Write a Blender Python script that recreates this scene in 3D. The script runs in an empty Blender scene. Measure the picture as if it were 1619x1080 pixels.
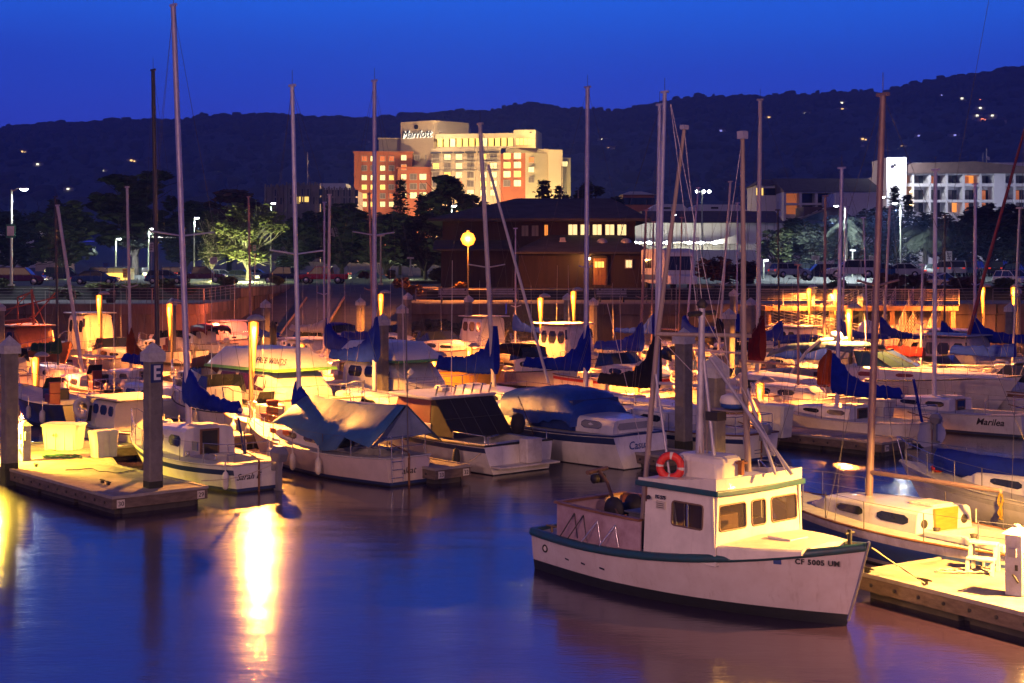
import bpy, math, random
from mathutils import Vector, Matrix
random.seed(7)
R = math.radians
SC = bpy.context.scene
COL = SC.collection
# ---------------------------------------------------------------- camera
H = 6.0            # eye height above the water
F = 2248.0         # focal length in photo pixels (50 mm on a 36 mm film)
HX, HY = 809.5, 422.0
cam_d = bpy.data.cameras.new('camera'); cam = bpy.data.objects.new('camera', cam_d); COL.objects.link(cam)
cam.location = (0, 0, H); cam.rotation_euler = (R(90), 0, 0)
cam_d.sensor_width = 36; cam_d.lens = 36*F/1619.0
cam_d.shift_y = -(540-HY)/1619.0
cam_d.clip_start = 0.5; cam_d.clip_end = 9000
SC.camera = cam
# ---------------------------------------------------------------- exposure, sky, dusk light
SC.view_settings.view_transform = 'Standard'; SC.view_settings.look = 'None'
SC.view_settings.exposure = 0.42; SC.view_settings.gamma = 1.0
try:
    SC.cycles.use_denoising = True; SC.cycles.denoiser = 'OPENIMAGEDENOISE'
    SC.cycles.max_bounces = 6; SC.cycles.diffuse_bounces = 2; SC.cycles.glossy_bounces = 3
    SC.cycles.transmission_bounces = 4; SC.cycles.transparent_max_bounces = 6
    SC.cycles.sample_clamp_indirect = 4.0; SC.cycles.sample_clamp_direct = 0.0
    SC.cycles.caustics_reflective = False; SC.cycles.caustics_refractive = False
    SC.cycles.use_light_tree = True
except Exception: pass
W = bpy.data.worlds.new("World"); SC.world = W; W.use_nodes = True
nt = W.node_tree; nt.nodes.clear()
wo = nt.nodes.new('ShaderNodeOutputWorld'); bg = nt.nodes.new('ShaderNodeBackground')
tc = nt.nodes.new('ShaderNodeTexCoord'); sx = nt.nodes.new('ShaderNodeSeparateXYZ')
nt.links.new(tc.outputs['Generated'], sx.inputs[0])
nz = nt.nodes.new('ShaderNodeTexNoise'); nz.inputs['Scale'].default_value = 2.2; nz.inputs['Detail'].default_value = 5
mp = nt.nodes.new('ShaderNodeMapping'); mp.inputs['Scale'].default_value = (1, 1, 5)
nt.links.new(tc.outputs['Generated'], mp.inputs[0]); nt.links.new(mp.outputs[0], nz.inputs['Vector'])
ma = nt.nodes.new('ShaderNodeMath'); ma.operation = 'MULTIPLY_ADD'; ma.inputs[1].default_value = 0.05; ma.inputs[2].default_value = -0.025
nt.links.new(nz.outputs['Fac'], ma.inputs[0])
ad = nt.nodes.new('ShaderNodeMath'); ad.operation = 'ADD'
nt.links.new(sx.outputs['Z'], ad.inputs[0]); nt.links.new(ma.outputs[0], ad.inputs[1])
cr = nt.nodes.new('ShaderNodeValToRGB'); el = cr.color_ramp.elements
el[0].position = 0.0; el[0].color = (.034, .042, .40, 1)
el[1].position = 1.0; el[1].color = (.006, .014, .08, 1)
for p, c in ((.09, (.027, .047, .48, 1)), (.135, (.018, .065, .56, 1)), (.19, (.012, .115, .72, 1)), (.31, (.045, .085, .66, 1)), (.42, (.012, .030, .20, 1))):
    e = el.new(p); e.color = c
nt.links.new(ad.outputs[0], cr.inputs[0])
# the dusk sky is brightest over the hills ahead and darker behind the camera
az = nt.nodes.new('ShaderNodeMapRange'); az.inputs['From Min'].default_value = -.35; az.inputs['From Max'].default_value = .75
az.inputs['To Min'].default_value = .34; az.inputs['To Max'].default_value = 1.0; nt.links.new(sx.outputs['Y'], az.inputs[0])
vm = nt.nodes.new('ShaderNodeVectorMath'); vm.operation = 'SCALE'; nt.links.new(cr.outputs[0], vm.inputs[0]); nt.links.new(az.outputs[0], vm.inputs[3])
nt.links.new(vm.outputs[0], bg.inputs[0]); bg.inputs[1].default_value = 1.2
nt.links.new(bg.outputs[0], wo.inputs[0])
# last warm glow of dusk, from behind the camera
sd = bpy.data.lights.new('dusk_glow', 'SUN'); sun = bpy.data.objects.new('dusk_glow', sd); COL.objects.link(sun)
sd.energy = 0.22; sd.angle = R(25); sd.color = (1.0, .50, .34)
sun.rotation_euler = (R(62), 0, R(-22))
# ---------------------------------------------------------------- helpers
def G(x, y, z=0.0):                      # photo pixel -> point on the level z
    d = (H-z)*F/(y-HY); return Vector(((x-HX)*d/F, d, z))
def PD(x, y, d):                         # photo pixel at depth d
    return Vector(((x-HX)*d/F, d, H-(y-HY)*d/F))
class MB:
    def __init__(s): s.v=[]; s.f=[]; s.m=[]; s.sm=[]; s.M=None
    def add(s, vs, fs, mi=0, smooth=False):
        o=len(s.v)
        if s.M is not None: vs=[s.M @ Vector(v) for v in vs]
        s.v.extend([tuple(v) for v in vs])
        for f in fs: s.f.append(tuple(i+o for i in f)); s.m.append(mi); s.sm.append(smooth)
        return s
    def box(s, x0,x1,y0,y1,z0,z1, mi=0):
        return s.add([(x0,y0,z0),(x1,y0,z0),(x1,y1,z0),(x0,y1,z0),(x0,y0,z1),(x1,y0,z1),(x1,y1,z1),(x0,y1,z1)],
            [(0,3,2,1),(4,5,6,7),(0,1,5,4),(1,2,6,5),(2,3,7,6),(3,0,4,7)], mi)
    def hexa(s, p, mi=0):                # 8 points: bottom 4 ccw, top 4 ccw
        return s.add(p, [(0,3,2,1),(4,5,6,7),(0,1,5,4),(1,2,6,5),(2,3,7,6),(3,0,4,7)], mi)
    def prism(s, poly, a, b, mi=0, axis='y'):
        n=len(poly)
        if axis=='y': vs=[(x,a,z) for x,z in poly]+[(x,b,z) for x,z in poly]
        elif axis=='x': vs=[(a,x,z) for x,z in poly]+[(b,x,z) for x,z in poly]
        else: vs=[(x,z,a) for x,z in poly]+[(x,z,b) for x,z in poly]
        return s.add(vs, [tuple(range(n)), tuple(range(2*n-1,n-1,-1))]+[(i,i+n,(i+1)%n+n,(i+1)%n) for i in range(n)], mi)
    def tube(s, pts, r, n=6, r2=None, mi=0, caps=True, smooth=True):
        pts=[Vector(p) for p in pts]; k=len(pts); vs=[]
        up=None
        for i,p in enumerate(pts):
            d=(pts[min(i+1,k-1)]-pts[max(i-1,0)]).normalized()
            if up is None: up=Vector((0,0,1)) if abs(d.z)<.9 else Vector((1,0,0))
            a=d.cross(up).normalized(); up=a.cross(d).normalized()
            rr=r if r2 is None else r+(r2-r)*i/(k-1)
            if isinstance(r,(list,tuple)): rr=r[i]
            for j in range(n):
                t=2*math.pi*(j+.5)/n; vs.append(p+a*math.cos(t)*rr+up*math.sin(t)*rr)
        fs=[(i*n+j,i*n+(j+1)%n,(i+1)*n+(j+1)%n,(i+1)*n+j) for i in range(k-1) for j in range(n)]
        s.add(vs,fs,mi,smooth)
        if caps: s.add(vs[:n],[tuple(range(n-1,-1,-1))],mi); s.add(vs[-n:],[tuple(range(n))],mi)
        return s
    def lathe(s, prof, c=(0,0,0), n=16, mi=0, smooth=True, sy=1.0):
        vs=[]; k=len(prof)
        for r,z in prof:
            for j in range(n):
                t=2*math.pi*j/n; vs.append((c[0]+r*math.cos(t), c[1]+r*sy*math.sin(t), c[2]+z))
        s.add(vs,[(i*n+j,i*n+(j+1)%n,(i+1)*n+(j+1)%n,(i+1)*n+j) for i in range(k-1) for j in range(n)],mi,smooth)
        if prof[0][0]>1e-4: s.add(vs[:n],[tuple(range(n-1,-1,-1))],mi)
        if prof[-1][0]>1e-4: s.add(vs[-n:],[tuple(range(n))],mi)
        return s
    def loft(s, secs, mi=0, smooth=True, closed=True, caps=True):
        n=len(secs[0]); vs=[p for q in secs for p in q]; k=len(secs)
        m=n if closed else n-1
        s.add(vs,[(i*n+j,i*n+(j+1)%n,(i+1)*n+(j+1)%n,(i+1)*n+j) for i in range(k-1) for j in range(m)],mi,smooth)
        if caps:
            s.add(secs[0],[tuple(range(n-1,-1,-1))],mi); s.add(secs[-1],[tuple(range(n))],mi)
        return s
    def build(s, name, mats, parent=None, loc=None, rz=0.0, bevel=0, sub=0, wn=False):
        me=bpy.data.meshes.new(name); me.from_pydata(s.v,[],s.f)
        if not isinstance(mats,(list,tuple)): mats=[mats]
        for m in mats: me.materials.append(m)
        me.polygons.foreach_set('material_index', s.m); me.polygons.foreach_set('use_smooth', s.sm)
        me.update(); o=bpy.data.objects.new(name,me); COL.objects.link(o)
        if parent is not None: o.parent=parent
        if loc is not None: o.location=loc
        if rz: o.rotation_euler.z=rz
        if bevel:
            b=o.modifiers.new('b','BEVEL'); b.width=bevel; b.segments=2; b.limit_method='ANGLE'; b.angle_limit=R(40)
        return o
def tag(o, label=None, cat=None, group=None, kind=None):
    if label: o['label']=label
    if cat: o['category']=cat
    if group: o['group']=group
    if kind: o['kind']=kind
    return o
def empty(name, loc, rz=0.0, label=None, cat=None, group=None):
    o=bpy.data.objects.new(name,None); o.empty_display_size=.3; COL.objects.link(o)
    o.location=loc; o.rotation_euler.z=rz; return tag(o,label,cat,group)
def copy_tree(o, parent=None):
    c=o.copy(); COL.objects.link(c); c.parent=parent
    for ch in o.children: copy_tree(ch,c)
    return c
# ---------------------------------------------------------------- materials
MATS={}
def mat(name, col, rough=.5, metal=0.0, var=.25, scale=3.0, bump=0.0, bscale=30.0, coat=0.0, dirt=None, spec=None, stretch=None, streak=None):
    if name in MATS: return MATS[name]
    m=bpy.data.materials.new(name); m.use_nodes=True; t=m.node_tree; b=t.nodes['Principled BSDF']
    b.inputs['Roughness'].default_value=rough; b.inputs['Metallic'].default_value=metal
    if coat: b.inputs['Coat Weight'].default_value=coat
    if spec is not None: b.inputs['Specular IOR Level'].default_value=spec
    c=(col[0],col[1],col[2],1)
    tcn=t.nodes.new('ShaderNodeTexCoord'); vec=tcn.outputs['Object']
    if stretch:
        mpn=t.nodes.new('ShaderNodeMapping'); mpn.inputs['Scale'].default_value=stretch; t.links.new(vec,mpn.inputs[0]); vec=mpn.outputs[0]
    if var>0:
        n=t.nodes.new('ShaderNodeTexNoise'); n.inputs['Scale'].default_value=scale; n.inputs['Detail'].default_value=6; n.inputs['Roughness'].default_value=.65
        t.links.new(vec,n.inputs['Vector'])
        r=t.nodes.new('ShaderNodeValToRGB'); r.color_ramp.elements[0].position=.32; r.color_ramp.elements[1].position=.68
        d=dirt if dirt else tuple(x*(1-var) for x in col)
        r.color_ramp.elements[0].color=(d[0],d[1],d[2],1); r.color_ramp.elements[1].color=c
        t.links.new(n.outputs['Fac'],r.inputs[0]); t.links.new(r.outputs[0],b.inputs['Base Color'])
        rr=t.nodes.new('ShaderNodeMapRange'); rr.inputs['To Min'].default_value=min(1,rough+.12); rr.inputs['To Max'].default_value=max(0,rough-.08)
        t.links.new(n.outputs['Fac'],rr.inputs[0]); t.links.new(rr.outputs[0],b.inputs['Roughness'])
    else: b.inputs['Base Color'].default_value=c
    if streak and var>0:
        ms=t.nodes.new('ShaderNodeMapping'); ms.inputs['Scale'].default_value=(7,7,.55); t.links.new(tcn.outputs['Object'],ms.inputs[0])
        ns=t.nodes.new('ShaderNodeTexNoise'); ns.inputs['Scale'].default_value=1.0; ns.inputs['Detail'].default_value=7; ns.inputs['Roughness'].default_value=.7; t.links.new(ms.outputs[0],ns.inputs['Vector'])
        rs_=t.nodes.new('ShaderNodeMapRange'); rs_.inputs['From Min'].default_value=.56; rs_.inputs['From Max'].default_value=.78; rs_.inputs['To Max'].default_value=streak[3]; t.links.new(ns.outputs['Fac'],rs_.inputs[0])
        mi_=t.nodes.new('ShaderNodeMix'); mi_.data_type='RGBA'; t.links.new(rs_.outputs[0],mi_.inputs[0]); t.links.new(r.outputs[0],mi_.inputs[6]); mi_.inputs[7].default_value=(streak[0],streak[1],streak[2],1); t.links.new(mi_.outputs[2],b.inputs['Base Color'])
    if bump>0:
        n2=t.nodes.new('ShaderNodeTexNoise'); n2.inputs['Scale'].default_value=bscale; n2.inputs['Detail'].default_value=5
        bp=t.nodes.new('ShaderNodeBump'); bp.inputs['Strength'].default_value=bump; bp.inputs['Distance'].default_value=.02
        t.links.new(vec,n2.inputs['Vector']); t.links.new(n2.outputs['Fac'],bp.inputs['Height']); t.links.new(bp.outputs[0],b.inputs['Normal'])
    MATS[name]=m; return m
def emis(name, col, s):
    if name in MATS: return MATS[name]
    m=bpy.data.materials.new(name); m.use_nodes=True; b=m.node_tree.nodes['Principled BSDF']
    b.inputs['Base Color'].default_value=(*[min(.8,c) for c in col],1); b.inputs['Emission Color'].default_value=(*col,1); b.inputs['Emission Strength'].default_value=s
    MATS[name]=m; return m
def glass(name, col=(.02,.025,.03), rough=.06):
    return mat(name, col, rough, 0, .3, 1.5, spec=.6)
def point(name, loc, col, power, r=.15, parent=None):
    l=bpy.data.lights.new(name,'POINT'); l.energy=power; l.color=col; l.shadow_soft_size=r
    o=bpy.data.objects.new(name,l); COL.objects.link(o); o.location=loc
    if parent is not None: o.parent=parent
    return o
def hood(name, loc, col, power, r=.15, parent=None, ang=168):   # lamp under a hood: shines downwards only
    l=bpy.data.lights.new(name,'SPOT'); l.energy=power; l.color=col; l.shadow_soft_size=r; l.spot_size=R(ang); l.spot_blend=.25
    o=bpy.data.objects.new(name,l); COL.objects.link(o); o.location=loc
    if parent is not None: o.parent=parent
    return o
def text(body, size, m, parent, M, name='lettering', extrude=.004, shear=0.0, spacing=1.0, xs=1.0, bold=0.0):
    c=bpy.data.curves.new(name,'FONT'); c.body=body; c.size=size; c.extrude=extrude; c.shear=shear; c.space_character=spacing
    c.align_x='CENTER'; c.align_y='CENTER'; c.offset=bold; c.resolution_u=3; c.materials.append(m)
    t=bpy.data.objects.new('t',c); COL.objects.link(t); dg=bpy.context.evaluated_depsgraph_get(); me=bpy.data.meshes.new_from_object(t.evaluated_get(dg)); bpy.data.objects.remove(t)
    me.name=name; o=bpy.data.objects.new(name,me); COL.objects.link(o); o.parent=parent
    o.matrix_local=M @ Matrix.Diagonal((xs,1,1,1)); return o
def frame(origin, xdir, updir):          # matrix for lettering: x along xdir, y along updir, normal x cross up
    x=Vector(xdir).normalized(); u=Vector(updir); u=(u-x*u.dot(x)).normalized(); n=x.cross(u)
    return Matrix(((x.x,u.x,n.x,origin[0]),(x.y,u.y,n.y,origin[1]),(x.z,u.z,n.z,origin[2]),(0,0,0,1)))
WHITE=mat('white_gelcoat',(.70,.68,.66),.32,0,.2,2.2,coat=.3,streak=(.30,.24,.17,.55))
WHITE2=mat('old_white_paint',(.66,.63,.60),.5,0,.3,3.5,bump=.06,dirt=(.45,.40,.35),streak=(.22,.15,.10,.6))
CREAM=mat('cream_gelcoat',(.66,.60,.46),.4,0,.2,2.5)
DECKM=mat('deck_grey_white',(.52,.51,.50),.65,0,.25,5,bump=.1,bscale=80)
NAVY=mat('navy_paint',(.02,.035,.12),.3,0,.2,3,coat=.3)
BLUEH=mat('blue_hull_paint',(.02,.07,.30),.35,0,.25,3,coat=.2)
BLACKP=mat('black_bottom_paint',(.012,.014,.018),.6,0,.4,4,bump=.1)
TEAL=mat('dark_teal_paint',(.012,.075,.095),.4,0,.4,6,bump=.12,bscale=14,dirt=(.03,.05,.06))
MAROON=mat('maroon_paint',(.16,.02,.02),.4,0,.25,3)
REDP=mat('red_paint',(.45,.03,.02),.4,0,.2,3)
YELP=mat('yellow_hull_paint',(.55,.34,.05),.4,0,.25,3)
GREENP=mat('green_stripe',(.12,.35,.08),.4,0,.2,3)
TARPB=mat('blue_tarp',(.04,.14,.33),.6,0,.35,1.6,bump=.5,bscale=6)
COVB=mat('blue_sail_canvas',(.006,.020,.32),.95,0,.35,2.5,bump=.5,bscale=7,spec=.06)
COVD=mat('dark_sail_canvas',(.015,.015,.025),.95,0,.4,2.5,bump=.5,bscale=7,spec=.06)
COVM=mat('maroon_sail_canvas',(.07,.007,.012),.95,0,.35,2.5,bump=.5,bscale=7,spec=.06)
COVO=mat('orange_sail_canvas',(.24,.055,.012),.95,0,.35,2.5,bump=.5,bscale=7,spec=.06)
COVG=mat('green_sail_canvas',(.02,.06,.04),.95,0,.35,2.5,bump=.5,bscale=7,spec=.06)
COVW=mat('furled_white_sail',(.5,.45,.42),.95,0,.3,3,bump=.6,bscale=9,spec=.06)
COVERS=dict(blue=COVB,dark=COVD,maroon=COVM,orange=COVO,green=COVG,white=COVW)
BLACKC=mat('black_canvas',(.012,.010,.014),.8,0,.3,2,bump=.3,bscale=6)
ALU=mat('aluminium_spar',(.62,.60,.68),.42,.2,.25,3,bump=.03)
ALUD=mat('dark_spar',(.05,.045,.05),.45,.2,.3,3)
WOODS=mat('wooden_spar',(.42,.24,.11),.45,0,.3,5,stretch=(1,1,.15))
STEEL=mat('stainless_rail',(.6,.6,.6),.22,.9,.1,5)
WIRE=mat('rigging_wire',(.10,.09,.10),.5,.3,0)
ROPE=mat('mooring_rope',(.55,.48,.36),.9,0,.3,30)
TEAK=mat('teak_trim',(.22,.10,.045),.55,0,.35,6,stretch=(.3,3,3))
RUBBER=mat('black_rubber',(.02,.02,.022),.7,0,.2,6)
WINB=glass('dark_window'); WINL=mat('pale_window',(.28,.27,.25),.12,0,.3,1.2)
CONC=mat('pile_concrete',(.21,.195,.18),.85,0,.35,2.2,bump=.35,bscale=22,dirt=(.11,.10,.09))
CONCW=mat('seawall_concrete',(.19,.13,.115),.9,0,.6,.55,bump=.4,bscale=5,dirt=(.04,.03,.028),stretch=(1,1,.25))
PCAP=mat('pile_cap_plastic',(.50,.50,.50),.55,0,.35,6,dirt=(.32,.30,.29))
DOCKT=mat('dock_concrete_top',(.36,.31,.27),.85,0,.3,1.5,bump=.3,bscale=24,dirt=(.17,.14,.12))
DOCKW=mat('dock_timber_fascia',(.15,.11,.09),.8,0,.5,3.5,bump=.4,bscale=12,stretch=(1,1,3))
DARKM=mat('dark_iron',(.035,.03,.03),.6,.3,.2,4)
PINKW=mat('weathered_pink_plywood',(.42,.30,.34),.75,0,.4,3,bump=.2,bscale=18,dirt=(.26,.16,.19))
OUTB=mat('outboard_grey',(.20,.20,.22),.35,0,.2,4,coat=.3)
INK=mat('black_lettering',(.015,.015,.02),.5,0,0); INKB=mat('navy_lettering',(.02,.05,.2),.5,0,0)
BIN=mat('fibreglass_bin',(.70,.68,.56),.5,0,.2,3)
LAMPC=(1.0,.52,.13)

def added_fill_lamps():
    # unseen tall lamps added behind the camera for warm light on the foreground boats
    for i,(x,y,z,w) in enumerate(((-13,-3,9.5,9500),(9,-6,9.5,7500))):
        e=empty('added_fill_lamp',(x,y,3.9),0,('tall wharf street lamp behind the camera, to its left','tall wharf street lamp behind the camera, to its right')[i],'street lamp')
        M_=mat('fill_lamp_pole',(.3,.3,.3),.5,.4,.1,2); m=MB(); m.tube([(0,0,0),(0,0,z-3.9-.3),(0,.5,z-3.9),(0,1.2,z-3.9+.1)],.09,8,.05); m.build('pole',M_,e)
        m=MB(); m.lathe([(.05,.18),(.28,.1),(.32,0)],(0,1.3,z-3.9),12); m.build('hood',M_,e)
        point('added_fill_light',(0,1.3,z-3.9-.35),(1,.50,.44),w,.35,e)
added_fill_lamps()
# ================================================================ SETTING
U=Vector((.659,-.752,0)); V=Vector((.752,.659,0))     # marina grid: boats lie along U, walkways run along V
RZI=math.atan2(.752,-.659); RZO=math.atan2(-.752,.659) # bow away from / towards the camera
# water
def water():
    m=bpy.data.materials.new('harbour_water'); m.use_nodes=True; t=m.node_tree; b=t.nodes['Principled BSDF']
    b.inputs['Base Color'].default_value=(.022,.012,.040,1); b.inputs['Roughness'].default_value=.165
    b.inputs['IOR'].default_value=1.9; b.inputs['Specular IOR Level'].default_value=.75
    tcn=t.nodes.new('ShaderNodeTexCoord'); mpn=t.nodes.new('ShaderNodeMapping'); mpn.inputs['Scale'].default_value=(.9,2.2,1)
    t.links.new(tcn.outputs['Object'],mpn.inputs[0])
    n=t.nodes.new('ShaderNodeTexNoise'); n.inputs['Scale'].default_value=4.5; n.inputs['Detail'].default_value=4
    n2=t.nodes.new('ShaderNodeTexNoise'); n2.inputs['Scale'].default_value=.35; n2.inputs['Detail'].default_value=2
    t.links.new(mpn.outputs[0],n.inputs['Vector']); t.links.new(mpn.outputs[0],n2.inputs['Vector'])
    mx=t.nodes.new('ShaderNodeMath'); mx.operation='MULTIPLY_ADD'; mx.inputs[1].default_value=6.0
    t.links.new(n2.outputs['Fac'],mx.inputs[0]); t.links.new(n.outputs['Fac'],mx.inputs[2])
    bp=t.nodes.new('ShaderNodeBump'); bp.inputs['Strength'].default_value=.13; bp.inputs['Distance'].default_value=.035
    t.links.new(mx.outputs[0],bp.inputs['Height']); t.links.new(bp.outputs[0],b.inputs['Normal'])
    MB().add([(-400,-30,0),(400,-30,0),(400,140,0),(-400,140,0)],[(0,1,2,3)]).build('water',m)['kind']='structure'
water()
SW=100.0; ZW=3.4; ZL=4.2                 # seawall front, promenade level, car park level
ASPH=mat('asphalt',(.05,.05,.052),.85,0,.3,.4,bump=.2,bscale=20)
PAVE=mat('promenade_concrete',(.17,.15,.14),.85,0,.3,.7,bump=.15,bscale=12)
SOIL=mat('planted_soil',(.045,.04,.03),.95,0,.4,1.2,bump=.5,bscale=6)
RAMPM=mat('ramp_concrete',(.10,.09,.085),.9,0,.4,.8,bump=.3,bscale=8)
XA,XB=-21.6,-7.3                          # launching-ramp inlet
YR=140.0
# ground: one sheet behind the seawall with the ramp cut in, rising towards the town
gm=MB()
ys=[101.2,112,112.02,144,150,190,260,500,900]; zs=[ZW,ZW,ZL,ZL,ZL,4.9,5.2,9,22]
def gsheet(x0,x1,yy,zz,mi=0,dz=0):
    vs=[];
    for y,z in zip(yy,zz): vs+= [(x0,y,z+dz),(x1,y,z+dz)]
    gm.add(vs,[(2*i,2*i+1,2*i+3,2*i+2) for i in range(len(yy)-1)],mi)
gsheet(-700,XA-.6,ys,zs); gsheet(XB+.6,700,ys,zs)
gsheet(XA-.6,XB+.6,[YR]+ys[3:],[ZL]+zs[3:])
tag(gm.build('ground',ASPH),kind='structure')
pm=MB()
pm.box(-120,XA-.7,101.1,111.5,ZW+.004,ZW+.02); pm.box(XB+.7,160,101.1,110.5,ZW+.004,ZW+.02)
pm.box(XB+.7,XB+6,110.6,121,ZL-.05,ZL+.03)
tag(pm.build('promenade_pavement',PAVE),kind='structure')
bm_=MB()
bm_.box(-120,XA-2,112.5,121,ZL+.01,ZL+.25); bm_.box(16,70,112.5,128,ZL+.01,ZL+.3); bm_.box(-12,-4,150,165,ZL+.1,ZL+.3)
tag(bm_.build('planting_bed',SOIL),kind='structure')
rm=MB(); rm.add([(XA,SW-22,-1.2),(XB,SW-22,-1.2),(XB,YR,ZL),(XA,YR,ZL)],[(0,1,2,3)])
tag(rm.build('launching_ramp',RAMPM),kind='structure')
# road markings on the car park
mk=MB(); PAINT=mat('road_paint',(.6,.6,.58),.7,0,.3,2)
for i in range(14):
    x=-62+i*2.8; mk.box(x,x+.1,138,143,ZL+.004,ZL+.008)
for i in range(26):
    x=38+i*2.8; mk.box(x,x+.12,188,193.5,4.93,4.96)
tag(mk.build('parking_markings',PAINT),kind='structure')
# seawall: concrete with coping beam, panel joints and a few stains
def seawall(p0,p1,zt,label,thick=1.2,rail=True):
    p0=Vector(p0);p1=Vector(p1);d=p1-p0;L=d.length;rz=math.atan2(d.y,d.x)
    e=empty('seawall',(p0.x,p0.y,0),rz,label,'seawall')
    m=MB(); m.box(0,L,0,thick,-1.5,zt-.75); m.build('wall',CONCW,e)
    m=MB()
    n=max(1,int(L/6));
    for i in range(n): m.box(i*L/n+.015,(i+1)*L/n-.015,-.22,thick,zt-.75,zt)
    m.build('coping',CONCW,e,bevel=.03)
    m=MB()
    for i in range(1,n): m.box(i*L/n-.12,i*L/n+.12,-.10,.0,-1.2,zt-.76)
    if n>1: m.build('pilaster',CONCW,e)
    return e
def railing(p0,p1,z0,z1,label,name='railing',h=1.07,nr=4,gap=1.8,m_=None,cat='railing'):
    p0=Vector(p0);p1=Vector(p1);d=p1-p0;L=d.length;rz=math.atan2(d.y,d.x); m_=m_ or GALV
    e=empty(name,(p0.x,p0.y,z0),rz,label,cat)
    n=max(1,round(L/gap)); sl=(z1-z0)/L
    n=min(n,90); p0_=MB().tube([(0,0,0),(0,0,h)],.03,6).build('post',m_,e)
    for i in range(1,n+1):
        x=i*L/n; c=p0_.copy(); COL.objects.link(c); c.parent=e; c.location=(x,0,x*sl)
    m=MB()
    for k in range(nr): zz=h*(1-k*.8/max(1,nr)); m.tube([(0,0,zz),(L,0,L*sl+zz)],.026 if k==0 else .014,6)
    m.build('rail',m_,e)
    return e
GALV=mat('galvanised_steel',(.22,.20,.21),.5,.5,.3,4)
GALVL=mat('pale_railing',(.42,.38,.38),.5,.3,.2,4)
seawall((-110,SW),(XA,SW),ZW,'long stained concrete seawall left of the launching ramp')
seawall((XA,SW+.02),(XA,112),ZW+.05,'ramp side wall running back from the corner, lit red by dock lamps')
seawall((XA,112.02),(XA,YR),ZL+.12,'higher rear part of the left ramp side wall')
seawall((XB,YR),(XB,112.02),ZL+.12,'higher rear part of the right ramp side wall')
seawall((XB,SW),(34,SW),ZW,'grey concrete seawall in front of the dark wooden building')
seawall((34.1,SW),(150,SW),ZW,'concrete seawall behind the white gangways')
seawall((XB,112),(XB,SW+.02),ZW+.05,'ramp side wall near the orange bushes')
railing((-100,SW+.5),(XA-.2,SW+.5),ZW,ZW,'steel railing along the promenade left of the ramp')
railing((XA+.2-.4,SW+.8),(XA-.2,YR-6),ZW,ZW+.3,'steel railing along the ramp side wall')
railing((XB+.5,SW+.5),(33,SW+.5),ZW,ZW,'steel railing in front of the wooden building')
railing((34,SW+.5),(120,SW+.5),ZW,ZW,'long low steel railing on the seawall behind the gangways')
# rubble bank below the wall beside the ramp
rk=MB(); ROCK=mat('riprap_rock',(.06,.05,.042),.95,0,.5,3,bump=.5,bscale=5)
rs=random.Random(3)
for i in range(420):
    x=XB-.5+rs.random()*13; yy=SW-.3-rs.random()*5.5; z=(1-(SW-yy)/5.6)*2.2-.1+rs.random()*.25; r=.25+rs.random()*.35
    vs=[];
    for a in range(3):
        for b in range(6):
            th=b*1.047+rs.random()*.4; rr=r*(.6,1,.55)[a]*(.8+rs.random()*.4)
            vs.append((x+rr*math.cos(th),yy+rr*math.sin(th),z+(a-1)*r*.55))
    fs=[(a*6+b,a*6+(b+1)%6,(a+1)*6+(b+1)%6,(a+1)*6+b) for a in range(2) for b in range(6)]+[(5,4,3,2,1,0),tuple(range(12,18))]
    rk.add(vs,fs)
o=rk.build('rock_rubble',ROCK); tag(o,'dark rubble bank of loose rocks under the seawall','rocks',kind='stuff')
# hills: terrain with a wooded, uneven skyline
RIDGE=[(-500,215),(-200,205),(0,197),(100,190),(240,185),(400,178),(500,180),(560,186),(640,180),(700,176),(760,169),(830,161),(880,166),(930,170),(1000,168),(1060,152),(1100,148),(1200,151),(1300,142),(1390,143),(1450,127),(1500,120),(1560,110),(1619,103),(1900,80),(2300,70)]
def ridge(px):
    for (a,b),(c,d) in zip(RIDGE,RIDGE[1:]):
        if px<=c: return b+(d-b)*(px-a)/(c-a)
    return 70
from mathutils import noise
def hill_h(px,t):                          # t 0 foot .. 1 ridge
    d=900+1500*t; rz=H+(HY-ridge(px))*2400/F
    base=22+(rz-8-22)*(t**1.25)
    x=(px-HX)*d/F
    return base+noise.noise((x*.004,d*.004,1.3))*16*math.sin(math.pi*min(1,t))+noise.noise((x*.013,d*.013,4))*6*t
hm=MB(); NX=460; NT=70; vs=[]
for j in range(NT+6):
    t=j/(NT-1)
    for i in range(NX):
        px=-480+i*(2750/(NX-1)); tt=min(t,1); d=900+1500*t; x=(px-HX)*d/F
        z=hill_h(px,tt)-max(0,t-1)*900
        q=noise.noise((x*.045,d*.045,9))*4.5+noise.noise((x*.11,d*.11,2))*3.5
        vs.append((x,d,z+q*(.4+.6*tt)))
hm.add(vs,[(j*NX+i,j*NX+i+1,(j+1)*NX+i+1,(j+1)*NX+i) for j in range(NT+5) for i in range(NX-1)],0,False)
HILLM=mat('wooded_hillside',(.055,.06,.05),.95,0,.55,.012,dirt=(.02,.024,.022))
tag(hm.build('hills',HILLM),kind='structure')
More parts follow.
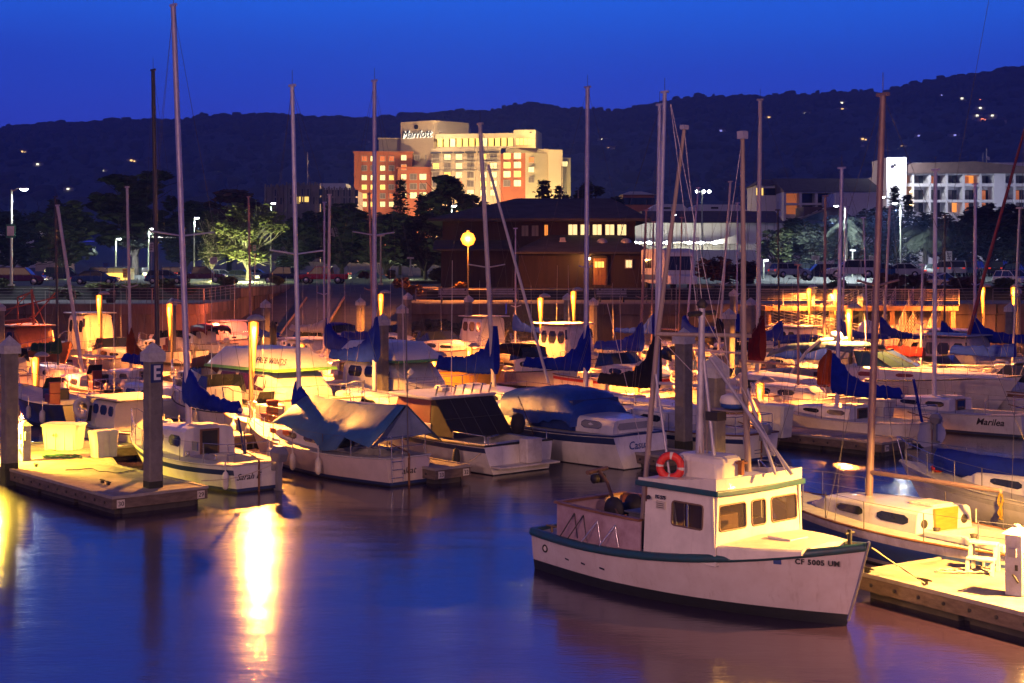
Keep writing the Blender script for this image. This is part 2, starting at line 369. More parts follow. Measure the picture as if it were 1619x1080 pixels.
# wood on the skyline: clumps of foliage, one mass
hw=MB(); rs=random.Random(11)
for i in range(11000):
    px=-60+rs.random()*1750; t=1-abs(rs.gauss(0,.09)) if i%3 else rs.random()
    t=min(1,max(.05,t)); d=900+1500*t; x=(px-HX)*d/F; z=hill_h(px,t)
    h=3+rs.random()**2*9*(1 if i%9 else 1.5); r=h*(.35+rs.random()*.7)
    vs=[]
    for a,(rr,zz) in enumerate(((.55,.1),(1,.5),(.7,.85))):
        for b in range(5):
            th=b*1.2566+rs.random()*.7; q=r*rr*(.7+rs.random()*.6)
            vs.append((x+q*math.cos(th),d+q*math.sin(th)*.6,z+h*(zz+rs.random()*.12)-2))
    vs.append((x+rs.random()*2,d,z+h*1.02-2))
    hw.add(vs,[(a*5+b,a*5+(b+1)%5,(a+1)*5+(b+1)%5,(a+1)*5+b) for a in range(2) for b in range(5)]+[(10+b,10+(b+1)%5,15) for b in range(5)],0,True)
tag(hw.build('hillside_forest',HILLM),'dark blue pine wood covering the far hills','forest',kind='stuff')

# evening air
hz=bpy.data.materials.new('evening_air'); hz.use_nodes=True; _t=hz.node_tree; _t.nodes.clear()
_o=_t.nodes.new('ShaderNodeOutputMaterial'); _v=_t.nodes.new('ShaderNodeVolumePrincipled'); _v.inputs['Color'].default_value=(.24,.36,1.0,1); _v.inputs['Density'].default_value=.00028; _v.inputs['Anisotropy'].default_value=0.0
_t.links.new(_v.outputs[0],_o.inputs['Volume'])
tag(MB().box(-1900,1900,-40,2700,-2.5,420).build('haze',hz),kind='stuff')
# ================================================================ TOWN BEHIND THE HARBOUR
SHING=mat('dark_roof_shingle',(.06,.052,.055),.85,0,.5,1.4,bump=.6,bscale=3.2,stretch=(.5,.5,3))
BROWNW=mat('dark_stained_boards',(.035,.015,.012),.8,0,.5,1.2,bump=.5,bscale=4,stretch=(3,3,.2))
TILE=mat('brown_tile_roof',(.13,.085,.075),.85,0,.35,.8,bump=.5,bscale=3)
STUC=mat('white_stucco',(.62,.62,.64),.85,0,.12,.4)
STUCC=mat('cream_stucco',(.58,.47,.34),.85,0,.12,.15)
BRICK=mat('red_brick_stucco',(.42,.13,.06),.85,0,.2,.2)
CASTL=mat('castle_stone',(.26,.21,.20),.9,0,.4,.25)
LITY=emis('lit_window_yellow',(1.0,.62,.14),1.0); LITW=emis('lit_window_pale',(1.0,.80,.36),.85); LITO=emis('lit_window_orange',(1.0,.32,.05),.75)
LITD=emis('dim_window_orange',(.8,.22,.06),.28)
CURT=mat('curtained_window',(.20,.17,.16),.4,0,.3,.5)
LAMPW=emis('white_lamp',(.9,1.0,1.0),22.0); LAMPY=emis('warm_lamp',(1.0,.62,.22),18.0); LAMPO=emis('orange_lamp',(1.0,.28,.02),3.2)
SILL=mat('window_frame_pale',(.4,.36,.33),.6,0,.1,2)
def win(parent,x,y,z,w,h,m,fr=.12,d=.12,frame_m=None,name='window'):
    # window on a wall facing -Y: frame stands proud, pane inside
    f=MB(); fm=frame_m or SILL
    f.box(x-w/2-fr,x+w/2+fr,y-d,y+.02,z-fr,z); f.box(x-w/2-fr,x+w/2+fr,y-d,y+.02,z+h,z+h+fr)
    f.box(x-w/2-fr,x-w/2,y-d,y+.02,z,z+h); f.box(x+w/2,x+w/2+fr,y-d,y+.02,z,z+h); f.box(x-fr*.25,x+fr*.25,y-d*.8,y+.01,z+.003,z+h-.003)
    o=f.build(name,fm,parent)
    MB().box(x-w/2+.002,x+w/2-.002,y-d*.4,y+.01,z+.002,z+h-.002).build('pane',m,o)
    return o
# --- dark wooden building -------------------------------------------------
def wooden_building():
    e=empty('wooden_building',(0,122,ZL),0,'dark wooden two-storey waterfront building with hipped shingle roofs and five lit upstairs windows','building')
    m=MB(); m.box(.57,11.4,0,6,-.1,2.9); m.box(-6.2,11.0,5,18,-.1,5.85); m.box(-6.2,.4,2.2,5.2,-.1,3.2)
    m.box(.3,11.6,-.35,.0,-.1,.25)
    m.build('wall',BROWNW,e)
    m=MB()   # upper hipped roof with overhang, 0.25 thick eave
    x0,x1,y0,y1,zz=-7.4,12.3,3.6,19.4,5.86
    m.box(x0,x1,y0,y1,zz,zz+.22)
    m.add([(x0,y0,zz+.225),(x1,y0,zz+.225),(x1,y1,zz+.225),(x0,y1,zz+.225),(.4,11,zz+2.35),(9.3,11,zz+2.35)],[(0,1,5,4),(1,2,5),(2,3,4,5),(3,0,4)])
    m.build('upper_roof',SHING,e)
    m=MB()
    x0,x1,y0,y1,zz=.0,12.2,-1.1,4.9,2.91
    m.box(x0,x1,y0,y1,zz,zz+.16)
    m.add([(x0,y0,zz+.165),(x1,y0,zz+.165),(x1,y1,zz+.165),(x0,y1,zz+.165),(3.2,y1,zz+1.75),(9.4,y1,zz+1.75)],[(0,1,5,4),(1,2,5),(2,3,4,5),(3,0,4)])
    zz=3.21; m.box(-6.9,-.02,1.2,4.9,zz,zz+.14); m.add([(-6.9,1.2,zz+.145),(-.02,1.2,zz+.145),(-.02,4.9,zz+1.0),(-6.9,4.9,zz+1.0)],[(0,1,2,3)])
    m.build('lower_roof',SHING,e)
    for px in (905.5,924.5,944,964,983):
        win(e,(px-HX)*.0565,5,4.63,.78,.95,LITW,.09,.14,mat('dark_trim',(.05,.03,.02),.6))
    for px in (830,846): win(e,(px-HX)*.0565,5,4.55,.6,.95,CURT,.08,.12,BROWNW)
    win(e,(863.5-HX)*.0565,5,4.6,.3,.95,LITO,.06,.12,BROWNW)
    win(e,(994-HX)*.0543,0,1.75,.5,.62,LITW,.08,.14)
    d=MB(); DOOR=mat('varnished_door',(.34,.13,.04),.5,0,.4,2,stretch=(4,4,.4)); X=(947.5-HX)*.0543
    d.box(X-.6,X+.6,-.12,.02,0.01,2.55); o=d.build('door',DOOR,e,bevel=.02)
    for k in (-.28,0,.28): MB().box(X+k-.11,X+k+.11,-.15,-.121,1.75,2.25).build('pane',LITY,o)
    for z in (.35,1.05):
        for k in (-.28,.28): MB().box(X+k-.2,X+k+.2,-.15,-.121,z,z+.5).build('panel',DOOR,o,bevel=.02)
    m=MB(); m.box(X-.72,X-.61,-.2,.0,0,2.75); m.box(X+.61,X+.72,-.2,.0,0,2.75); m.box(X-.72,X+.72,-.2,.0,2.6,2.76); m.build('door_frame',BROWNW,e)
    for px,py,s in ((892,388,1),(887,394,1.1),(890,381,.8)):
        X=(px-HX)*.055; z=6-ZL+(HY-py)*.0555; m=MB()
        for k in range(3): m.box(X-.45*s+.06*k,X+.45*s-.06*k,2.2+.06*k,3.0-.06*k,z-.35+.2*k,z-.2+.2*k)
        m.box(X-.3*s,X+.3*s,2.35,2.85,z-.9,z+.3); m.build('roof_vent',GALVL,e)
    for px in (953,991):
        X=(px-HX)*.055; m=MB(); m.lathe([(.5,0),(.5,.1),(.42,.28),(.25,.42),(0,.48)],(X,2.4,3.85),12); m.build('skylight_dome',GALVL,e)
    m=MB(); m.tube([(4.6,10,8.1),(4.6,10,11.2)],.03,5); m.tube([(6.2,11,8.1),(6.2,11,9)],.06,5); m.build('antenna',GALV,e)
    m=MB(); m.lathe([(0,-.12),(.12,-.08),(.12,.08),(0,.12)],((931-HX)*.0543,-.25,2.5),8); m.build('porch_lamp',LAMPY,e)
    point('porch_light',((925-HX)*.0543,-.9,2.45),LAMPC,160,.1,e)
wooden_building()
# --- large hotel on the hill side ----------------------------------------
def big_hotel():
    D0=450.; s=D0/F
    X=lambda px:(px-HX)*s
    Z=lambda py:(HY-py)*s+H
    e=empty('hillside_hotel',(0,D0,0),0,'large floodlit cream and brick hotel with a tower carrying a name sign','building')
    zb=5; STUC=mat('hotel_cream_stucco',(.60,.47,.27),.85,0,.12,.2)
    def blk(name,x0,x1,y0,y1,yt,m,zbot=None):
        mm=MB(); mm.box(X(x0),X(x1),y0,y1,zb if zbot is None else zbot,Z(yt)); mm.box(X(x0)-.3,X(x1)+.3,y0-.3,y1+.3,Z(yt)+.01,Z(yt)+.5)
        return mm.build(name,m,e)
    blk('brick_wing',560,652,0,26,242,BRICK); blk('brick_terrace',630,690,-4,20,268,BRICK)
    blk('attic_block',596,640,6,26,218,STUCC); 
    # tower: two faces seen, corner towards the camera
    m=MB(); a,b,c=X(632),X(686),X(740)
    pts=[(a,4),(b,-2),(c,6),(c,30),(a,30)]
    m.prism(pts,zb,Z(194),0,'z'); m.prism([(x*1.0,y-.25) for x,y in pts],Z(194)+.01,Z(194)+.5,0,'z'); m.build('tower',STUCC,e)
    m=MB(); pts=[(X(684),-6),(X(792),-9),(X(792),24),(X(684),24)]; m.prism(pts,zb,Z(238),0,'z'); m.build('middle_wing',STUCC,e)
    # glazed penthouse with curved eave
    m=MB(); m.prism([(X(690),-5),(X(812),-9),(X(812),20),(X(690),20)],Z(222),Z(214.5),0,'z')
    m.prism([(X(691),-5.4),(X(812),-9.4),(X(812),-6),(X(691),-2)],Z(238),Z(234.5),0,'z')
    m.prism([(X(812),-9),(X(846),-10),(X(857),2),(X(857),20),(X(812),20)],Z(238),Z(210),0,'z'); m.build('penthouse',STUCC,e)
    for i in range(12):
        x0=692+i*10; yy=-5-4*(x0-690)/122
        mm=MB(); mm.box(X(x0)+.25,X(x0+10)-.25,yy-.2,yy+.5,Z(234.5),Z(222.2)); mm.build('window',LITY if i%5!=2 else LITW,e)
    for i in range(5):
        x0=816+i*6; mm=MB(); mm.box(X(x0),X(x0+4.6),-10.3+i*.02,-9.6,Z(233),Z(224)); mm.build('window',LITY,e)
    m=MB(); pts=[(X(792),-10),(X(830),-12),(X(830),18),(X(792),18)]; m.prism(pts,zb,Z(247),0,'z'); m.build('brick_bay',BRICK,e)
    m=MB(); m.prism([(X(830),-12),(X(872),-6),(X(872),20),(X(830),20)],zb,Z(246),0,'z'); m.prism([(X(866),-8),(X(888),-8),(X(888),20),(X(866),20)],zb,Z(240),0,'z')
    m.prism([(X(888),-2),(X(902),-1),(X(902),20),(X(888),20)],zb,Z(250),0,'z'); m.build('east_wing',STUCC,e)
    m=MB(); m.prism([(X(800),-9.6),(X(866),-7),(X(866),10),(X(800),10)],Z(246),Z(238.5),0,'z'); m.build('roof_terrace',STUCC,e)
    rs=random.Random(5)
    def grid(xs,ys,yfun,w=1.7,h=1.5,plit=.6,fr=BRICK,awn=()):
        for yy in ys:
            for px in xs:
                mt=rs.choice([LITY,LITW,LITW]) if rs.random()<plit else rs.choice([CURT,CURT,LITD])
                y=yfun(px)
                fx=MB(); fx.box(X(px)-w/2-.16,X(px)+w/2+.16,y-.16,y,Z(yy)-h/2-.16,Z(yy)+h/2+.16); o=fx.build('window',SILL,e)
                pn=MB(); hw=w/2-.04; pn.box(X(px)-w/2,X(px)-.04,y-.22,y-.165,Z(yy)-h/2,Z(yy)+h/2); pn.box(X(px)+.04,X(px)+w/2,y-.22,y-.165,Z(yy)-h/2,Z(yy)+h/2); pn.build('pane',mt,o)
    grid((576,590,605,619,640),(251,266,281,296,310,323),lambda p:-.02 if p<630 else -4.05,1.5,1.5,.5)
    grid((655,670),(281,296,310),lambda p:-4.03,2,1.7,.5)
    grid((660,677),(250,),lambda p:-.5,1.5,1.6,.5)
    ym=lambda p:-6-3*(p-684)/108-.06
    grid((691,709,727,745,765,781),(251,265,279,293,307),ym,1.9,1.7,.6)
    for px in (691,709,727,745,765,781):
        a=MB(); y=ym(px); a.prism([(y-1.2,Z(245.5)),(y,Z(242.5)),(y,Z(245.5))],X(px)-1.7,X(px)+1.7,0,'x'); a.build('awning',NAVY,e)
    grid((802,818),(251,265,279,293),lambda p:-10-2*(p-792)/38-.06,2.1,1.8,.8)
    grid((839,),(257,272,288),lambda p:-12+6*(p-830)/42-.35,1.7,1.5,.5)
    grid((893,),(260,),lambda p:-1.9,1.6,1.5,1)
    # balcony rails of the middle wing
    m=MB()
    for yy in (251,265):
        for px in (691,709,727,745,765,781):
            y=ym(px)
            for k in range(7): m.box(X(px)-1.5+k*.5-.04,X(px)-1.5+k*.5+.04,y-.75,y-.67,Z(yy)-1.5,Z(yy)-.5)
            m.box(X(px)-1.6,X(px)+1.6,y-.8,y-.62,Z(yy)-.5,Z(yy)-.38); m.box(X(px)-1.6,X(px)+1.6,y-.8,y,Z(yy)-1.7,Z(yy)-1.5)
    m.build('balcony_rail',SILL,e)
    # sign on the left tower face
    a=Vector((X(632),4,0)); b=Vector((X(686),-2,0)); xd=(b-a).normalized()
    cen=a+(b-a)*.5; o=cen+Vector((0,0,Z(212)))+xd.cross(Vector((0,0,1)))*-.0
    nrm=xd.cross(Vector((0,0,1)))
    sg=emis('sign_white',(1,.92,.75),.9)
    text('Marriott',3.4,INK,e,frame(o+nrm*.55,xd,(0,0,1)),'sign_lettering',.12,.25,1.0,.95,.0)
    text('Marriott',3.4,sg,e,frame(o+nrm*.2+xd*.14+Vector((0,0,-.12)),xd,(0,0,1)),'sign_backing',.12,.25,1.0,.95,.06)
    lg=MB(); lg.lathe([(.75,0),(.75,.2)],(0,0,0),12); lg.v=[tuple(frame(o+nrm*.4+Vector((0,0,2.3)),xd,(0,0,1))@Vector(v)) for v in lg.v]; lg.build('round_emblem',INK,e)
    # floodlights on the ground and terraces in front of the facade (they light the building)
    for px,yy,zz,w,c in ((560,-34,7,7000,(1,.36,.16)),(620,-38,7,8000,(1,.36,.16)),(680,-46,8,17000,(1,.66,.30)),(735,-46,8,16000,(1,.64,.28)),(790,-44,8,13000,(1,.58,.26)),
                       (850,-40,8,19000,(1,.72,.26)),(886,-14,18,3500,(1,.80,.22)),(700,-16,47,2600,(1,.70,.36)),(838,-18,47,1800,(1,.74,.25))):
        f=MB(); f.box(-.3,.3,-.2,.2,-.2,.2); f.M=None
        o2=MB().box(X(px)-.35,X(px)+.35,yy-.25,yy+.25,zz-.3,zz).build('floodlight',DARKM,e)
        point('flood_beam',(X(px),yy,zz+.6),c,w*HOTELP,.4,e)
HOTELP=2.4
big_hotel()
# --- castle-like building -------------------------------------------------
def castle():
    D0=400.; s=D0/F; X=lambda px:(px-HX)*s; Z=lambda py:(HY-py)*s+H
    e=empty('crenellated_building',(0,D0,0),0,'long brownish stone building with crenellations, pinnacles and a tall flagpole','building')
    m=MB(); m.box(X(418),X(452),0,20,4,Z(296)); m.box(X(452),X(508),-3,20,4,Z(294)); m.box(X(508),X(562),1,20,4,Z(300))
    for px in range(419,560,4):
        zt=Z(296) if px<452 else Z(294) if px<508 else Z(300); yy=0 if px<452 else -3 if px<508 else 1
        m.box(X(px),X(px)+.35,yy-.3,yy+.3,zt+.003,zt+.55)
    for px in range(420,560,9):
        zt=Z(296) if px<452 else Z(294) if px<508 else Z(300); yy=0 if px<452 else -3 if px<508 else 1
        m.box(X(px)-.2,X(px)+.2,yy-.45,yy-.005,4,zt+.9)
    m.build('wall',CASTL,e)
    m=MB(); m.box(X(504),X(544),4,16,Z(300),Z(288.5)); m.build('penthouse',STUC,e)
    m=MB(); m.tube([(X(487),-1,Z(294)),(X(487),-1,Z(241))],.12,6); m.build('flagpole',GALVL,e)
    rs=random.Random(2)
    for px in range(424,560,9):
        for yy in (305,318):
            if rs.random()<.8:
                y=(0 if px<452 else -3 if px<508 else 1)
                w=MB(); w.box(X(px+4)-.45,X(px+4)+.45,y-.1,y+.02,Z(yy)-.9,Z(yy)+.9); w.build('window',LITY if px in (469,487) and yy==318 else WINB,e)
    for px in (473,486): MB().box(X(px)-.9,X(px)+.9,-3.2,-3.02,Z(320),Z(312)).build('window',LITY,e)
castle()
# --- white long building with arcade lights -------------------------------
def market_hall():
    D0=260.; s=D0/F; X=lambda px:(px-HX)*s; Z=lambda py:(HY-py)*s+H
    e=empty('white_hall',(0,D0,0),0,'long low white building with dark roof and bright lamps under its awning','building')
    m=MB(); m.box(X(985),X(1238),0,30,5,Z(352)); m.build('wall',STUC,e)
    m=MB(); m.prism([(-1,Z(352.5)),(8,Z(331)),(22,Z(331)),(31,Z(352.5))],X(1020),X(1238),0,'x'); m.build('roof',TILE,e)
    m=MB(); m.prism([(X(1030),Z(331)),(X(1046),Z(319)),(X(1090),Z(319)),(X(1102),Z(331))],10,20,0,'y'); m.prism([(X(1095),Z(331)),(X(1112),Z(320)),(X(1180),Z(320)),(X(1196),Z(331))],9,21,0,'y'); m.build('roof_monitor',STUC,e)
    m=MB(); m.box(X(1058),X(1070),9.9,9.99,Z(327),Z(324)); m.box(X(1135),X(1147),8.9,8.99,Z(327),Z(324)); m.build('louvre',DARKM,e)
    m=MB(); m.box(X(1000),X(1120),-4,-.01,Z(385.5),Z(383)); m.prism([(X(1120),Z(383)),(X(1160),Z(372)),(X(1160),Z(386)),(X(1120),Z(386))],-4,-.01,0,'y'); m.build('awning',STUC,e)
    m=MB(); m.box(X(1080),X(1238),-8,-.01,5,Z(396)); m.build('low_annex',STUC,e)
    for px in (1000,1023,1050,1085,1104,1125): 
        MB().lathe([(0,-.35),(.4,-.2),(.4,.1),(0,.25)],(X(px),-4.3,Z(384)),8).build('awning_lamp',LAMPW,e)
    for px in (1010,1050,1085,1125): point('awning_light',(X(px),-5.4,Z(386)),(1,.9,.6),450,.2,e)
    for px in range(1000,1230,14): MB().box(X(px)-.06,X(px)+.06,-.06,-.005,5,Z(353)).build('wall_joint',GALVL,e)
market_hall()
def balcony_hotel():
    D0=320.; s=D0/F; X=lambda px:(px-HX)*s; Z=lambda py:(HY-py)*s+H
    e=empty('balcony_hotel',(0,D0,0),0,'white three-storey hotel with brown tiled mansard and rows of balconies beside a floodlit stair tower','building')
    m=MB(); m.box(X(1420),X(1720),6,30,5,Z(270)); m.box(X(1432),X(1720),10,26,Z(270),Z(252)); m.build('wall',STUC,e)
    m=MB(); m.prism([(X(1418),Z(273.5)),(X(1442),Z(257.5)),(X(1545),Z(254.5)),(X(1620),Z(262)),(X(1722),Z(268)),(X(1722),Z(273.5))],1.2,9.9,0,'y'); m.build('roof',TILE,e)
    m=MB()
    for yt,yb in ((272,275),(289,294),(315,319)): m.box(X(1420),X(1720),2.4,5.99,Z(yb),Z(yt))
    for px in list(range(1421,1720,27)): m.box(X(px)-.25,X(px)+.25,2.3,5.98,5,Z(272.02))
    m.box(X(1576),X(1594),1.8,5.97,5,Z(273)); m.build('balcony',STUC,e)
    rs=random.Random(9)
    for yy in (283,306,326):
        for px in list(range(1434,1720,27)):
            if 1570<px<1600: continue
            lit=(px==1542 and yy==283) or (yy==306 and px==1434) or (yy==326 and px==1515) or (px==1434 and yy==283)
            o=MB().box(X(px)-1.5,X(px)+1.5,5.9,5.985,Z(yy)-1.1,Z(yy)+1.1).build('window',LITO if lit else WINB,e)
            MB().box(X(px)-.5,X(px)+.4,5.83,5.89,Z(yy)-1.1,Z(yy)+1.0).build('curtain',LITD if rs.random()<.3 else CURT,o)
    m=MB(); m.box(X(1400),X(1431),-1,12,5,Z(249.5)); m.build('stair_tower',STUC,e)
    m=MB(); m.lathe([(0,-.3),(.35,-.2),(.35,.2),(0,.3)],(X(1411),-2.6,Z(262)),8); m.tube([(X(1411),-2.6,Z(262)),(X(1411),-1,Z(264))],.07,5); m.build('flood_lamp',DARKM,e)
    point('stair_tower_flood',(X(1415),-6,Z(258)),(.95,.97,1),7000,.3,e)
    for px in (1470,1580): point('facade_fill',(X(px),-26,11),(.72,.76,1),6000,.4,e)  # fill lights added in front to brighten the balcony facade
    for px,py in ((1444,303),(1444,322)):
        MB().lathe([(0,-.25),(.25,-.15),(.25,.15),(0,.25)],(X(px),1.9,Z(py)),8).build('wall_lamp',LAMPY,e)
    m=MB(); m.tube([(X(1588),12,Z(252)),(X(1588),12,Z(228))],.1,5); m.tube([(X(1582),12,Z(252)),(X(1582),12,Z(235))],.07,5); m.build('flagpole',GALVL,e)
    f=MB(); f.add([(X(1588)+.1,12,Z(240)),(X(1594),12.4,Z(242)),(X(1594),12.4,Z(247)),(X(1588)+.1,12,Z(246))],[(0,1,2,3)]); f.build('flag',WHITE2,e)
balcony_hotel()
def low_hotel():
    D0=290.; s=D0/F; X=lambda px:(px-HX)*s; Z=lambda py:(HY-py)*s+H
    e=empty('tiled_roof_hotel',(0,D0,0),0,'long hotel wing with broad purple-brown tiled roof left of the floodlit tower','building')
    m=MB(); m.box(X(1241),X(1397),3,26,5,Z(303)); m.build('wall',STUC,e)
    m=MB(); m.prism([(0,Z(303)),(13,Z(276)),(27,Z(303))],X(1240),X(1398),0,'x'); m.build('roof',TILE,e)
    m=MB()
    for px in range(1242,1398,25): m.box(X(px)-.25,X(px)+.25,.6,2.99,5,Z(303.3))
    for yt,yb in ((303.2,305),(321,324)): m.box(X(1241),X(1397),.4,2.98,Z(yb),Z(yt)); 
    m.build('pillar_and_slab',STUC,e)
    for i,px in enumerate(range(1254,1398,25)):
        for yy in (312,330):
            MB().box(X(px)-1.3,X(px)+1.3,2.9,2.985,Z(yy)-1,Z(yy)+1).build('window',(LITD if (i+yy)%3==0 else WINB),e)
    m=MB(); m.box(X(1300),X(1366),-12,0.3,5,Z(310)); m.build('lift_block',STUC,e)
    m=MB(); m.prism([(X(1240),Z(352)),(X(1298),Z(330)),(X(1330),Z(352))],-14,-5,0,'y'); m.prism([(X(1236),Z(348)),(X(1236),Z(334)),(X(1268),Z(334))],-22,-14.1,0,'y'); m.build('lower_roof',TILE,e)
    m=MB(); m.box(X(1225),X(1325),-13,-5.5,5,Z(352)); m.build('lower_wall',STUC,e)
    MB().box(X(1233),X(1238),-13.1,-13.01,Z(366),Z(353)).build('window',LITO,e)
low_hotel()
def small_building(name,label,px0,px1,yt,yb,D0,wm,rm_,lit,dep=12,rh=4):
    s=D0/F; X=lambda px:(px-HX)*s; Z=lambda py:(HY-py)*s+H
    e=empty(name,(X((px0+px1)/2),D0,0),0,label,'building'); c=X((px0+px1)/2); w=X(px1)-c
    m=MB(); m.box(-w,w,0,dep,min(4,Z(yb)),Z(yt)); m.build('wall',wm,e)
    m=MB(); o_=.5; z0=Z(yt)+.01; m.add([(-w-o_,-o_,z0),(w+o_,-o_,z0),(w+o_,dep+o_,z0),(-w-o_,dep+o_,z0),(-w*.4,dep/2,z0+rh*s),(w*.4,dep/2,z0+rh*s)],[(0,1,5,4),(1,2,5),(2,3,4,5),(3,0,4),(3,2,1,0)]); m.build('roof',rm_,e)
    n=max(1,int((px1-px0)/9))
    for i in range(n):
        x=-w+(i+.5)*2*w/n
        MB().box(x-.8,x+.8,-.1,-.01,Z(yt)-2.1,Z(yt)-.6).build('window',LITY if i in lit else WINB,e)
    return e
small_building('orange_block','low orange brick building with a pale drum roof behind the hall',985,1034,308,325,300,BRICK,STUCC,(),14,8)
small_building('hill_villa','pale two-window villa with lit corner beside the long tiled roof',1196,1240,293,330,300,STUC,TILE,(0,),12,12)
small_building('pale_house','small pale house among trees at the far left edge',-20,60,352,380,300,STUC,TILE,(),12,6)
small_building('flat_house','low pale house behind the car park trees left',56,86,372,400,260,STUCC,TILE,(1,),12,3)
small_building('car_park_kiosk','small lit kiosk with pale front behind the parked cars at left',170,198,424,437,165,STUCC,TILE,(0,1,2),4,2)
# --- houses with lit windows up on the hill --------------------------------
HOUSES=[(35,238,'y'),(60,258,'w'),(162,268,'w'),(108,297,'w'),(347,268,'w'),(577,223,'w'),(910,228,'w'),(903,238,'b'),(953,219,'w'),(1001,278,'w'),(963,233,'y'),(974,234,'y'),
 (1274,178,'w'),(1306,166,'w'),(1331,161,'w'),(1332,171,'y'),(1421,155,'w'),(1420,232,'w'),(1426,230,'y'),(1409,233,'y'),(1364,218,'y'),(1359,229,'b'),(1545,181,'w'),(1553,187,'r'),(1569,181,'w'),
 (1545,154,'r'),(1550,169,'w'),(1521,154,'w'),(1490,149,'b'),(1510,212,'b'),(1482,212,'b'),(1518,221,'b'),(1453,213,'b'),(1216,272,'w'),(1216,184,'y'),(1140,205,'b'),(1584,190,'b'),(208,252,'y')]
HL=dict(w=emis('far_light_white',(1,.95,.7),1.9),y=emis('far_light_warm',(1,.6,.2),1.8),r=emis('far_light_red',(1,.25,.12),2.5),b=emis('far_light_blue',(.35,.35,1),1.0))
HWALL=mat('far_house_wall',(.3,.28,.28),.9,0,0)
def hillz(px,py):
    for k in range(60):
        t=.02+k/60.; d=900+1500*t; yy=HY-(hill_h(px,t)-H)*F/d
        if yy<=py+1: return t,d
    return 1,2400
for i,(px,py,k) in enumerate(HOUSES):
    t,d=hillz(px,py); d=min(d,2300)-30; p=PD(px,py,d); sc=d/1400
    side='left' if px<800 else 'right'
    lab='small %s house high on the dark hill, %s'%({'w':'white-lit','y':'warm-lit','r':'red-lit','b':'dim bluish'}[k],
        ['one of its scattered lights']*1 and 'light number %s from the left skyline'%'x' if False else 'far lights on the wooded slope')
    e=empty('hill_house',(p.x,p.y,p.z-4*sc),0,lab,'house','houses scattered on the far hill')
    m=MB(); m.box(-5*sc,5*sc,0,8*sc,-3*sc,4.2*sc); m.build('wall',HWALL,e)
    m=MB(); m.prism([(-6*sc,4.21*sc),(0,6.4*sc),(6*sc,4.21*sc)],-.8*sc,8.8*sc,0,'y'); m.build('roof',TILE,e)
    a=MB(); a.box(-1.3*sc,.9*sc,-1.2*sc,-.05*sc,2.2*sc,3.6*sc); a.build('lit_window',HL[k],e)
    if k in 'yr': MB().box(2*sc,3.6*sc,-.8*sc,-.05*sc,1.6*sc,2.6*sc).build('lit_window',HL[k],e)
# ================================================================ TREES
LEAFD=mat('dark_cypress_leaf',(.040,.050,.032),.8,0,.5,.35,dirt=(.020,.024,.018))
LEAFG=mat('grey_green_leaf',(.085,.10,.04),.75,0,.4,.5,dirt=(.045,.055,.022))
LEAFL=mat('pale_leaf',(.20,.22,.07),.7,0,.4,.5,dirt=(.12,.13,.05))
LEAFR=mat('reddish_leaf',(.10,.04,.025),.8,0,.4,.5)
LEAFO=mat('ochre_leaf',(.24,.12,.04),.8,0,.4,.5)
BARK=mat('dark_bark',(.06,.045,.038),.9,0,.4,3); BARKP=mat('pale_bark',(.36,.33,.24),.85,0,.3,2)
def leafquad(vs,fs,c,r,rs,flat=.5):
    a=rs.random()*6.283; t=(rs.random()-.5)*2*flat
    u=Vector((math.cos(a),math.sin(a),t*.6)).normalized(); w=Vector((-math.sin(a)*.7,math.cos(a)*.7,rs.random()*1.2-.3)).normalized()
    i=len(vs); k=r*(.6+rs.random()*.9)
    vs += [c-u*k, c+w*k*.5, c+u*k, c-w*k*.6]; fs.append((i,i+1,i+2,i+3))
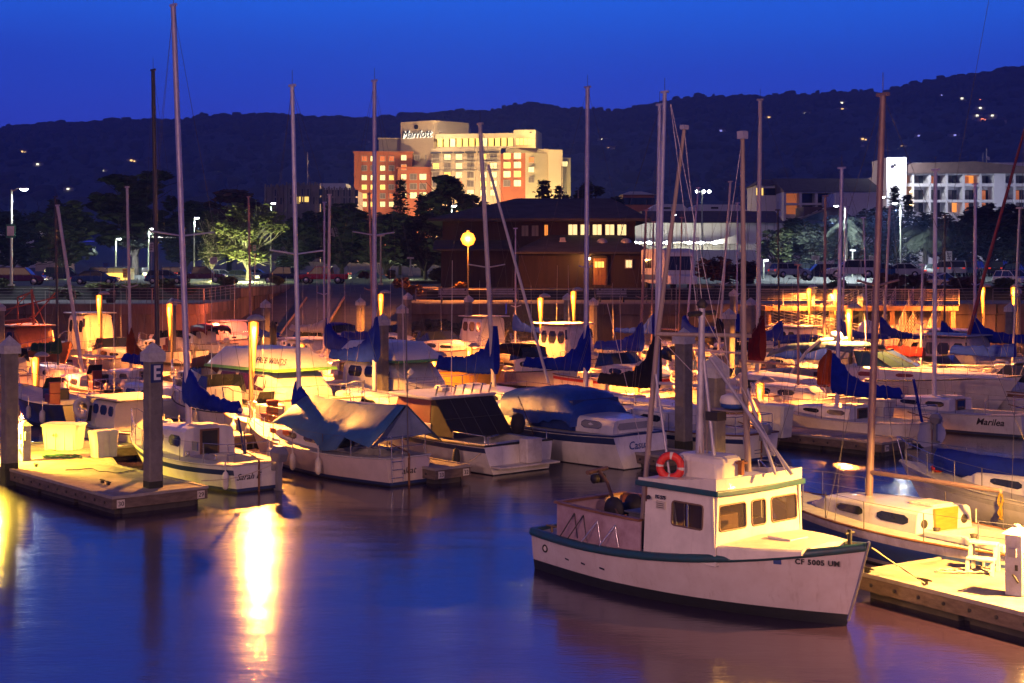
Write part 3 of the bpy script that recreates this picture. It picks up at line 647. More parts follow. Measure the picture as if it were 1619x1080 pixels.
def tree(px,yb,ytop,wpx,D,kind,label,leaf=None,bark=None,n=4200,name=None,group=None,dens=1.0,seed=None,ls=1.0):
    rs=random.Random(seed or int(px*7+ytop)); s=D/F; x=(px-HX)*s; z0=H-(yb-HY)*s; h=(yb-ytop)*s; w=wpx*s/2
    e=empty(name or {'cypress':'cypress_tree','norfolk':'conifer_tree','round':'broadleaf_tree','palm':'palm_tree','bush':'shrub'}[kind],(x,D,z0),0,label,'shrub' if kind=='bush' else 'tree',group)
    leaf=leaf or LEAFD; bark=bark or BARK; tb=MB(); vs=[];fs=[]
    if kind=='norfolk':
        tb.tube([(0,0,0),(0,0,h*.97)],.018*h+.05,7,.03); 
        for k in range(13):
            zz=h*(.18+.80*k/13); rr=w*(1-(k/13.5)**1.2)+.15
            nb=7
            for b in range(nb):
                a=b*6.283/nb+k*.7; rl=rr*(.75+rs.random()*.4); tip=Vector((rl*math.cos(a),rl*math.sin(a)*.9,zz+rl*.22-.1))
                tb.tube([(0,0,zz),tip],.05,4,.015)
                for q in range(int(n/(13*nb))):
                    f=.2+.8*rs.random(); leafquad(vs,fs,Vector((tip.x*f,tip.y*f,zz+(tip.z-zz)*f))+Vector((rs.gauss(0,.10*w),rs.gauss(0,.10*w),rs.gauss(0,.05*h/3))),.05*w+.12,rs)
    elif kind=='palm':
        tb.tube([(0,0,0),(.1,0,h*.5),(0,0,h*.72)],[.35,.28,.25],8)
        for b in range(26):
            a=rs.random()*6.283; el=rs.random()*1.5-.25; pts=[Vector((0,0,h*.72))]
            for q in range(1,7):
                f=q/6; rr=w*f*math.cos(el*.6)*1.0; pts.append(Vector((rr*math.cos(a),rr*math.sin(a),h*.72+h*.28*math.sin(el)*1.2*f-h*.22*f*f)))
            tb.tube(pts,.03,4,.01)
            for p,q in zip(pts,pts[1:]):
                dd=(q-p).normalized(); sd_=dd.cross(Vector((0,0,1))).normalized()
                for g in range(5):
                    c=p+(q-p)*(g/5)
                    for sg in (-1,1):
                        i=len(vs); tipp=c+sd_*sg*w*.28+dd*w*.12-Vector((0,0,w*.12)); vs += [c,c+dd*.10,tipp,tipp-dd*.03]; fs.append((i,i+1,i+2,i+3))
    else:
        bush=kind=='bush'
        if not bush:
            fork=h*(.16+.10*rs.random()); tb.tube([(0,0,-.3),(rs.gauss(0,.1),0,fork)],.035*h+.08,8,.026*h)
        clumps=[]; nc=10 if bush else (26 if kind=='cypress' else 34)
        for k in range(nc):
            a=rs.random()*6.283; 
            if kind=='cypress': f=.35+.65*(k+.5)/nc; rr=w*(1.0-.78*abs(f-.55)**1.15)*math.sqrt(rs.random())*.82; c=Vector((rr*math.cos(a),rr*math.sin(a)*.75,h*f*.94)); cr_=(w*(.24+.16*rs.random()),h*.055)
            elif bush: rr=w*.6*math.sqrt(rs.random()); c=Vector((rr*math.cos(a),rr*math.sin(a)*.7,h*(.3+.4*rs.random()))); cr_=(w*.4,h*.26)
            else:
                f=.3+.66*rs.random(); rr=w*math.sqrt(max(.05,1-((f-.6)/.45)**2))*math.sqrt(rs.random())*.85; c=Vector((rr*math.cos(a),rr*math.sin(a)*.75,h*f)); cr_=(w*(.20+.15*rs.random()),h*(.075+.045*rs.random()))
            clumps.append((c,cr_))
            if not bush:
                mid=Vector((c.x*.35,c.y*.35,fork+(c.z-fork)*.5)); tb.tube([(0,0,fork*.8),mid,c],[.016*h,.009*h,.004*h],5)
                for g in range(3):
                    tb.tube([mid,mid+(c-mid)*.5+Vector((rs.gauss(0,w*.1),rs.gauss(0,w*.1),rs.gauss(0,h*.03))),c+Vector((rs.gauss(0,cr_[0]),rs.gauss(0,cr_[0]),rs.gauss(0,cr_[1])))],[.006*h,.004*h,.002*h],4)
        per=int(n*dens/nc); lr=.045*w+.07 if not bush else .07*w+.04
        for c,(cx,cz) in clumps:
            for q in range(per):
                g=Vector((rs.gauss(0,1),rs.gauss(0,1),rs.gauss(0,1))).normalized()*(rs.random()**.4)
                leafquad(vs,fs,c+Vector((g.x*cx,g.y*cx,g.z*cz*(1 if kind!='cypress' else .8))),lr*1.7*ls,rs,.5 if kind!='cypress' else .2)
    if tb.v: tb.build('trunk',bark,e)
    cb=MB(); cb.add(vs,fs); cb.build('crown' if kind!='bush' else 'foliage',leaf,e)
    return e
gB='dark trees along the car park'
tree(20,446,338,110,210,'round','dark spreading tree behind the far left street lamp',group=gB)
tree(100,446,322,120,185,'round','dense dark round tree behind the dark sedan and leaning white mast',group=gB)
tree(213,446,266,165,190,'cypress','tall flat-topped cypress tree, highest in the left half',n=5200,group=gB)
tree(292,446,316,100,200,'round','dark tree just right of the tall cypress',group=gB)
tree(362,446,296,150,215,'cypress','brown-topped dark tree rising behind the floodlit tree',LEAFR,group=gB,n=3800)
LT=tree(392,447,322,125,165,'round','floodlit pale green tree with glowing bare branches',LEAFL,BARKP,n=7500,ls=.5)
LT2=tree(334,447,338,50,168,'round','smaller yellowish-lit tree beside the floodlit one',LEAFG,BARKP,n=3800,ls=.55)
tree(470,446,345,90,185,'round','dark tree behind the red pickup truck',group=gB)
tree(540,446,325,150,190,'round','broad dark tree below the stone building',group=gB,n=4200)
tree(610,446,340,110,180,'round','dark tree left of the orange bushes, under the brick wing',group=gB,n=3200)
tree(633,446,276,48,190,'norfolk','spiky conifer in front of the brick hotel wing',n=2400)
tree(668,446,300,62,185,'norfolk','second spiky conifer, between the first and the domed cypress',n=2400)
tree(716,446,272,118,178,'cypress','dark domed cypress in front of the cream hotel facade',n=4600,group=gB)
tree(672,446,340,130,165,'round','low dark tree left of the wooden building',n=3800,group=gB)
tree(762,400,318,60,175,'round','dark tree top peeping over the left end of the shingle roof',n=1800,group=gB)
tree(860,400,280,55,190,'norfolk','spiky conifer behind the shingle roof, in front of the bright hotel corner',n=2400)
tree(884,400,288,40,195,'norfolk','slim conifer right of the bright hotel corner',n=1800)
tree(925,400,290,80,200,'round','dark tree above the right end of the shingle roof',n=2400,group=gB)
tree(965,400,312,70,200,'round','low dark tree between the shingle roof and the orange block',n=1800,group=gB)
tree(1228,446,360,70,190,'round','grey-green tree in front of the low white walls',LEAFG,n=2200,group=gB)
tree(1275,446,345,95,190,'round','dark tree behind the black parked vehicle',group=gB)
tree(1336,446,318,80,185,'palm','palm tree with drooping fronds before the tiled hotel wing',n=500)
tree(1352,446,338,110,192,'round','dense dark tree right of the palm',group=gB,n=3600)
tree(1390,446,332,80,205,'round','dark tree under the floodlit stair tower',group=gB)
tree(1415,446,286,40,195,'norfolk','tall narrow conifer in front of the stair tower',n=2200)
tree(1436,446,300,50,200,'norfolk','bushier conifer left of the balconies',n=2200)
tree(1462,446,338,90,185,'palm','low palm below the balconies',n=500)
tree(1500,446,330,110,190,'round','dark tree under the balconies of the white hotel',group=gB,n=3400)
tree(1563,446,326,120,195,'round','dark broad tree near the lit orange shopfront at right',group=gB,n=3600)
tree(1622,446,335,110,190,'round','dark tree cut by the frame edge at far right',group=gB,n=3000)
point('tree_floodlight',tuple(PD(392,438,158)),(.9,1,.45),5200,.4)
point('tree_floodlight',tuple(PD(338,440,160)),(1,.9,.35),1300,.4)
point('path_fill',tuple(PD(130,436,172)),(.9,1,.35),1300,.3)  # fill lights added along the car park path, no fixtures
point('path_fill',tuple(PD(640,432,168)),(.9,1,.5),700,.3)
B=[(655,470,445,34,109,LEAFO,'glowing orange bush at the top of the ramp wall'),(636,458,436,34,120,LEAFR,'reddish bush behind the orange one'),(730,458,444,26,116,LEAFO,'small ochre bush beside the lit path'),
 (10,462,438,34,112,LEAFG,'clipped green shrub at the far left of the promenade'),(105,476,448,50,104,LEAFG,'grassy green shrub beside the promenade rail'),(262,462,438,34,112,LEAFG,'spiky green shrub right of the dark mast'),(300,466,446,26,110,LEAFG,'green shrub before the parked pickup'),
 (358,455,436,38,118,LEAFG,'dark green shrub on the wall corner bed'),(438,452,434,28,122,LEAFG,'round shrub at the head of the ramp'),(160,456,447,60,112,LEAFL,'low pale ground shrub in the bed'),(215,456,448,60,112,LEAFL,'low pale ground shrub next to the rail'),
 (700,446,420,70,130,LEAFG,'grey-green hedge left of the wooden building'),(618,442,426,22,140,LEAFG,'small shrub behind the ramp head'),(576,442,428,20,140,LEAFR,'small reddish shrub near the street lamp'),
 (1130,455,396,80,125,LEAFR,'tall reddish hedge beside the motorhome'),(1178,455,405,60,128,LEAFR,'lower reddish hedge left of the black vehicle'),(1320,462,440,44,112,LEAFG,'dark shrub in the bed behind the gangway'),(1400,460,430,70,112,LEAFR,'dark red-brown shrub bank in the bed'),(1450,460,432,60,114,LEAFR,'dark shrub right of the thick mast'),
 (1530,460,434,70,112,LEAFR,'dark shrub bank between the parked pale cars'),(1590,462,436,40,110,LEAFG,'spiky green shrub near the right edge'),(1640,462,436,50,110,LEAFR,'dark shrub at the right frame edge')]
for px,yb,yt,w,D,lf,lab in B: tree(px,yb,yt,w,D,'bush',lab,lf,n=900)
# ================================================================ CARS
GLASSC=glass('car_glass',(.03,.035,.04),.05); TYRE=mat('tyre_rubber',(.02,.02,.02),.85,0,.2,8); RIM=mat('alloy_rim',(.5,.5,.5),.3,.8,.1,8)
CHROME=mat('pale_bumper',(.6,.6,.6),.3,.5,.1,6); TAIL=emis('tail_light',(1,.05,.02),.4); HEADL=mat('headlight_glass',(.7,.7,.7),.1,0,0)
BODYP={'sedan':([(-2.3,.28),(-2.32,.62),(-2.2,.86),(-1.55,.93),(1.0,.92),(1.9,.80),(2.25,.62),(2.3,.3)],[(-1.75,.92),(-1.05,1.40),(.25,1.42),(1.05,.91)],4.6),
 'suv':([(-2.35,.4),(-2.38,.9),(-2.3,1.05),(1.1,1.05),(2.1,.96),(2.35,.75),(2.38,.4)],[(-2.28,1.04),(-2.05,1.72),(.5,1.75),(1.2,1.04)],4.7),
 'pickup':([(-2.7,.5),(-2.75,1.05),(1.2,1.08),(2.4,1.0),(2.7,.8),(2.7,.5)],[(-.9,1.07),(-.75,1.78),(.75,1.8),(1.45,1.07)],5.4),
 'hatch':([(-1.9,.28),(-2.0,.7),(-1.9,.92),(1.0,.92),(1.75,.78),(2.0,.6),(2.0,.3)],[(-1.88,.91),(-1.6,1.44),(.3,1.48),(1.1,.91)],4.0)}
def make_car(kind,colname,col):
    low,top,L=BODYP[kind]; e=empty('parked_car',(0,0,0)); pm_=mat('car_paint_'+colname,col,.25,0,.08,1,coat=.8); W_=.88 if kind!='pickup' else .95
    m=MB(); m.prism(low,-W_,W_,0,'y'); m.build('body',pm_,e,bevel=.09)
    m=MB(); n=len(top); a=[(x*.98,-(W_-.04),z) if i in(0,n-1) else (x,-(W_-.22),z) for i,(x,z) in enumerate(top)]; b=[(x,-y,z) for x,y,z in a]
    m.add(a+b,[tuple(range(n)),tuple(range(2*n-1,n-1,-1))]+[(i,i+n,(i+1)%n+n,(i+1)%n) for i in range(n)]); m.build('window_glass',GLASSC,e)
    m=MB(); rx0,rx1=top[1][0]-.02,top[2][0]+.02; zt=top[1][1]; m.box(rx0,rx1,-(W_-.19),W_-.19,zt-.03,zt+.035)
    for sg in(-1,1):
        for x,zb in((top[0][0],0),(top[3][0],3)):
            xt=top[1][0] if zb==0 else top[2][0]; m.tube([(x,sg*(W_-.04),top[0][1]),(xt,sg*(W_-.2),zt)],.04,4)
        xm=(rx0+rx1)/2; m.tube([(xm,sg*(W_-.03),top[0][1]),(xm,sg*(W_-.2),zt)],.04,4)
    m.build('roof',pm_,e)
    wr=.33 if kind in('sedan','hatch') else .39
    wb=MB(); wb.M=Matrix.Rotation(R(90),4,'X'); wb.lathe([(.0,-.11),(wr*.7,-.11),(wr,-.08),(wr,.08),(wr*.7,.11),(0,.11)],(0,0,0),14)
    rb=MB(); rb.M=wb.M; rb.lathe([(0,-.125),(wr*.55,-.125),(wr*.62,-.10),(wr*.62,.10),(wr*.55,.125),(0,.125)],(0,0,0),10)
    w0=wb.build('wheel',TYRE,e); r0=rb.build('rim',RIM,w0); k=0
    for x in(-L*.31,L*.31):
        for y in(-W_+.06,W_-.06):
            if k==0: w=w0
            else: w=w0.copy(); COL.objects.link(w); w.parent=e; r=r0.copy(); COL.objects.link(r); r.parent=w
            w.location=(x,y,wr); k+=1
    xf=low[-2][0]; xr=low[1][0]
    for y in(-W_*.72,W_*.72):
        MB().box(xf-.12,xf+.035,y-.16,y+.16,low[-2][1]-.02,low[-2][1]+.12).build('headlight',HEADL,e)
        MB().box(xr-.03,xr+.08,y-.13,y+.13,low[1][1]-.04,low[1][1]+.12).build('tail_light',TAIL,e)
    m=MB(); m.box(xf-.06,xf+.07,-W_*.95,W_*.95,low[0][1]+.02,low[0][1]+.2); m.box(xr-.07,xr+.05,-W_*.95,W_*.95,low[0][1]+.02,low[0][1]+.2); m.build('bumper',CHROME if kind=='pickup' else pm_,e,bevel=.03)
    return e
CC=dict(darkred=(.09,.015,.015),black=(.015,.015,.018),blue=(.02,.06,.16),silver=(.35,.36,.38),white=(.62,.62,.62),red=(.35,.015,.012),grey=(.12,.12,.13),navy=(.015,.025,.08))
gR='cars parked behind the harbour'; PROTO={}
def car(kind,c,px,yg,rz,label,z=None):
    key=(kind,c)
    z=ZL+.01 if z is None else z
    p=G(px,yg,z)
    if key in PROTO: o=copy_tree(PROTO[key])
    else: o=make_car(kind,c,CC[c]); PROTO[key]=o
    o.location=p; o.rotation_euler.z=R(rz); tag(o,label,'car',gR)
car('suv','darkred',34,451,2,'dark red four-wheel drive with pale wheel arches at the far left of the car park')
car('suv','black',103,446,8,'black wagon between the dark red one and the blue sedan')
car('sedan','blue',152,450,4,'blue sedan parked behind the rail left of the thin mast')
car('suv','navy',165,440,0,'navy wagon half hidden behind the blue sedan')
car('hatch','blue',262,449,6,'blue hatchback just left of the tallest mast')
car('suv','black',280,441,-5,'black wagon with pale roof reflections behind the blue hatchback')
car('pickup','darkred',318,448,3,'dark maroon pickup with bright front wheel')
car('sedan','silver',352,444,8,'silver sedan with tail light glow beside the maroon pickup')
car('sedan','navy',382,445,0,'navy sedan under the floodlit tree')
car('hatch','silver',406,440,0,'small silver hatchback behind the low wall')
car('pickup','black',452,448,170,'black pickup with a white bumper behind the second tall mast')
car('pickup','red',512,449,176,'bright red pickup truck at the head of the ramp')
car('sedan','navy',585,445,0,'navy sedan between the red pickup and the street lamp')
car('suv','black',225,443,3,'black wagon behind the orange and white signs')
zr=4.92
for a in [('hatch','silver',1248,439,20,'grey hatchback left of the black wagon at the right car park'),('suv','black',1298,444,182,'large black wagon alone near the right hedge'),
 ('suv','white',1346,440,175,'white wagon beside the pale post'),('sedan','silver',1422,439,170,'pale sedan under the dark conifer'),('sedan','blue',1395,439,5,'blue sedan left of the pale sedan'),
 ('suv','white',1500,437.5,60,'white wagon, first of the row at right'),('suv','silver',1521,437.5,62,'silver wagon, second of the row at right'),('suv','blue',1541,437.5,60,'blue wagon, third of the row at right'),
 ('suv','grey',1560,437,60,'grey wagon, fourth of the row at right'),('suv','black',1580,437.5,62,'black wagon, fifth of the row at right'),('sedan','black',1603,438,60,'black sedan, sixth of the row at right'),
 ('sedan','silver',1480,437,60,'silver sedan nearly hidden behind the pale mast'),('hatch','navy',1268,436,90,'navy hatchback behind the reddish hedge')]: car(*a[:5],a[5],z=zr if a[3]<441 else ZL+.35)
car('sedan','silver',1484,458,-62,'shiny pale blue sedan parked nose to the bed, right of the pale mast',z=ZL-.1)
car('hatch','white',1602,452,-70,'white hatchback cut by the frame, near the right lamps',z=ZL)
# motorhome
def motorhome():
    p=G(1062,459,ZL); e=empty('motorhome',(p.x,p.y,ZL),R(-80),'white motorhome with dark windscreen parked beside the wooden building','motorhome')
    m=MB(); m.prism([(-4.6,.5),(-4.6,3.2),(1.2,3.2),(2.0,2.9),(2.2,1.5),(2.2,.5)],-1.2,1.2,0,'y'); m.build('body',STUC,e,bevel=.15)
    m=MB(); m.box(.2,1.1,-1.23,-1.205,1.6,2.6); m.box(-3.5,-1.5,-1.23,-1.205,1.7,2.4); m.build('side_window',WINB,e)
    m=MB(); m.prism([(2.04,2.6),(2.235,1.55),(2.255,1.55),(2.06,2.6)],-1.0,1.0,0,'y'); m.build('windscreen',WINB,e)
    m=MB(); m.prism([(-4.4,1.2),(.4,1.2),(-.4,.8),(-4.4,.8)],-1.225,-1.204,0,'y'); m.build('stripe',INKB,e)
    for x in(-3.2,1.4):
        for y in(-1.05,1.05):
            w=MB(); w.M=Matrix.Translation((x,y,.42))@Matrix.Rotation(R(90),4,'X'); w.lathe([(0,-.13),(.42,-.13),(.42,.13),(0,.13)],(0,0,0),14); o=w.build('wheel',TYRE,e)
    m=MB(); m.prism([(2.2,.5),(2.2,1.25),(3.3,1.1),(3.35,.5)],-1.05,1.05,0,'y'); m.build('bonnet',STUC,e,bevel=.08)
motorhome()
# ================================================================ STREET LAMPS AND SIGNS
POLE=mat('pale_lamp_pole',(.42,.44,.36),.6,.1,.25,2)
def street_lamp(px,ytop,ybase,D,label,head='arm',col=(.85,1,1),power=900,lm=None,group='street lamps of the car park',side=1,lit=True):
    s=D/F; x=(px-HX)*s; z0=H-(ybase-HY)*s; h=(ybase-ytop)*s
    e=empty('street_lamp',(x,D,z0),0,label,'street lamp',group)
    m=MB(); m.tube([(0,0,0),(0,0,h)],.11,8,.075); m.box(-.2,.2,-.2,.2,0,.12); m.build('pole',POLE,e)
    if head=='arm':
        a=1.1*side; m=MB(); m.tube([(0,0,h-.15),(a*.5,0,h+.1),(a,0,h+.12)],.045,6); m.build('arm',POLE,e)
        m=MB(); m.lathe([(0,.16),(.25,.12),(.36,0)],(a,0,h+.06),12); m.build('hood',GALVL,e)
        m=MB(); m.lathe([(0,-.16),(.2,-.12),(.3,-.01),(0,0)],(a,0,h+.06),12); m.build('lamp_glass',lm or LAMPW,e)
        if lit: hood('lamp_light',(a,0,h-.35),col,power,.2,e)
    else:
        m=MB(); m.box(-.35,.35,-.12,.12,h-.1,h+.1); m.build('lamp_head',lm or GALVL,e)
    return e
l=street_lamp(18,300,452,105,'tall pale street lamp with a brilliant white light at the far left',power=1800,side=.85)
m=MB(); m.box(-.34,.34,-.16,-.12,3.55,4.55); m.build('notice_board',mat('green_sign',(.03,.16,.09),.5,0,.1,3),l); m=MB(); m.box(-.26,.26,-.175,-.161,3.7,4.4); o=m.build('notice_panel',WHITE2,l)
street_lamp(602,372,450,135,'plain pale post without lamp light left of the dark trees',head='flat')
street_lamp(1424,322,448,160,'tall pale lamp pole at right between the trees',head='arm',power=10000,side=-.6)
street_lamp(1348,396,440,180,'short pale post among the right-hand cars',head='flat')
street_lamp(649,408,436,150,'short greenish bollard-like post near the shrubs',head='flat')
street_lamp(1390,312,446,170,'street lamp with a glowing pale head beside the thick mast',power=12000,side=.4)
street_lamp(1336,326,446,178,'street lamp glowing behind the lilac mast',power=12000,side=-1)
street_lamp(1207,412,446,170,'low bright lamp in front of the reddish hedge',power=200,side=.3)
street_lamp(235,362,440,185,'small bright lamp under the tall cypress',power=3000,side=.4)
street_lamp(183,378,440,185,'pale lamp in the foliage left of the cypress',power=2500,side=.4)
street_lamp(307,345,440,175,'low cream lamp between the cypress and the floodlit tree',power=2000,side=.3)
street_lamp(428,322,440,175,'flat white lamp in front of the stone building',power=300,side=.3)
street_lamp(714,326,440,172,'small white lamp glinting in the dark cypress',power=150,side=.3)
street_lamp(1063,340,420,230,'small white lamp before the dark roof of the white hall',power=200,side=.3)
# star-like sodium lamp by the wooden building
def sodium():
    D=114; s=D/F; x=(740-HX)*s; z=H+(HY-378)*s
    e=empty('sodium_lamp',(x,D,ZL),0,'blazing orange globe lamp beside the dark wooden building','street lamp')
    m=MB(); m.tube([(0,0,0),(0,0,z-ZL-.2)],.07,8); m.build('pole',DARKM,e)
    m=MB(); m.lathe([(0,-.6),(.42,-.42),(.6,0),(.42,.42),(0,.6)],(0,0,z-ZL),14); m.build('globe',LAMPO,e)
    m=MB(); m.lathe([(.12,.58),(.2,.66),(0,.75)],(0,0,z-ZL),10); m.build('cap',DARKM,e)
    point('sodium_light',(0,-.9,z-ZL),(1,.27,.03),8000,.3,e)
sodium()
def multi():
    D=240; s=D/F; p=PD(1110,303,D); e=empty('floodlight_mast',(p.x,D,5),0,'mast with three white lamps in a row above the white hall','street lamp')
    m=MB(); m.tube([(0,0,0),(0,0,p.z-5)],.12,6); m.box(-1,1.6,-.1,.1,p.z-5-.05,p.z-5+.1); m.build('pole',POLE,e)
    for dx in(-.8,.3,1.2): MB().lathe([(0,-.3),(.28,-.1),(.28,.15),(0,.3)],(dx,0,p.z-5),8).build('lamp_glass',LAMPW,e)
multi()
def sign(px,py,D,w,h,m_,label,yb=447,name='sign_board'):
    s=D/F; x=(px-HX)*s; z0=H-(yb-HY)*s; zc=H-(py-HY)*s; e=empty(name,(x,D,z0),0,label,'sign')
    m=MB(); m.tube([(0,0,0),(0,0,zc-z0+h/2)],.04,5); m.build('post',GALVL,e)
    m=MB(); m.box(-w/2,w/2,-.09,-.05,zc-z0-h/2,zc-z0+h/2); o=m.build('panel',m_,e,bevel=.01); m=MB()
    for k in range(4): m.box(-w*.34,w*(.34-.12*(k%2)),-.1,-.091,zc-z0+h*(.3-.18*k)-.03*h,zc-z0+h*(.3-.18*k)+.03*h)
    m.build('printed_lines',INK if m_ is not GREENS else WHITE2,o)
GREENS=mat('green_panel',(.03,.2,.1),.5,0,.1,3)
sign(403,393,120,.42,.72,GREENS,'green and white notice on a post beside the floodlit tree')
sign(338,412,150,.8,.7,WHITE2,'white double notice on a post near the lit tree')
sign(168,419,150,.7,.5,mat('blue_panel',(.03,.08,.3),.5,0,.1,3),'small blue sign above the parked cars at left')
sign(240,391,150,.55,1.0,WHITE2,'white panel on a post left of the tallest mast')
sign(1289,408,160,.9,.5,WHITE2,'small white sign over the black wagon')
sign(1500,405,160,.7,1.1,WHITE2,'tall white notice panel right of the pale mast')
sign(1377,410,160,.5,.8,WHITE2,'narrow white sign between two masts')
sign(198,432,125,.4,.8,mat('orange_panel',(.5,.2,.03),.5,0,.1,3),'orange panel beside the promenade signs',454)
# benches
SLAT=mat('bench_slats',(.36,.34,.38),.7,0,.3,5)
def bench(px,py,z,D,label):
    x=(px-HX)*D/F; e=empty('park_bench',(x,D,z),0,label,'bench','benches on the promenade')
    for k in range(3): MB().box(-1.1,1.1,-.45+.17*k,-.31+.17*k,.42,.46).build('seat_slat',SLAT,e)
    m=MB()
    for k in range(3): m.box(-1.1,1.1,.12+.02*k,.15+.02*k,.55+.16*k,.67+.16*k)
    m.build('backrest',SLAT,e)
    for sx_ in(-.85,.85): MB().box(sx_-.05,sx_+.05,-.42,.18,0,.41).box(sx_-.05,sx_+.05,.155,.2,0,1.0).build('leg',DARKM,e)
bench(967,470,ZW+.02,104,'pale slatted bench below the wooden building, by the right wall end')
bench(717,472,ZW+.02,103,'pale bench on the lit path left of the wooden building')
bench(794,470,ZW+.02,104,'pale bench in shadow under the wooden building')
# litter bin
m=MB(); m.lathe([(.3,0),(.34,.1),(.36,.85),(.30,.95),(0,1.0)],(0,0,0),14); p=PD(172,478,102); o=m.build('litter_bin',DARKM,None,(p.x,102.5,ZW+.02)); tag(o,'dark litter bin on the promenade behind the left lamp','bin')
# ================================================================ PILES, DOCKS, DOCK LAMPS
ZT=4.12
gP='square concrete mooring piles'
def pile(px,ytop,label,D=None,w=.38,col=None,zt=None,letter=None):
    D=D or min(97,1.88*F/(ytop-HY)); x=(px-HX)*D/F; zt=zt or (H-(ytop-HY)*D/F)
    e=empty('mooring_pile',(x,D,0),RZO,label,'pile',gP)
    m=MB(); h=w/2; c=.035; pl=[(-h+c,-h),(h-c,-h),(h,-h+c),(h,h-c),(h-c,h),(-h+c,h),(-h,h-c),(-h,-h+c)]
    m.prism(pl,-1.5,zt-.48,0,'z'); m.build('post',CONC,e)
    g=MB(); g.prism([(a*1.015,b*1.015) for a,b in pl],-.3,.62,0,'z'); g.build('tide_growth',mat('tide_growth',(.03,.032,.02),.9,0,.4,9,bump=.6,bscale=30),e)
    m=MB(); k=h+.045; m.box(-k,k,-k,k,zt-.50,zt-.28); m.add([(-k,-k,zt-.279),(k,-k,zt-.279),(k,k,zt-.279),(-k,k,zt-.279),(0,0,zt)],[(0,1,4),(1,2,4),(2,3,4),(3,0,4),(3,2,1,0)])
    m.build('cap',PCAP,e)
    if letter:
        o=MB().box(h,h+.015,-.165,.165,zt-1.02,zt-.56).build('letter_plate',mat('sign_navy',(.015,.03,.13),.5,0,.1,4),e,bevel=.004)
        text(letter,.50,mat('sign_white_paint',(.62,.60,.60),.5,0,0),o,frame((h+.02,0,zt-.795),(0,1,0),(0,0,1)),bold=.012,xs=.82)
    return e
pile(15,530,'left foreground pile rising beside the white power post on the lettered dock')
pile(242,540,'foreground pile carrying the blue plate with the white letter E',letter='E')
pile(1081,518,'tall dark-sided pile behind the fishing boat, left of its rigging',w=.42)
pile(1130,560,'pinkish pile directly behind the fishing boat doghouse',w=.36)
for px,yt,lab in [(605,495,'pile standing against the dark blue sail cover'),(636,480,'pile right of the dark blue sail cover, with a sunlit left face'),(645,462,'pile close behind the one right of the blue sail cover'),
 (570,470,'pile at the foot of the launching ramp'),(741,466,'pile lit bright orange on its left side'),(897,463,'pile between the two thin glowing lamps at centre'),(938,470,'pile directly right of the pale lilac mast'),
 (1160,457,'far pile among the masts, tallest in its cluster'),(1187,470,'far pile touching the orange-lilac mast'),(1153,487,'nearer pile in the cluster behind the crossbar'),(1363,463,'pile behind the ribbed lamp cap near the gangway'),
 (1597,478,'pile at right before the blue awning'),(420,473,'pile at the left side of the launching ramp'),(272,470,'pile beside the second glowing lamp from the left'),(0,477,'far pile cut by the left frame edge'),
 (1283,452,'far pile near the white gangway lamp')]: pile(px,yt,lab)
pile(1608,452,'orange-lit pile beside the rightmost lamp',D=96,zt=4.7)
# dark round pile near the ramp
m=MB(); m.lathe([(.17,0),(.17,4),(.2,4.05),(.0,4.4)],(0,0,-1),10); p=G(432,0+487,3.3); D_=70; o=m.build('round_pile',DARKM,None,((432-HX)*D_/F,D_,0)); tag(o,'thin dark round pile with pale tip right of the ramp pile','pile')
def dock(p0,d,L,w,label,nb=True,bs=0,zt=.45,nums=(),cap=True,name='floating_dock'):
    # p0 = near corner on the outer edge, running back along d; width towards the left of d
    rz=math.atan2(d.y,d.x); e=empty(name,(p0.x,p0.y,0),rz,label,'dock')
    m=MB(); n=max(1,round(L/2.4))
    for i in range(n): m.box(i*L/n+.006,(i+1)*L/n-.006,.04,w-.04,zt-.14,zt)
    m.build('deck_slab',DOCKT,e)
    m=MB(); m.box(-.05,L,-.06,.035,zt-.30,zt-.05); m.box(-.05,L,w-.035,w+.06,zt-.30,zt-.05); m.box(-.10,-.052,-.06,w+.06,zt-.30,zt-.05)
    m.build('timber_waler',DOCKW,e,bevel=.012)
    m=MB(); m.box(-.07,L,-.075,.03,zt-.045,zt+.025); m.box(-.07,L,w-.03,w+.075,zt-.045,zt+.025); m.box(-.12,-.071,-.075,w+.075,zt-.045,zt+.025); m.build('edge_strip',mat('edge_strip',(.30,.27,.26),.7,0,.3,4),e)
    m=MB()
    for i in range(n): m.box(i*L/n+.12,(i+1)*L/n-.12,.1,w-.1,-.5,zt-.31)
    m.box(0,L,.25,w-.25,-.4,zt-.32); m.build('float',mat('float_dark',(.05,.045,.045),.85,0,.4,3),e)
    if nb:
        b0=None; k=min(int(L/.55),44)
        for i in range(k):
            x=.3+i*.55
            if b0 is None:
                b=MB(); b.M=Matrix.Rotation(R(90),4,'X'); b.lathe([(.035,0),(.035,.02),(0,.03)],(0,0,0),8); b0=b.build('bolt',DARKM,e); bb=b0
            else: bb=b0.copy(); COL.objects.link(bb); bb.parent=e
            bb.location=(x,(-.065 if not bs else w+.065),zt-.17); bb.rotation_euler.z=(math.pi if bs else 0)
    for k,(u,y,txt) in enumerate(nums):
        pl=MB().box(-.125,-.105,y-.1,y+.1,zt-.27,zt-.08).build('number_plate',WHITE2,e)
        text(txt,.16,INK,pl,frame((-.13,y,zt-.18),(0,-1,0),(0,0,1)))
    return e
def cleat(p,rz,label):
    m=MB(); m.box(-.05,.05,-.03,.03,0,.07); m.tube([(-.15,0,.08),(-.05,0,.085),(.05,0,.085),(.15,0,.08)],[.014,.022,.022,.014],6)
    return tag(m.build('dock_cleat',DARKM,None,p,rz),label,'cleat','cleats on the docks')
A=G(175,787,.45); 
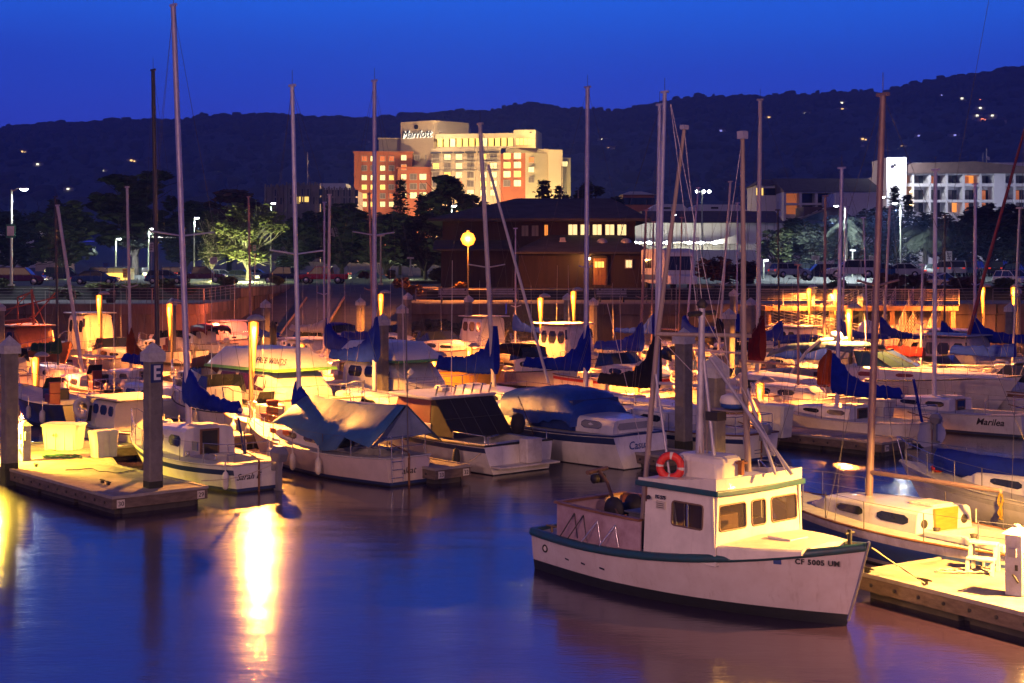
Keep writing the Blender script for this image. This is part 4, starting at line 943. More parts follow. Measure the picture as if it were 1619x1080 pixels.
dock(G(322,769,.45),-U,16,2.45,'wide foreground floating dock at left ending under the lettered pile',bs=1,nums=((0,.14,'29'),(0,2.3,'30')))
hd=Vector((-14.4,38.9,0))+V*2.4
HB=G(322,769,0)-U*8.8+V*.1; HB.z=0; HB=G(322,769,.45)-U*8.8+V*.1
dock(HB,V,62,2.6,'long headwalk running back to the right behind the first row of boats',nb=False)
dock(HB-U*25,V,70,2.6,'second headwalk behind the second row of boats',nb=False)
dock(HB-U*48,V,62,2.6,'farthest headwalk below the seawall',nb=False)
def finger(px,py,L,label,w=1.25,nums=()): p=G(px,py,.45); return dock(p,-U,L,w,label,nums=nums,nb=True,bs=1)
finger(738,735,9,'finger dock between the tarp-covered sloop and the sport boat, with number plates',1.15,nums=((0,.12,'32'),(0,1.0,'33')))
finger(1437,694,9,'finger dock in front of the sloop with the round transom',1.6,nums=((0,.15,'38'),(0,1.4,'39')))
finger(1098,715,8,'finger dock at the foot of the dark-sided pile',1.4,nums=((0,.2,'18'),))
# right foreground dock
PR=G(1362,905,.45)
dr=(G(1362,905,.45)-G(1650,976,.45)); dr.z=0; Lr=dr.length; dr.normalize()
pe=PR+dr*.0
def dock_right():
    d=-U; # parallel with the others
    p=PR
    e=dock(PR,-dr,9,2.4,'greenish lit floating dock at lower right beside the fishing boat bow',nb=True)
    return e
# (its long side faces the camera: local x runs towards the camera-right, width behind it)
dock_right()
g=MB(); b_=G(322,769,.45); q=[b_-U*5.0+V*.09,b_-U*8.7+V*.09,b_-U*8.7+V*1.25,b_-U*7.9+V*1.2]
g.add([Vector((p.x,p.y,.30)) for p in reversed(q)]+[Vector((p.x,p.y,.46)) for p in reversed(q)],[(0,3,2,1),(4,5,6,7),(0,1,5,4),(1,2,6,5),(2,3,7,6),(3,0,4,7)]); tag(g.build('dock_knee',DOCKT),'triangular corner slab of the left dock under the smaller cream bin','dock')
cleat(G(1374,908,.47)+Vector((.0,.12,0)),-.95,'cleat at the dock corner by the fishing boat bow')
c2=cleat(G(1462,924,.47),-.9,'cleat with wound line on the lit right dock')
for px,py,l in ((30,728,'first cleat from the left on the lettered dock'),(57,738,'second cleat from the left on the lettered dock'),(162,764,'left one of the paired cleats near the dock tip'),(171,767,'right one of the paired cleats near the dock tip')): cleat(G(px,py,.45),-.85,l)
# mooring lines on the right dock
m=MB(); m.tube([PD(1378,866,23.9),G(1420,895,.62),G(1462,922,.52)],.012,5); o=m.build('mooring_line',ROPE); tag(o,'thin line from the fishing boat bow to the dock cleat','rope')
m=MB(); pts=[]
for i in range(60):
    a=i*.42; c=G(1520,903,.475); pts.append(c+Vector((math.cos(a)*(.16+.05*math.sin(i*.9))+ (i-30)*.012,math.sin(a)*(.14),.02*(i%3)/2)))
m.tube(pts,.016,5); tag(m.build('coiled_rope',ROPE),'coiled white rope on the right dock beside the blue hull','rope')
# dock lamps ---------------------------------------------------------------
LPOST=mat('weathered_lamp_post',(.09,.07,.05),.6,0,.3,4)
BULB_STREAK=emis('sodium_bulb_streak',(1,.38,.035),5.5)
gL='low sodium lamps on the docks'
HALO=bpy.data.materials.new('amber_halo_glow'); HALO.use_nodes=True; _n=HALO.node_tree; _n.nodes.clear()  # see-through emission for the amber halo shape
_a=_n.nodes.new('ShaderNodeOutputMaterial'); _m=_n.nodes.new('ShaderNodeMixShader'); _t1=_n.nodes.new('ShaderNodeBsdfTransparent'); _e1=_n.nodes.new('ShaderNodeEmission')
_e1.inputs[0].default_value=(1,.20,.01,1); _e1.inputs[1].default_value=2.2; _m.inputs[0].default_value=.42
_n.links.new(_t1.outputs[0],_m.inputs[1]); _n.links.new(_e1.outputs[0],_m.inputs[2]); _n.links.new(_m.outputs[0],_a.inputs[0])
def dock_lamp(px,ytop,D,label,power=600,col=(1.0,.27,.035),zb=.45,side=-1,cap=True,r=.07):
    z=H-(ytop-HY)*D/F; x=(px-HX)*D/F
    e=empty('dock_lamp',(x,D,zb),0,label,'dock lamp',gL); h=z-zb
    m=MB(); m.tube([(0,0,0),(0,0,h-.12)],r,8); m.lathe([(.13,0),(.13,.06),(.07,.1)],(0,0,0),8); m.build('pole',LPOST,e)
    m=MB(); m.lathe([(.0,.03),(.30,-.05),(.33,-.02),(.28,.06),(.14,.14),(0,.16)],(.16,0,h-.05),18); m.build('cap',mat('lamp_cap',(.40,.38,.38),.6,0,.3,5),e)
    m=MB(); m.lathe([(.015,-1.7),(.06,-.9),(.10,-.25),(.10,-.04),(0,-.01)],(side*.1,-.10,h-.12),8); m.build('bulb_streak',BULB_STREAK,e)  # lengthened into a tapered glow that stands for lamplight on the pole
    m=MB(); m.lathe([(.02,-1.9),(.09,-1.1),(.17,-.35),(.17,-.04),(.02,-.005)],(side*.1,-.10,h-.12),12); m.build('halo_glow_cone',HALO,e)  # glowing cone added as the orange halo around the lamp
    hood('lamp_light',(side*.34,-.42,h-.30),col,power*LP,.12,e)
    return e
LP=15.0
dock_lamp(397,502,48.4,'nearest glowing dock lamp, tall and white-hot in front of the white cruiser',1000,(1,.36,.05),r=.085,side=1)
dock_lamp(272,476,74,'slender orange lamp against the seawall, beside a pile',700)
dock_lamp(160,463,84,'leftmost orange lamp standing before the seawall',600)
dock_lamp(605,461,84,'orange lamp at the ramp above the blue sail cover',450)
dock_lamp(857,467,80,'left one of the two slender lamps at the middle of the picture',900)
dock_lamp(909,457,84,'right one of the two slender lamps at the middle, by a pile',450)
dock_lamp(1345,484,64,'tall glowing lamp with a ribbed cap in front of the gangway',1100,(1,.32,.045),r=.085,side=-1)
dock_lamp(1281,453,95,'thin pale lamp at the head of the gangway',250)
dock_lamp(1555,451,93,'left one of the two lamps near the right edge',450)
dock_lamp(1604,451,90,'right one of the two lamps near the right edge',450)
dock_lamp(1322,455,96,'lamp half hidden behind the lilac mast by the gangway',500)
dock_lamp(480,540,70,'low lamp hidden among the boats behind the white cruiser',600,zb=.45)  # from here on, unseen low lamps added among the boats for warm light
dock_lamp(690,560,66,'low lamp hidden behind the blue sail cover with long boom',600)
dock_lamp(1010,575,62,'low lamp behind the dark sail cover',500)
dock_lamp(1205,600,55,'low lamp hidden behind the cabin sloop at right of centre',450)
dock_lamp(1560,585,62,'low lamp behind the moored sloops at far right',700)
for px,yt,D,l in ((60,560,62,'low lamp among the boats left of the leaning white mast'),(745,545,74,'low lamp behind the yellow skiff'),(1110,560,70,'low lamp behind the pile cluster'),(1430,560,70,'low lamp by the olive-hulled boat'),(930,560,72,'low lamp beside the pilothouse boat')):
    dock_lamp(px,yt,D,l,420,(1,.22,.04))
# power pedestals (white posts with a lantern head)
def pedestal(px,pyb,ytop,label,lit=0,w=.26):
    p=G(px,pyb,.45); s=p.y/F; h=(pyb-ytop)*s; e=empty('power_pedestal',p,RZO+.1,label,'power post','white power posts on the docks'); h2=w/2
    m=MB(); m.box(-h2,h2,-h2,h2,0,h*.86); m.build('post',WHITE2,e,bevel=.015)
    m=MB(); k=w*.66; m.add([(-k,-k,h*.86),(k,-k,h*.86),(k,k,h*.86),(-k,k,h*.86),(-.06,-.06,h*.955),(.06,-.06,h*.955),(.06,.06,h*.955),(-.06,.06,h*.955)],[(3,2,1,0),(0,1,5,4),(1,2,6,5),(2,3,7,6),(3,0,4,7),(4,5,6,7)]); m.lathe([(.055,h*.956),(.06,h*.99),(0,h)],(0,0,0),10); m.build('cap',WHITE2,e)
    m=MB(); m.box(h2,h2+.05,-.08,.08,h*.52,h*.72); m.box(-.07,.07,-h2-.05,-h2,h*.55,h*.68); m.build('socket_box',GALVL,e,bevel=.01)
    m=MB(); m.box(h2*.2,h2*.2+.05,-h2-.012,-h2-.001,h*.36,h*.44); m.tube([(0,-h2-.02,h*.3),(.05,-h2-.06,h*.28),(.1,-h2-.03,h*.2)],.02,5); m.build('tap',DARKM,e)
    if lit:
        point('lantern_light',(h2+.25,-.05,h*.80),(1,.56,.2),lit,.06,e)
    return e
pedestal(39,729,664,'white power post beside the left foreground pile')
pedestal(1608,940,828,'white power post with a glowing lantern on the right dock',lit=110,w=.30)
# lamps out of frame that belong to the docks (their light falls on the foreground)
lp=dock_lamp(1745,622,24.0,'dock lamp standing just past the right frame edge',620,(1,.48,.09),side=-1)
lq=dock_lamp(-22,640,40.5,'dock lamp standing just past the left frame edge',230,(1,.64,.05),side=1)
# fibreglass dock bins -------------------------------------------------------
gB2='fibreglass bins on the docks'
def bin_(px,pyb,w,h,label,ly='box',txt=None,rz=None,z=.45,D=None):
    p=G(px,pyb,z) if D is None else Vector(((px-HX)*D/F,D,z)); e=empty('dock_bin',p,RZO if rz is None else rz,label,'dock bin',gB2); d=w*.62
    m=MB(); a=.86; m.loft([[(x*a,y*a,0) for x,y in rr(w,d,.06)],[(x*.99,y*.99,h*.9) for x,y in rr(w,d,.06)]],smooth=False); m.build('body',BIN,e)
    m=MB(); m.loft([[(x*1.05,y*1.07,h*.9) for x,y in rr(w,d,.07)],[(x*1.06,y*1.08,h*.96) for x,y in rr(w,d,.07)],[(x*.97,y*.97,h) for x,y in rr(w,d,.07)]],smooth=False); m.build('lid',BIN,e)
    m=MB()
    for k in(-.36,-.12,.12,.36): m.box(w*k-.02,w*k+.02,-d/2*.99,-d/2*.9,.02,h*.88)
    m.build('rib',BIN,e)
    if txt: text(txt,.17,INK,e,frame((-w*.12,-d/2*1.02,h*.56),(1,0,0),(0,.08,1)))
    return e
def rr(w,d,c):
    a,b=w/2,d/2; return [(-a+c,-b),(a-c,-b),(a,-b+c),(a,b-c),(a-c,b),(-a+c,b),(-a,b-c),(-a,-b+c)]
bin_(101,710,1.15,.80,'large cream dock bin marked 40, left of the foreground pair',txt='40',rz=-.1)
bin_(164,722,.78,.78,'smaller cream dock bin, right of the marked one, with ribbed side',rz=.75)
for a in [(98,612,1.3,.85,'cream bin among the boats above the marked bin'),(150,612,1.2,.8,'ribbed cream bin behind the small white dinghy'),(40,590,1.0,.8,'cream bin beside the left pile, upper'),(654,590,.9,.85,'cream bin right of the blue sail cover'),
 (703,547,.9,.95,'cream bin standing alone on the dock by the rubble bank'),(1228,690,1.0,1.05,'cream bin at the inner end of the finger dock'),(1385,665,1.2,.8,'cream bin behind the moored sloop at right')]:
    bin_(*a[:5])
# white step stool
def stool():
    p=G(1554,905,.45); e=empty('step_stool',p,-.55,'white moulded two-step stool on the right dock','step stool'); S=mat('moulded_plastic',(.62,.60,.52),.5,0,.1,4)
    m=MB()
    for sx_ in(-.22,.22): m.hexa([(sx_-.03,-.26,0),(sx_+.03,-.26,0),(sx_+.03,-.2,0),(sx_-.03,-.2,0),(sx_-.03,-.22,.25),(sx_+.03,-.22,.25),(sx_+.03,-.17,.25),(sx_-.03,-.17,.25)])
    m.build('front_leg',S,e)
    m=MB()
    for sx_ in(-.22,.22):
        m.hexa([(sx_-.03,.2,0),(sx_+.03,.2,0),(sx_+.03,.26,0),(sx_-.03,.26,0),(sx_-.03,.14,.5),(sx_+.03,.14,.5),(sx_+.03,.2,.5),(sx_-.03,.2,.5)])
        m.hexa([(sx_-.03,-.03,.25),(sx_+.03,-.03,.25),(sx_+.03,.02,.25),(sx_-.03,.02,.25),(sx_-.03,0,.5),(sx_+.03,0,.5),(sx_+.03,.05,.5),(sx_-.03,.05,.5)])
    m.build('rear_leg',S,e)
    MB().box(-.25,.25,-.24,.02,.25,.29).build('lower_step',S,e,bevel=.01); MB().box(-.25,.25,-.02,.22,.5,.54).build('upper_step',S,e,bevel=.01)
stool()
# boarding float on the launching ramp
def boarding_float():
    e=empty('boarding_float',(0,0,0),0,'long grey boarding float with orange-lit edge lying on the launching ramp','ramp float')
    m=MB(); a=PD(497,471,125);b=PD(552,469,125);c=PD(455,566,84);d=PD(497,566,84); a.x,b.x=-17.6,-14.6; d.x,c.x=-11.4,-14.4
    def rz_(y): return -1.2+(ZL+1.2)*(y-(SW-22))/(YR-SW+22)+.25
    q=[Vector((-15.6,86,rz_(86))),Vector((-12.8,86,rz_(86))),Vector((-14.9,126,rz_(126))),Vector((-18.2,126,rz_(126)))]
    dn=Vector((0,0,-.22)); m.hexa([v+dn for v in q]+q); m.build('deck',mat('float_boards',(.13,.11,.11),.85,0,.4,1.2,stretch=(1,4,1)),e)
    m=MB(); m.tube([q[1]+Vector((0,0,.05)),q[2]+Vector((0,0,.05))],.12,5); m.tube([q[0]+Vector((0,0,.05)),q[3]+Vector((0,0,.05))],.09,5); m.build('edge_beam',DOCKW if False else mat('edge_beam',(.4,.26,.18),.8,0,.3,3),e)
boarding_float()
# gangways at right
def gangway(p0,p1,w,label,nr=6):
    p0=Vector(p0);p1=Vector(p1);d=p1-p0;L=Vector((d.x,d.y,0)).length;rz=math.atan2(d.y,d.x);sl=d.z/L
    e=empty('gangway',p0,rz,label,'gangway'); m=MB()
    m.hexa([(0,0,-.18),(L,0,L*sl-.18),(L,w,L*sl-.18),(0,w,-.18),(0,0,0),(L,0,L*sl),(L,w,L*sl),(0,w,0)]); m.build('walkway',GALVL,e)
    for y in(0,w):
        m=MB()
        for k in range(nr): m.tube([(0,y,.2+.95*k/(nr-1)),(L,y,L*sl+.2+.95*k/(nr-1))],.022,5)
        m.build('rail',GALVL,e)
        n=int(L/1.2); p_=None
        for i in range(n+1):
            x=i*L/n; o=MB().tube([(x,y,x*sl),(x,y,x*sl+1.22)],.03,5).build('post',GALVL,e) 
    return e
gangway((17.0,93.0,.6),(26.0,99.6,ZW),1.6,'long pale gangway with many rails climbing to the seawall, glowing yellow')
gangway((23.5,93.5,.9),(17.8,97.0,2.2),1.4,'second gangway section crossing below the long one')
gangway((26.5,91.5,.6),(30.2,99.4,ZW),1.3,'steep red-lit stair gangway left of the pale mast',5)
gangway((24.4,90.9,.6),(28.0,99.2,ZW),1.2,'left neighbour of the steep stair gangway',5)
m=MB(); m.box(17,30,95.5,99.6,ZW-.35,ZW-.05); 
for x in(17.3,21.5,25.6,29.7): m.box(x-.15,x+.15,95.7,96,-1,ZW-.36)
tag(m.build('pier_platform',mat('pier_wood',(.30,.16,.09),.8,0,.4,2),None),'wooden pier platform under the gangway heads, lit orange','platform')
railing((16.5,95.4),(30,95.4),ZW,ZW,'pale multi-rail fence on the pier platform',name='platform_railing',nr=6,m_=GALVL)
point('platform_fill',(21.5,94.0,3.0),(1,.46,.08),300,.12)  # fill lights added at the gangway platform, without lamp bodies
point('platform_fill',(28.5,94.4,2.6),(1,.22,.05),300,.12)
point('seawall_fill',(-20.2,97.5,2.6),(1,.18,.06),1300,.2)  # red fill added at the seawall corner, no lamp stands there
# ================================================================ BOATS
def lag(a,b,c,t,m=.45): return a*(t-m)*(t-1)/(m*1.0)+b*t*(t-1)/(m*(m-1))+c*t*(t-m)/(1-m)
class Hull:
    def __init__(s,L,B,fs,fm,fb,tw=.7,rake=.5,draft=.45,bp=2.3,qm=.22,trake=0.0,mx=.42):
        s.L,s.B,s.fs,s.fm,s.fb,s.tw,s.rake,s.draft,s.bp,s.qm,s.trake,s.mx=L,B,fs,fm,fb,tw,rake,draft,bp,qm,trake,mx
    def zs(s,t): return lag(s.fs,s.fm,s.fb,t)
    def b(s,t):
        m=s.mx
        if t<m: return s.B/2*(s.tw+(1-s.tw)*math.sin(math.pi/2*t/m))
        return s.B/2*max(.012,1-((t-m)/(1-m))**s.bp)
    def X(s,t,z=None):
        x=-s.L/2+s.L*t
        if z is not None:
            k=1-max(-.3,z)/s.zs(t); x-=s.rake*(t**5)*k; x+=s.trake*((1-t)**6)*k
        return x
    def T(s,x): return (x+s.L/2)/s.L
    def q(s,t): return s.qm+.62*max(0,(t-.3)/.7)**1.3
    def y(s,t,z):
        zk=-s.draft; hh=max(.0,min(1,(z-zk)/(s.zs(t)-zk))); return s.b(t)*hh**s.q(t)
    def side(s,x,z,off=.004):               # a point on the starboard (-y) side
        t=s.T(x); return Vector((x,-s.y(t,z)-off,z))
    def mesh(s,mats,e,stripe=(.12,.26),boot=(.04,.12),n=26,rub=None,rubr=.03,name='hull'):
        m=MB(); ts=[i/n for i in range(n+1)]; ts=[t if t<.8 else .8+.2*((t-.8)/.2)**.8 for t in ts]
        rows=[]; 
        for t in ts:
            z=s.zs(t); zz=[z,z-stripe[0],z-stripe[1],boot[1],boot[0],-.3]
            zz=[z,z-stripe[0],z-stripe[1]]+[ (z-stripe[1])*(1-k/3)+boot[1]*k/3 for k in(1,2)]+[boot[1],boot[0],-.3]
            rows.append(zz)
        K=len(rows[0]); mi=[0,1,0,0,0,2,3]
        for sg in(-1,1):
            vs=[(s.X(t,z),sg*s.y(t,z),z) for t,zz in zip(ts,rows) for z in zz]
            for r in range(K-1):
                fs=[]
                for i in range(n):
                    a=i*K+r;b_=a+K; f=(a,a+1,b_+1,b_) if sg<0 else (a,b_,b_+1,a+1); fs.append(f)
                m.v+= [] ; 
                o=len(m.v)
                if r==0: base=o; m.v.extend(vs)
                for f in fs: m.f.append(tuple(base+k for k in f)); m.m.append(mi[r]); m.sm.append(True)
        t=0; zz=rows[0]; vs=[(s.X(0,z),-s.y(0,z),z) for z in zz]+[(s.X(0,z),s.y(0,z),z) for z in zz]
        for r in range(K-1): m.add([vs[r],vs[r+1],vs[K+r+1],vs[K+r]],[(0,3,2,1)],[0,0,0,0,0,2,3][r])
        o=m.build(name,mats,e)
        if rub is not None:
            g=MB(); 
            for sg in(-1,1): g.tube([(s.X(t),sg*(s.b(t)+.004),s.zs(t)) for t in ts],rubr,6)
            g.tube([(s.X(0)-.01,-s.b(0),s.zs(0)),(s.X(0)-.01,s.b(0),s.zs(0))],rubr,6)
            g.build('rub_rail',rub,e)
        return o
    def deck(s,m_,e,cock=(.06,.36),wc=.6,depth=.45,camber=.05,n=26,drop=0.0,floor=None):
        m=MB(); ts=sorted(set([i/n for i in range(n+1)]+([cock[0],cock[1]] if cock else []))); secs=[]
        def row(t,inn):
            b=s.b(t)*.985; z=s.zs(t)-drop; wi=b*wc; zi=z+camber*(1-wc*wc); zf=(max(.12,z-depth)) if inn else zi
            return [(s.X(t),-b,z),(s.X(t),-wi,zi),(s.X(t),-wi*.97,zf),(s.X(t),0,zf if inn else z+camber),(s.X(t),wi*.97,zf),(s.X(t),wi,zi),(s.X(t),b,z)]
        for t in ts:
            if cock and abs(t-cock[0])<1e-6: secs+= [row(t,False),row(t+1e-4,True)]
            elif cock and abs(t-cock[1])<1e-6: secs+= [row(t-1e-4,True),row(t,False)]
            else: secs.append(row(t,bool(cock) and cock[0]<t<cock[1]))
        m.loft(secs,0,False,closed=False,caps=False); return m.build('deck',m_,e)
def cab(e,name,secs,m_,win=(),winm=None,front=None,back=None,round_=.86,wfr=None):
    # secs: (x, half width at base, base z, top z). windows: (x0,x1,f0,f1) as fractions of the side height
    def ring(x,w,zb,zt):
        h=zt-zb; return [(x,-w,zb),(x,-w*.965,zb+h*.55),(x,-w*.93,zb+h*.86),(x,-w*.84,zb+h*.97),(x,-w*.45,zt+h*.035),(x,0,zt+h*.05),(x,w*.45,zt+h*.035),(x,w*.84,zb+h*.97),(x,w*.93,zb+h*.86),(x,w*.965,zb+h*.55),(x,w,zb)]
    m=MB(); m.loft([ring(*q) for q in secs],0,False); o=m.build(name,m_,e,bevel=.02)
    def at(x,f,sg,off=.008):
        for a,b in zip(secs,secs[1:]):
            lo,hi=min(a[0],b[0]),max(a[0],b[0])
            if lo<=x<=hi:
                k=(x-a[0])/(b[0]-a[0]) if b[0]!=a[0] else 0; w=a[1]+(b[1]-a[1])*k; zb=a[2]+(b[2]-a[2])*k; zt=a[3]+(b[3]-a[3])*k; break
        else: a=secs[-1]; w,zb,zt=a[1],a[2],a[3]
        y=w*(1-.035*f/.55) if f<.55 else w*(.965-.035*(f-.55)/.31)
        return Vector((x,sg*(y+off),zb+(zt-zb)*f))
    for (x0,x1,f0,f1) in win:
        for sg in(-1,1):
            c=min(.12,(x1-x0)*.2); d=(f1-f0)*.28
            P=[(x0+c,f0),(x1-c,f0),(x1,f0+d),(x1,f1-d),(x1-c,f1),(x0+c,f1),(x0,f1-d),(x0,f0+d)]
            g=MB(); g.add([at(a,b,sg) for a,b in P]+[at(a,b,sg,-.01) for a,b in P],[tuple(range(8)) if sg<0 else tuple(range(7,-1,-1))]+[(i,(i+1)%8,8+(i+1)%8,8+i) for i in range(8)]); w_=g.build('window',winm or WINB,o)
            if wfr: 
                fr=MB(); pts=[at(a,b,sg,.012) for a,b in P]; fr.tube(pts+[pts[0],pts[1]],.014,5,caps=False); fr.build('window_frame',wfr,w_)
    return o
def world2local(e,p): return Matrix.Rotation(-e.rotation_euler.z,4,'Z') @ (Vector(p)-Vector(e.location))
def outboard(e,x,z,m_=None,s=1.0,y=0,name='outboard_motor'):
    m_=m_ or OUTB; o=MB(); o.M=Matrix.Translation((0,y,0)); o.loft([[(x-.05*s,-.13*s,z+.12*s),(x-.05*s,.13*s,z+.12*s),(x-.38*s,.12*s,z+.10*s),(x-.38*s,-.12*s,z+.10*s)],[(x-.02*s,-.15*s,z+.32*s),(x-.02*s,.15*s,z+.32*s),(x-.46*s,.13*s,z+.30*s),(x-.46*s,-.13*s,z+.30*s)],[(x-.10*s,-.10*s,z+.47*s),(x-.10*s,.10*s,z+.47*s),(x-.36*s,.09*s,z+.46*s),(x-.36*s,-.09*s,z+.46*s)]],0,False); c=o.build(name,m_,e,bevel=.04)
    l=MB(); l.M=o.M; l.box(x-.27*s,x-.14*s,-.05*s,.05*s,z-.62*s,z+.11*s); l.box(x-.36*s,x-.08*s,-.06*s,.06*s,z-.62*s,z-.54*s); l.lathe([(.0,-.02),(.11*s,0),(0,.02)],(x-.38*s,0,z-.6*s),8); l.box(x-.16*s,x+.06*s,-.09*s,.09*s,z-.12*s,z+.06*s); l.build('shaft_leg',m_,c)
def fender(e,x,y,z,r=.09,h=.5):
    m=MB(); m.lathe([(0,0),(r*.7,.04),(r,.12),(r,h-.12),(r*.7,h-.04),(.02,h),(.012,h+.35)],(x,y,z),10); m.build('fender',WHITE2,e)
def rails(e,h,t0,t1,hh=.6,n=5,inset=.96,mr=.013,bow=False,stern=False,mid=True,sides=(-1,1),m_=None,name='guard_rail'):
    m=MB(); top={}
    for sg in sides:
        pts=[(h.X(t0+(t1-t0)*i/n),sg*h.b(t0+(t1-t0)*i/n)*inset,h.zs(t0+(t1-t0)*i/n)) for i in range(n+1)]
        for p in pts: m.tube([p,(p[0],p[1],p[2]+hh)],mr,5)
        m.tube([(p[0],p[1],p[2]+hh) for p in pts],mr*.8,5)
        if mid: m.tube([(p[0],p[1],p[2]+hh*.5) for p in pts],mr*.6,4)
        top[sg]=[(p[0],p[1],p[2]+hh) for p in pts]
    if stern and len(top)==2:
        m.tube([top[-1][0],top[1][0]],mr,5); a,b=top[-1][0],top[1][0]; m.tube([(a[0],a[1],a[2]-hh*.5),(b[0],b[1],b[2]-hh*.5)],mr,5)
    if bow and len(top)==2:
        a,b=top[-1][-1],top[1][-1]; tip=(h.X(1)+.12,0,h.zs(1)+hh+.05); m.tube([a,((a[0]+tip[0])/2,a[1]*.62,tip[2]),tip,((b[0]+tip[0])/2,b[1]*.62,tip[2]),b],mr*1.2,6); m.tube([tip,(h.X(1)-.1,0,h.zs(1))],mr,5)
    return m.build(name,m_ or STEEL,e)
def cover(e,x0,x1,zb,hm,he,m_,th=.13,name='sail_cover',seed=1,sag=.04,lace=True,dz=0.0):
    # canvas cover from the mast (x0) to the boom end (x1); height hm at the mast, he at the end
    rs=random.Random(seed); secs=[]; N=34; sg=1 if x1>x0 else -1; Lc=abs(x1-x0)
    ks=[i/N for i in range(N+1)]
    for k in ks:
        a=k*Lc; h=he*(1-.25*k)+ (hm-he)*math.exp(-(a/.62)**1.15); h*=1+rs.gauss(0,.03); tie=abs(math.cos(a*math.pi/.62))**4*.09*(k>.12); h*=1-tie; x=x0+sg*a+ (0 if k else -sg*.08)
        zz=zb-sag*math.sin(math.pi*k)+dz*k+rs.gauss(0,.012); w=th*(1-.35*k)*(1+rs.gauss(0,.08))*(1-tie*1.6); 
        if k==1: h*=.6
        secs.append([(x,-w*.25,zz),(x,-w*.9,zz+h*.12),(x,-w,zz+h*.35),(x,-w*.7,zz+h*.68),(x,-w*.28,zz+h*.95),(x,w*.28,zz+h*.95),(x,w*.7,zz+h*.68),(x,w,zz+h*.35),(x,w*.9,zz+h*.12),(x,w*.25,zz)])
    m=MB(); m.loft(secs,0,True); return m.build(name,m_,e)
def mast(e,base,top,r,m_,spr=None,chain=None,fore=None,back=None,name='mast',wr=.007,head=True):
    base=Vector(base);top=Vector(top); m=MB(); m.tube([base,top],[r,r*.82],8); 
    if head: m.box(top.x-.16,top.x+.16,top.y-.04,top.y+.04,top.z,top.z+.07)
    o=m.build(name,m_,e)
    if head:
        w=MB(); w.tube([top,top+Vector((0,0,.5))],.008,4); w.build('masthead_aerial',WIRE,o)
    tips=[]
    if spr:
        zz,half=spr; k=(zz-base.z)/(top.z-base.z); c=base+(top-base)*k; 
        for sg in(-1,1):
            t=c+Vector((-.05,sg*half,.12)); g=MB(); g.tube([c,t],.026,5); g.build('spreader',m_,o); tips.append(t)
    w=MB()
    if chain:
        for i,sg in enumerate((-1,1)):
            cp=Vector((chain[0],sg*chain[1],chain[2])); w.tube([cp]+([tips[i]] if tips else [])+[top],wr,4,caps=False)
            if tips: w.tube([cp+Vector((.25,0,0)),base+(top-base)*(((spr[0]-base.z)/(top.z-base.z))-.02)],wr,4,caps=False)
    if fore: w.tube([fore,top],wr,4,caps=False)
    if back: w.tube([back,top],wr,4,caps=False)
    if w.v: w.build('rigging',WIRE,e)
    return o
SAILN=[0]
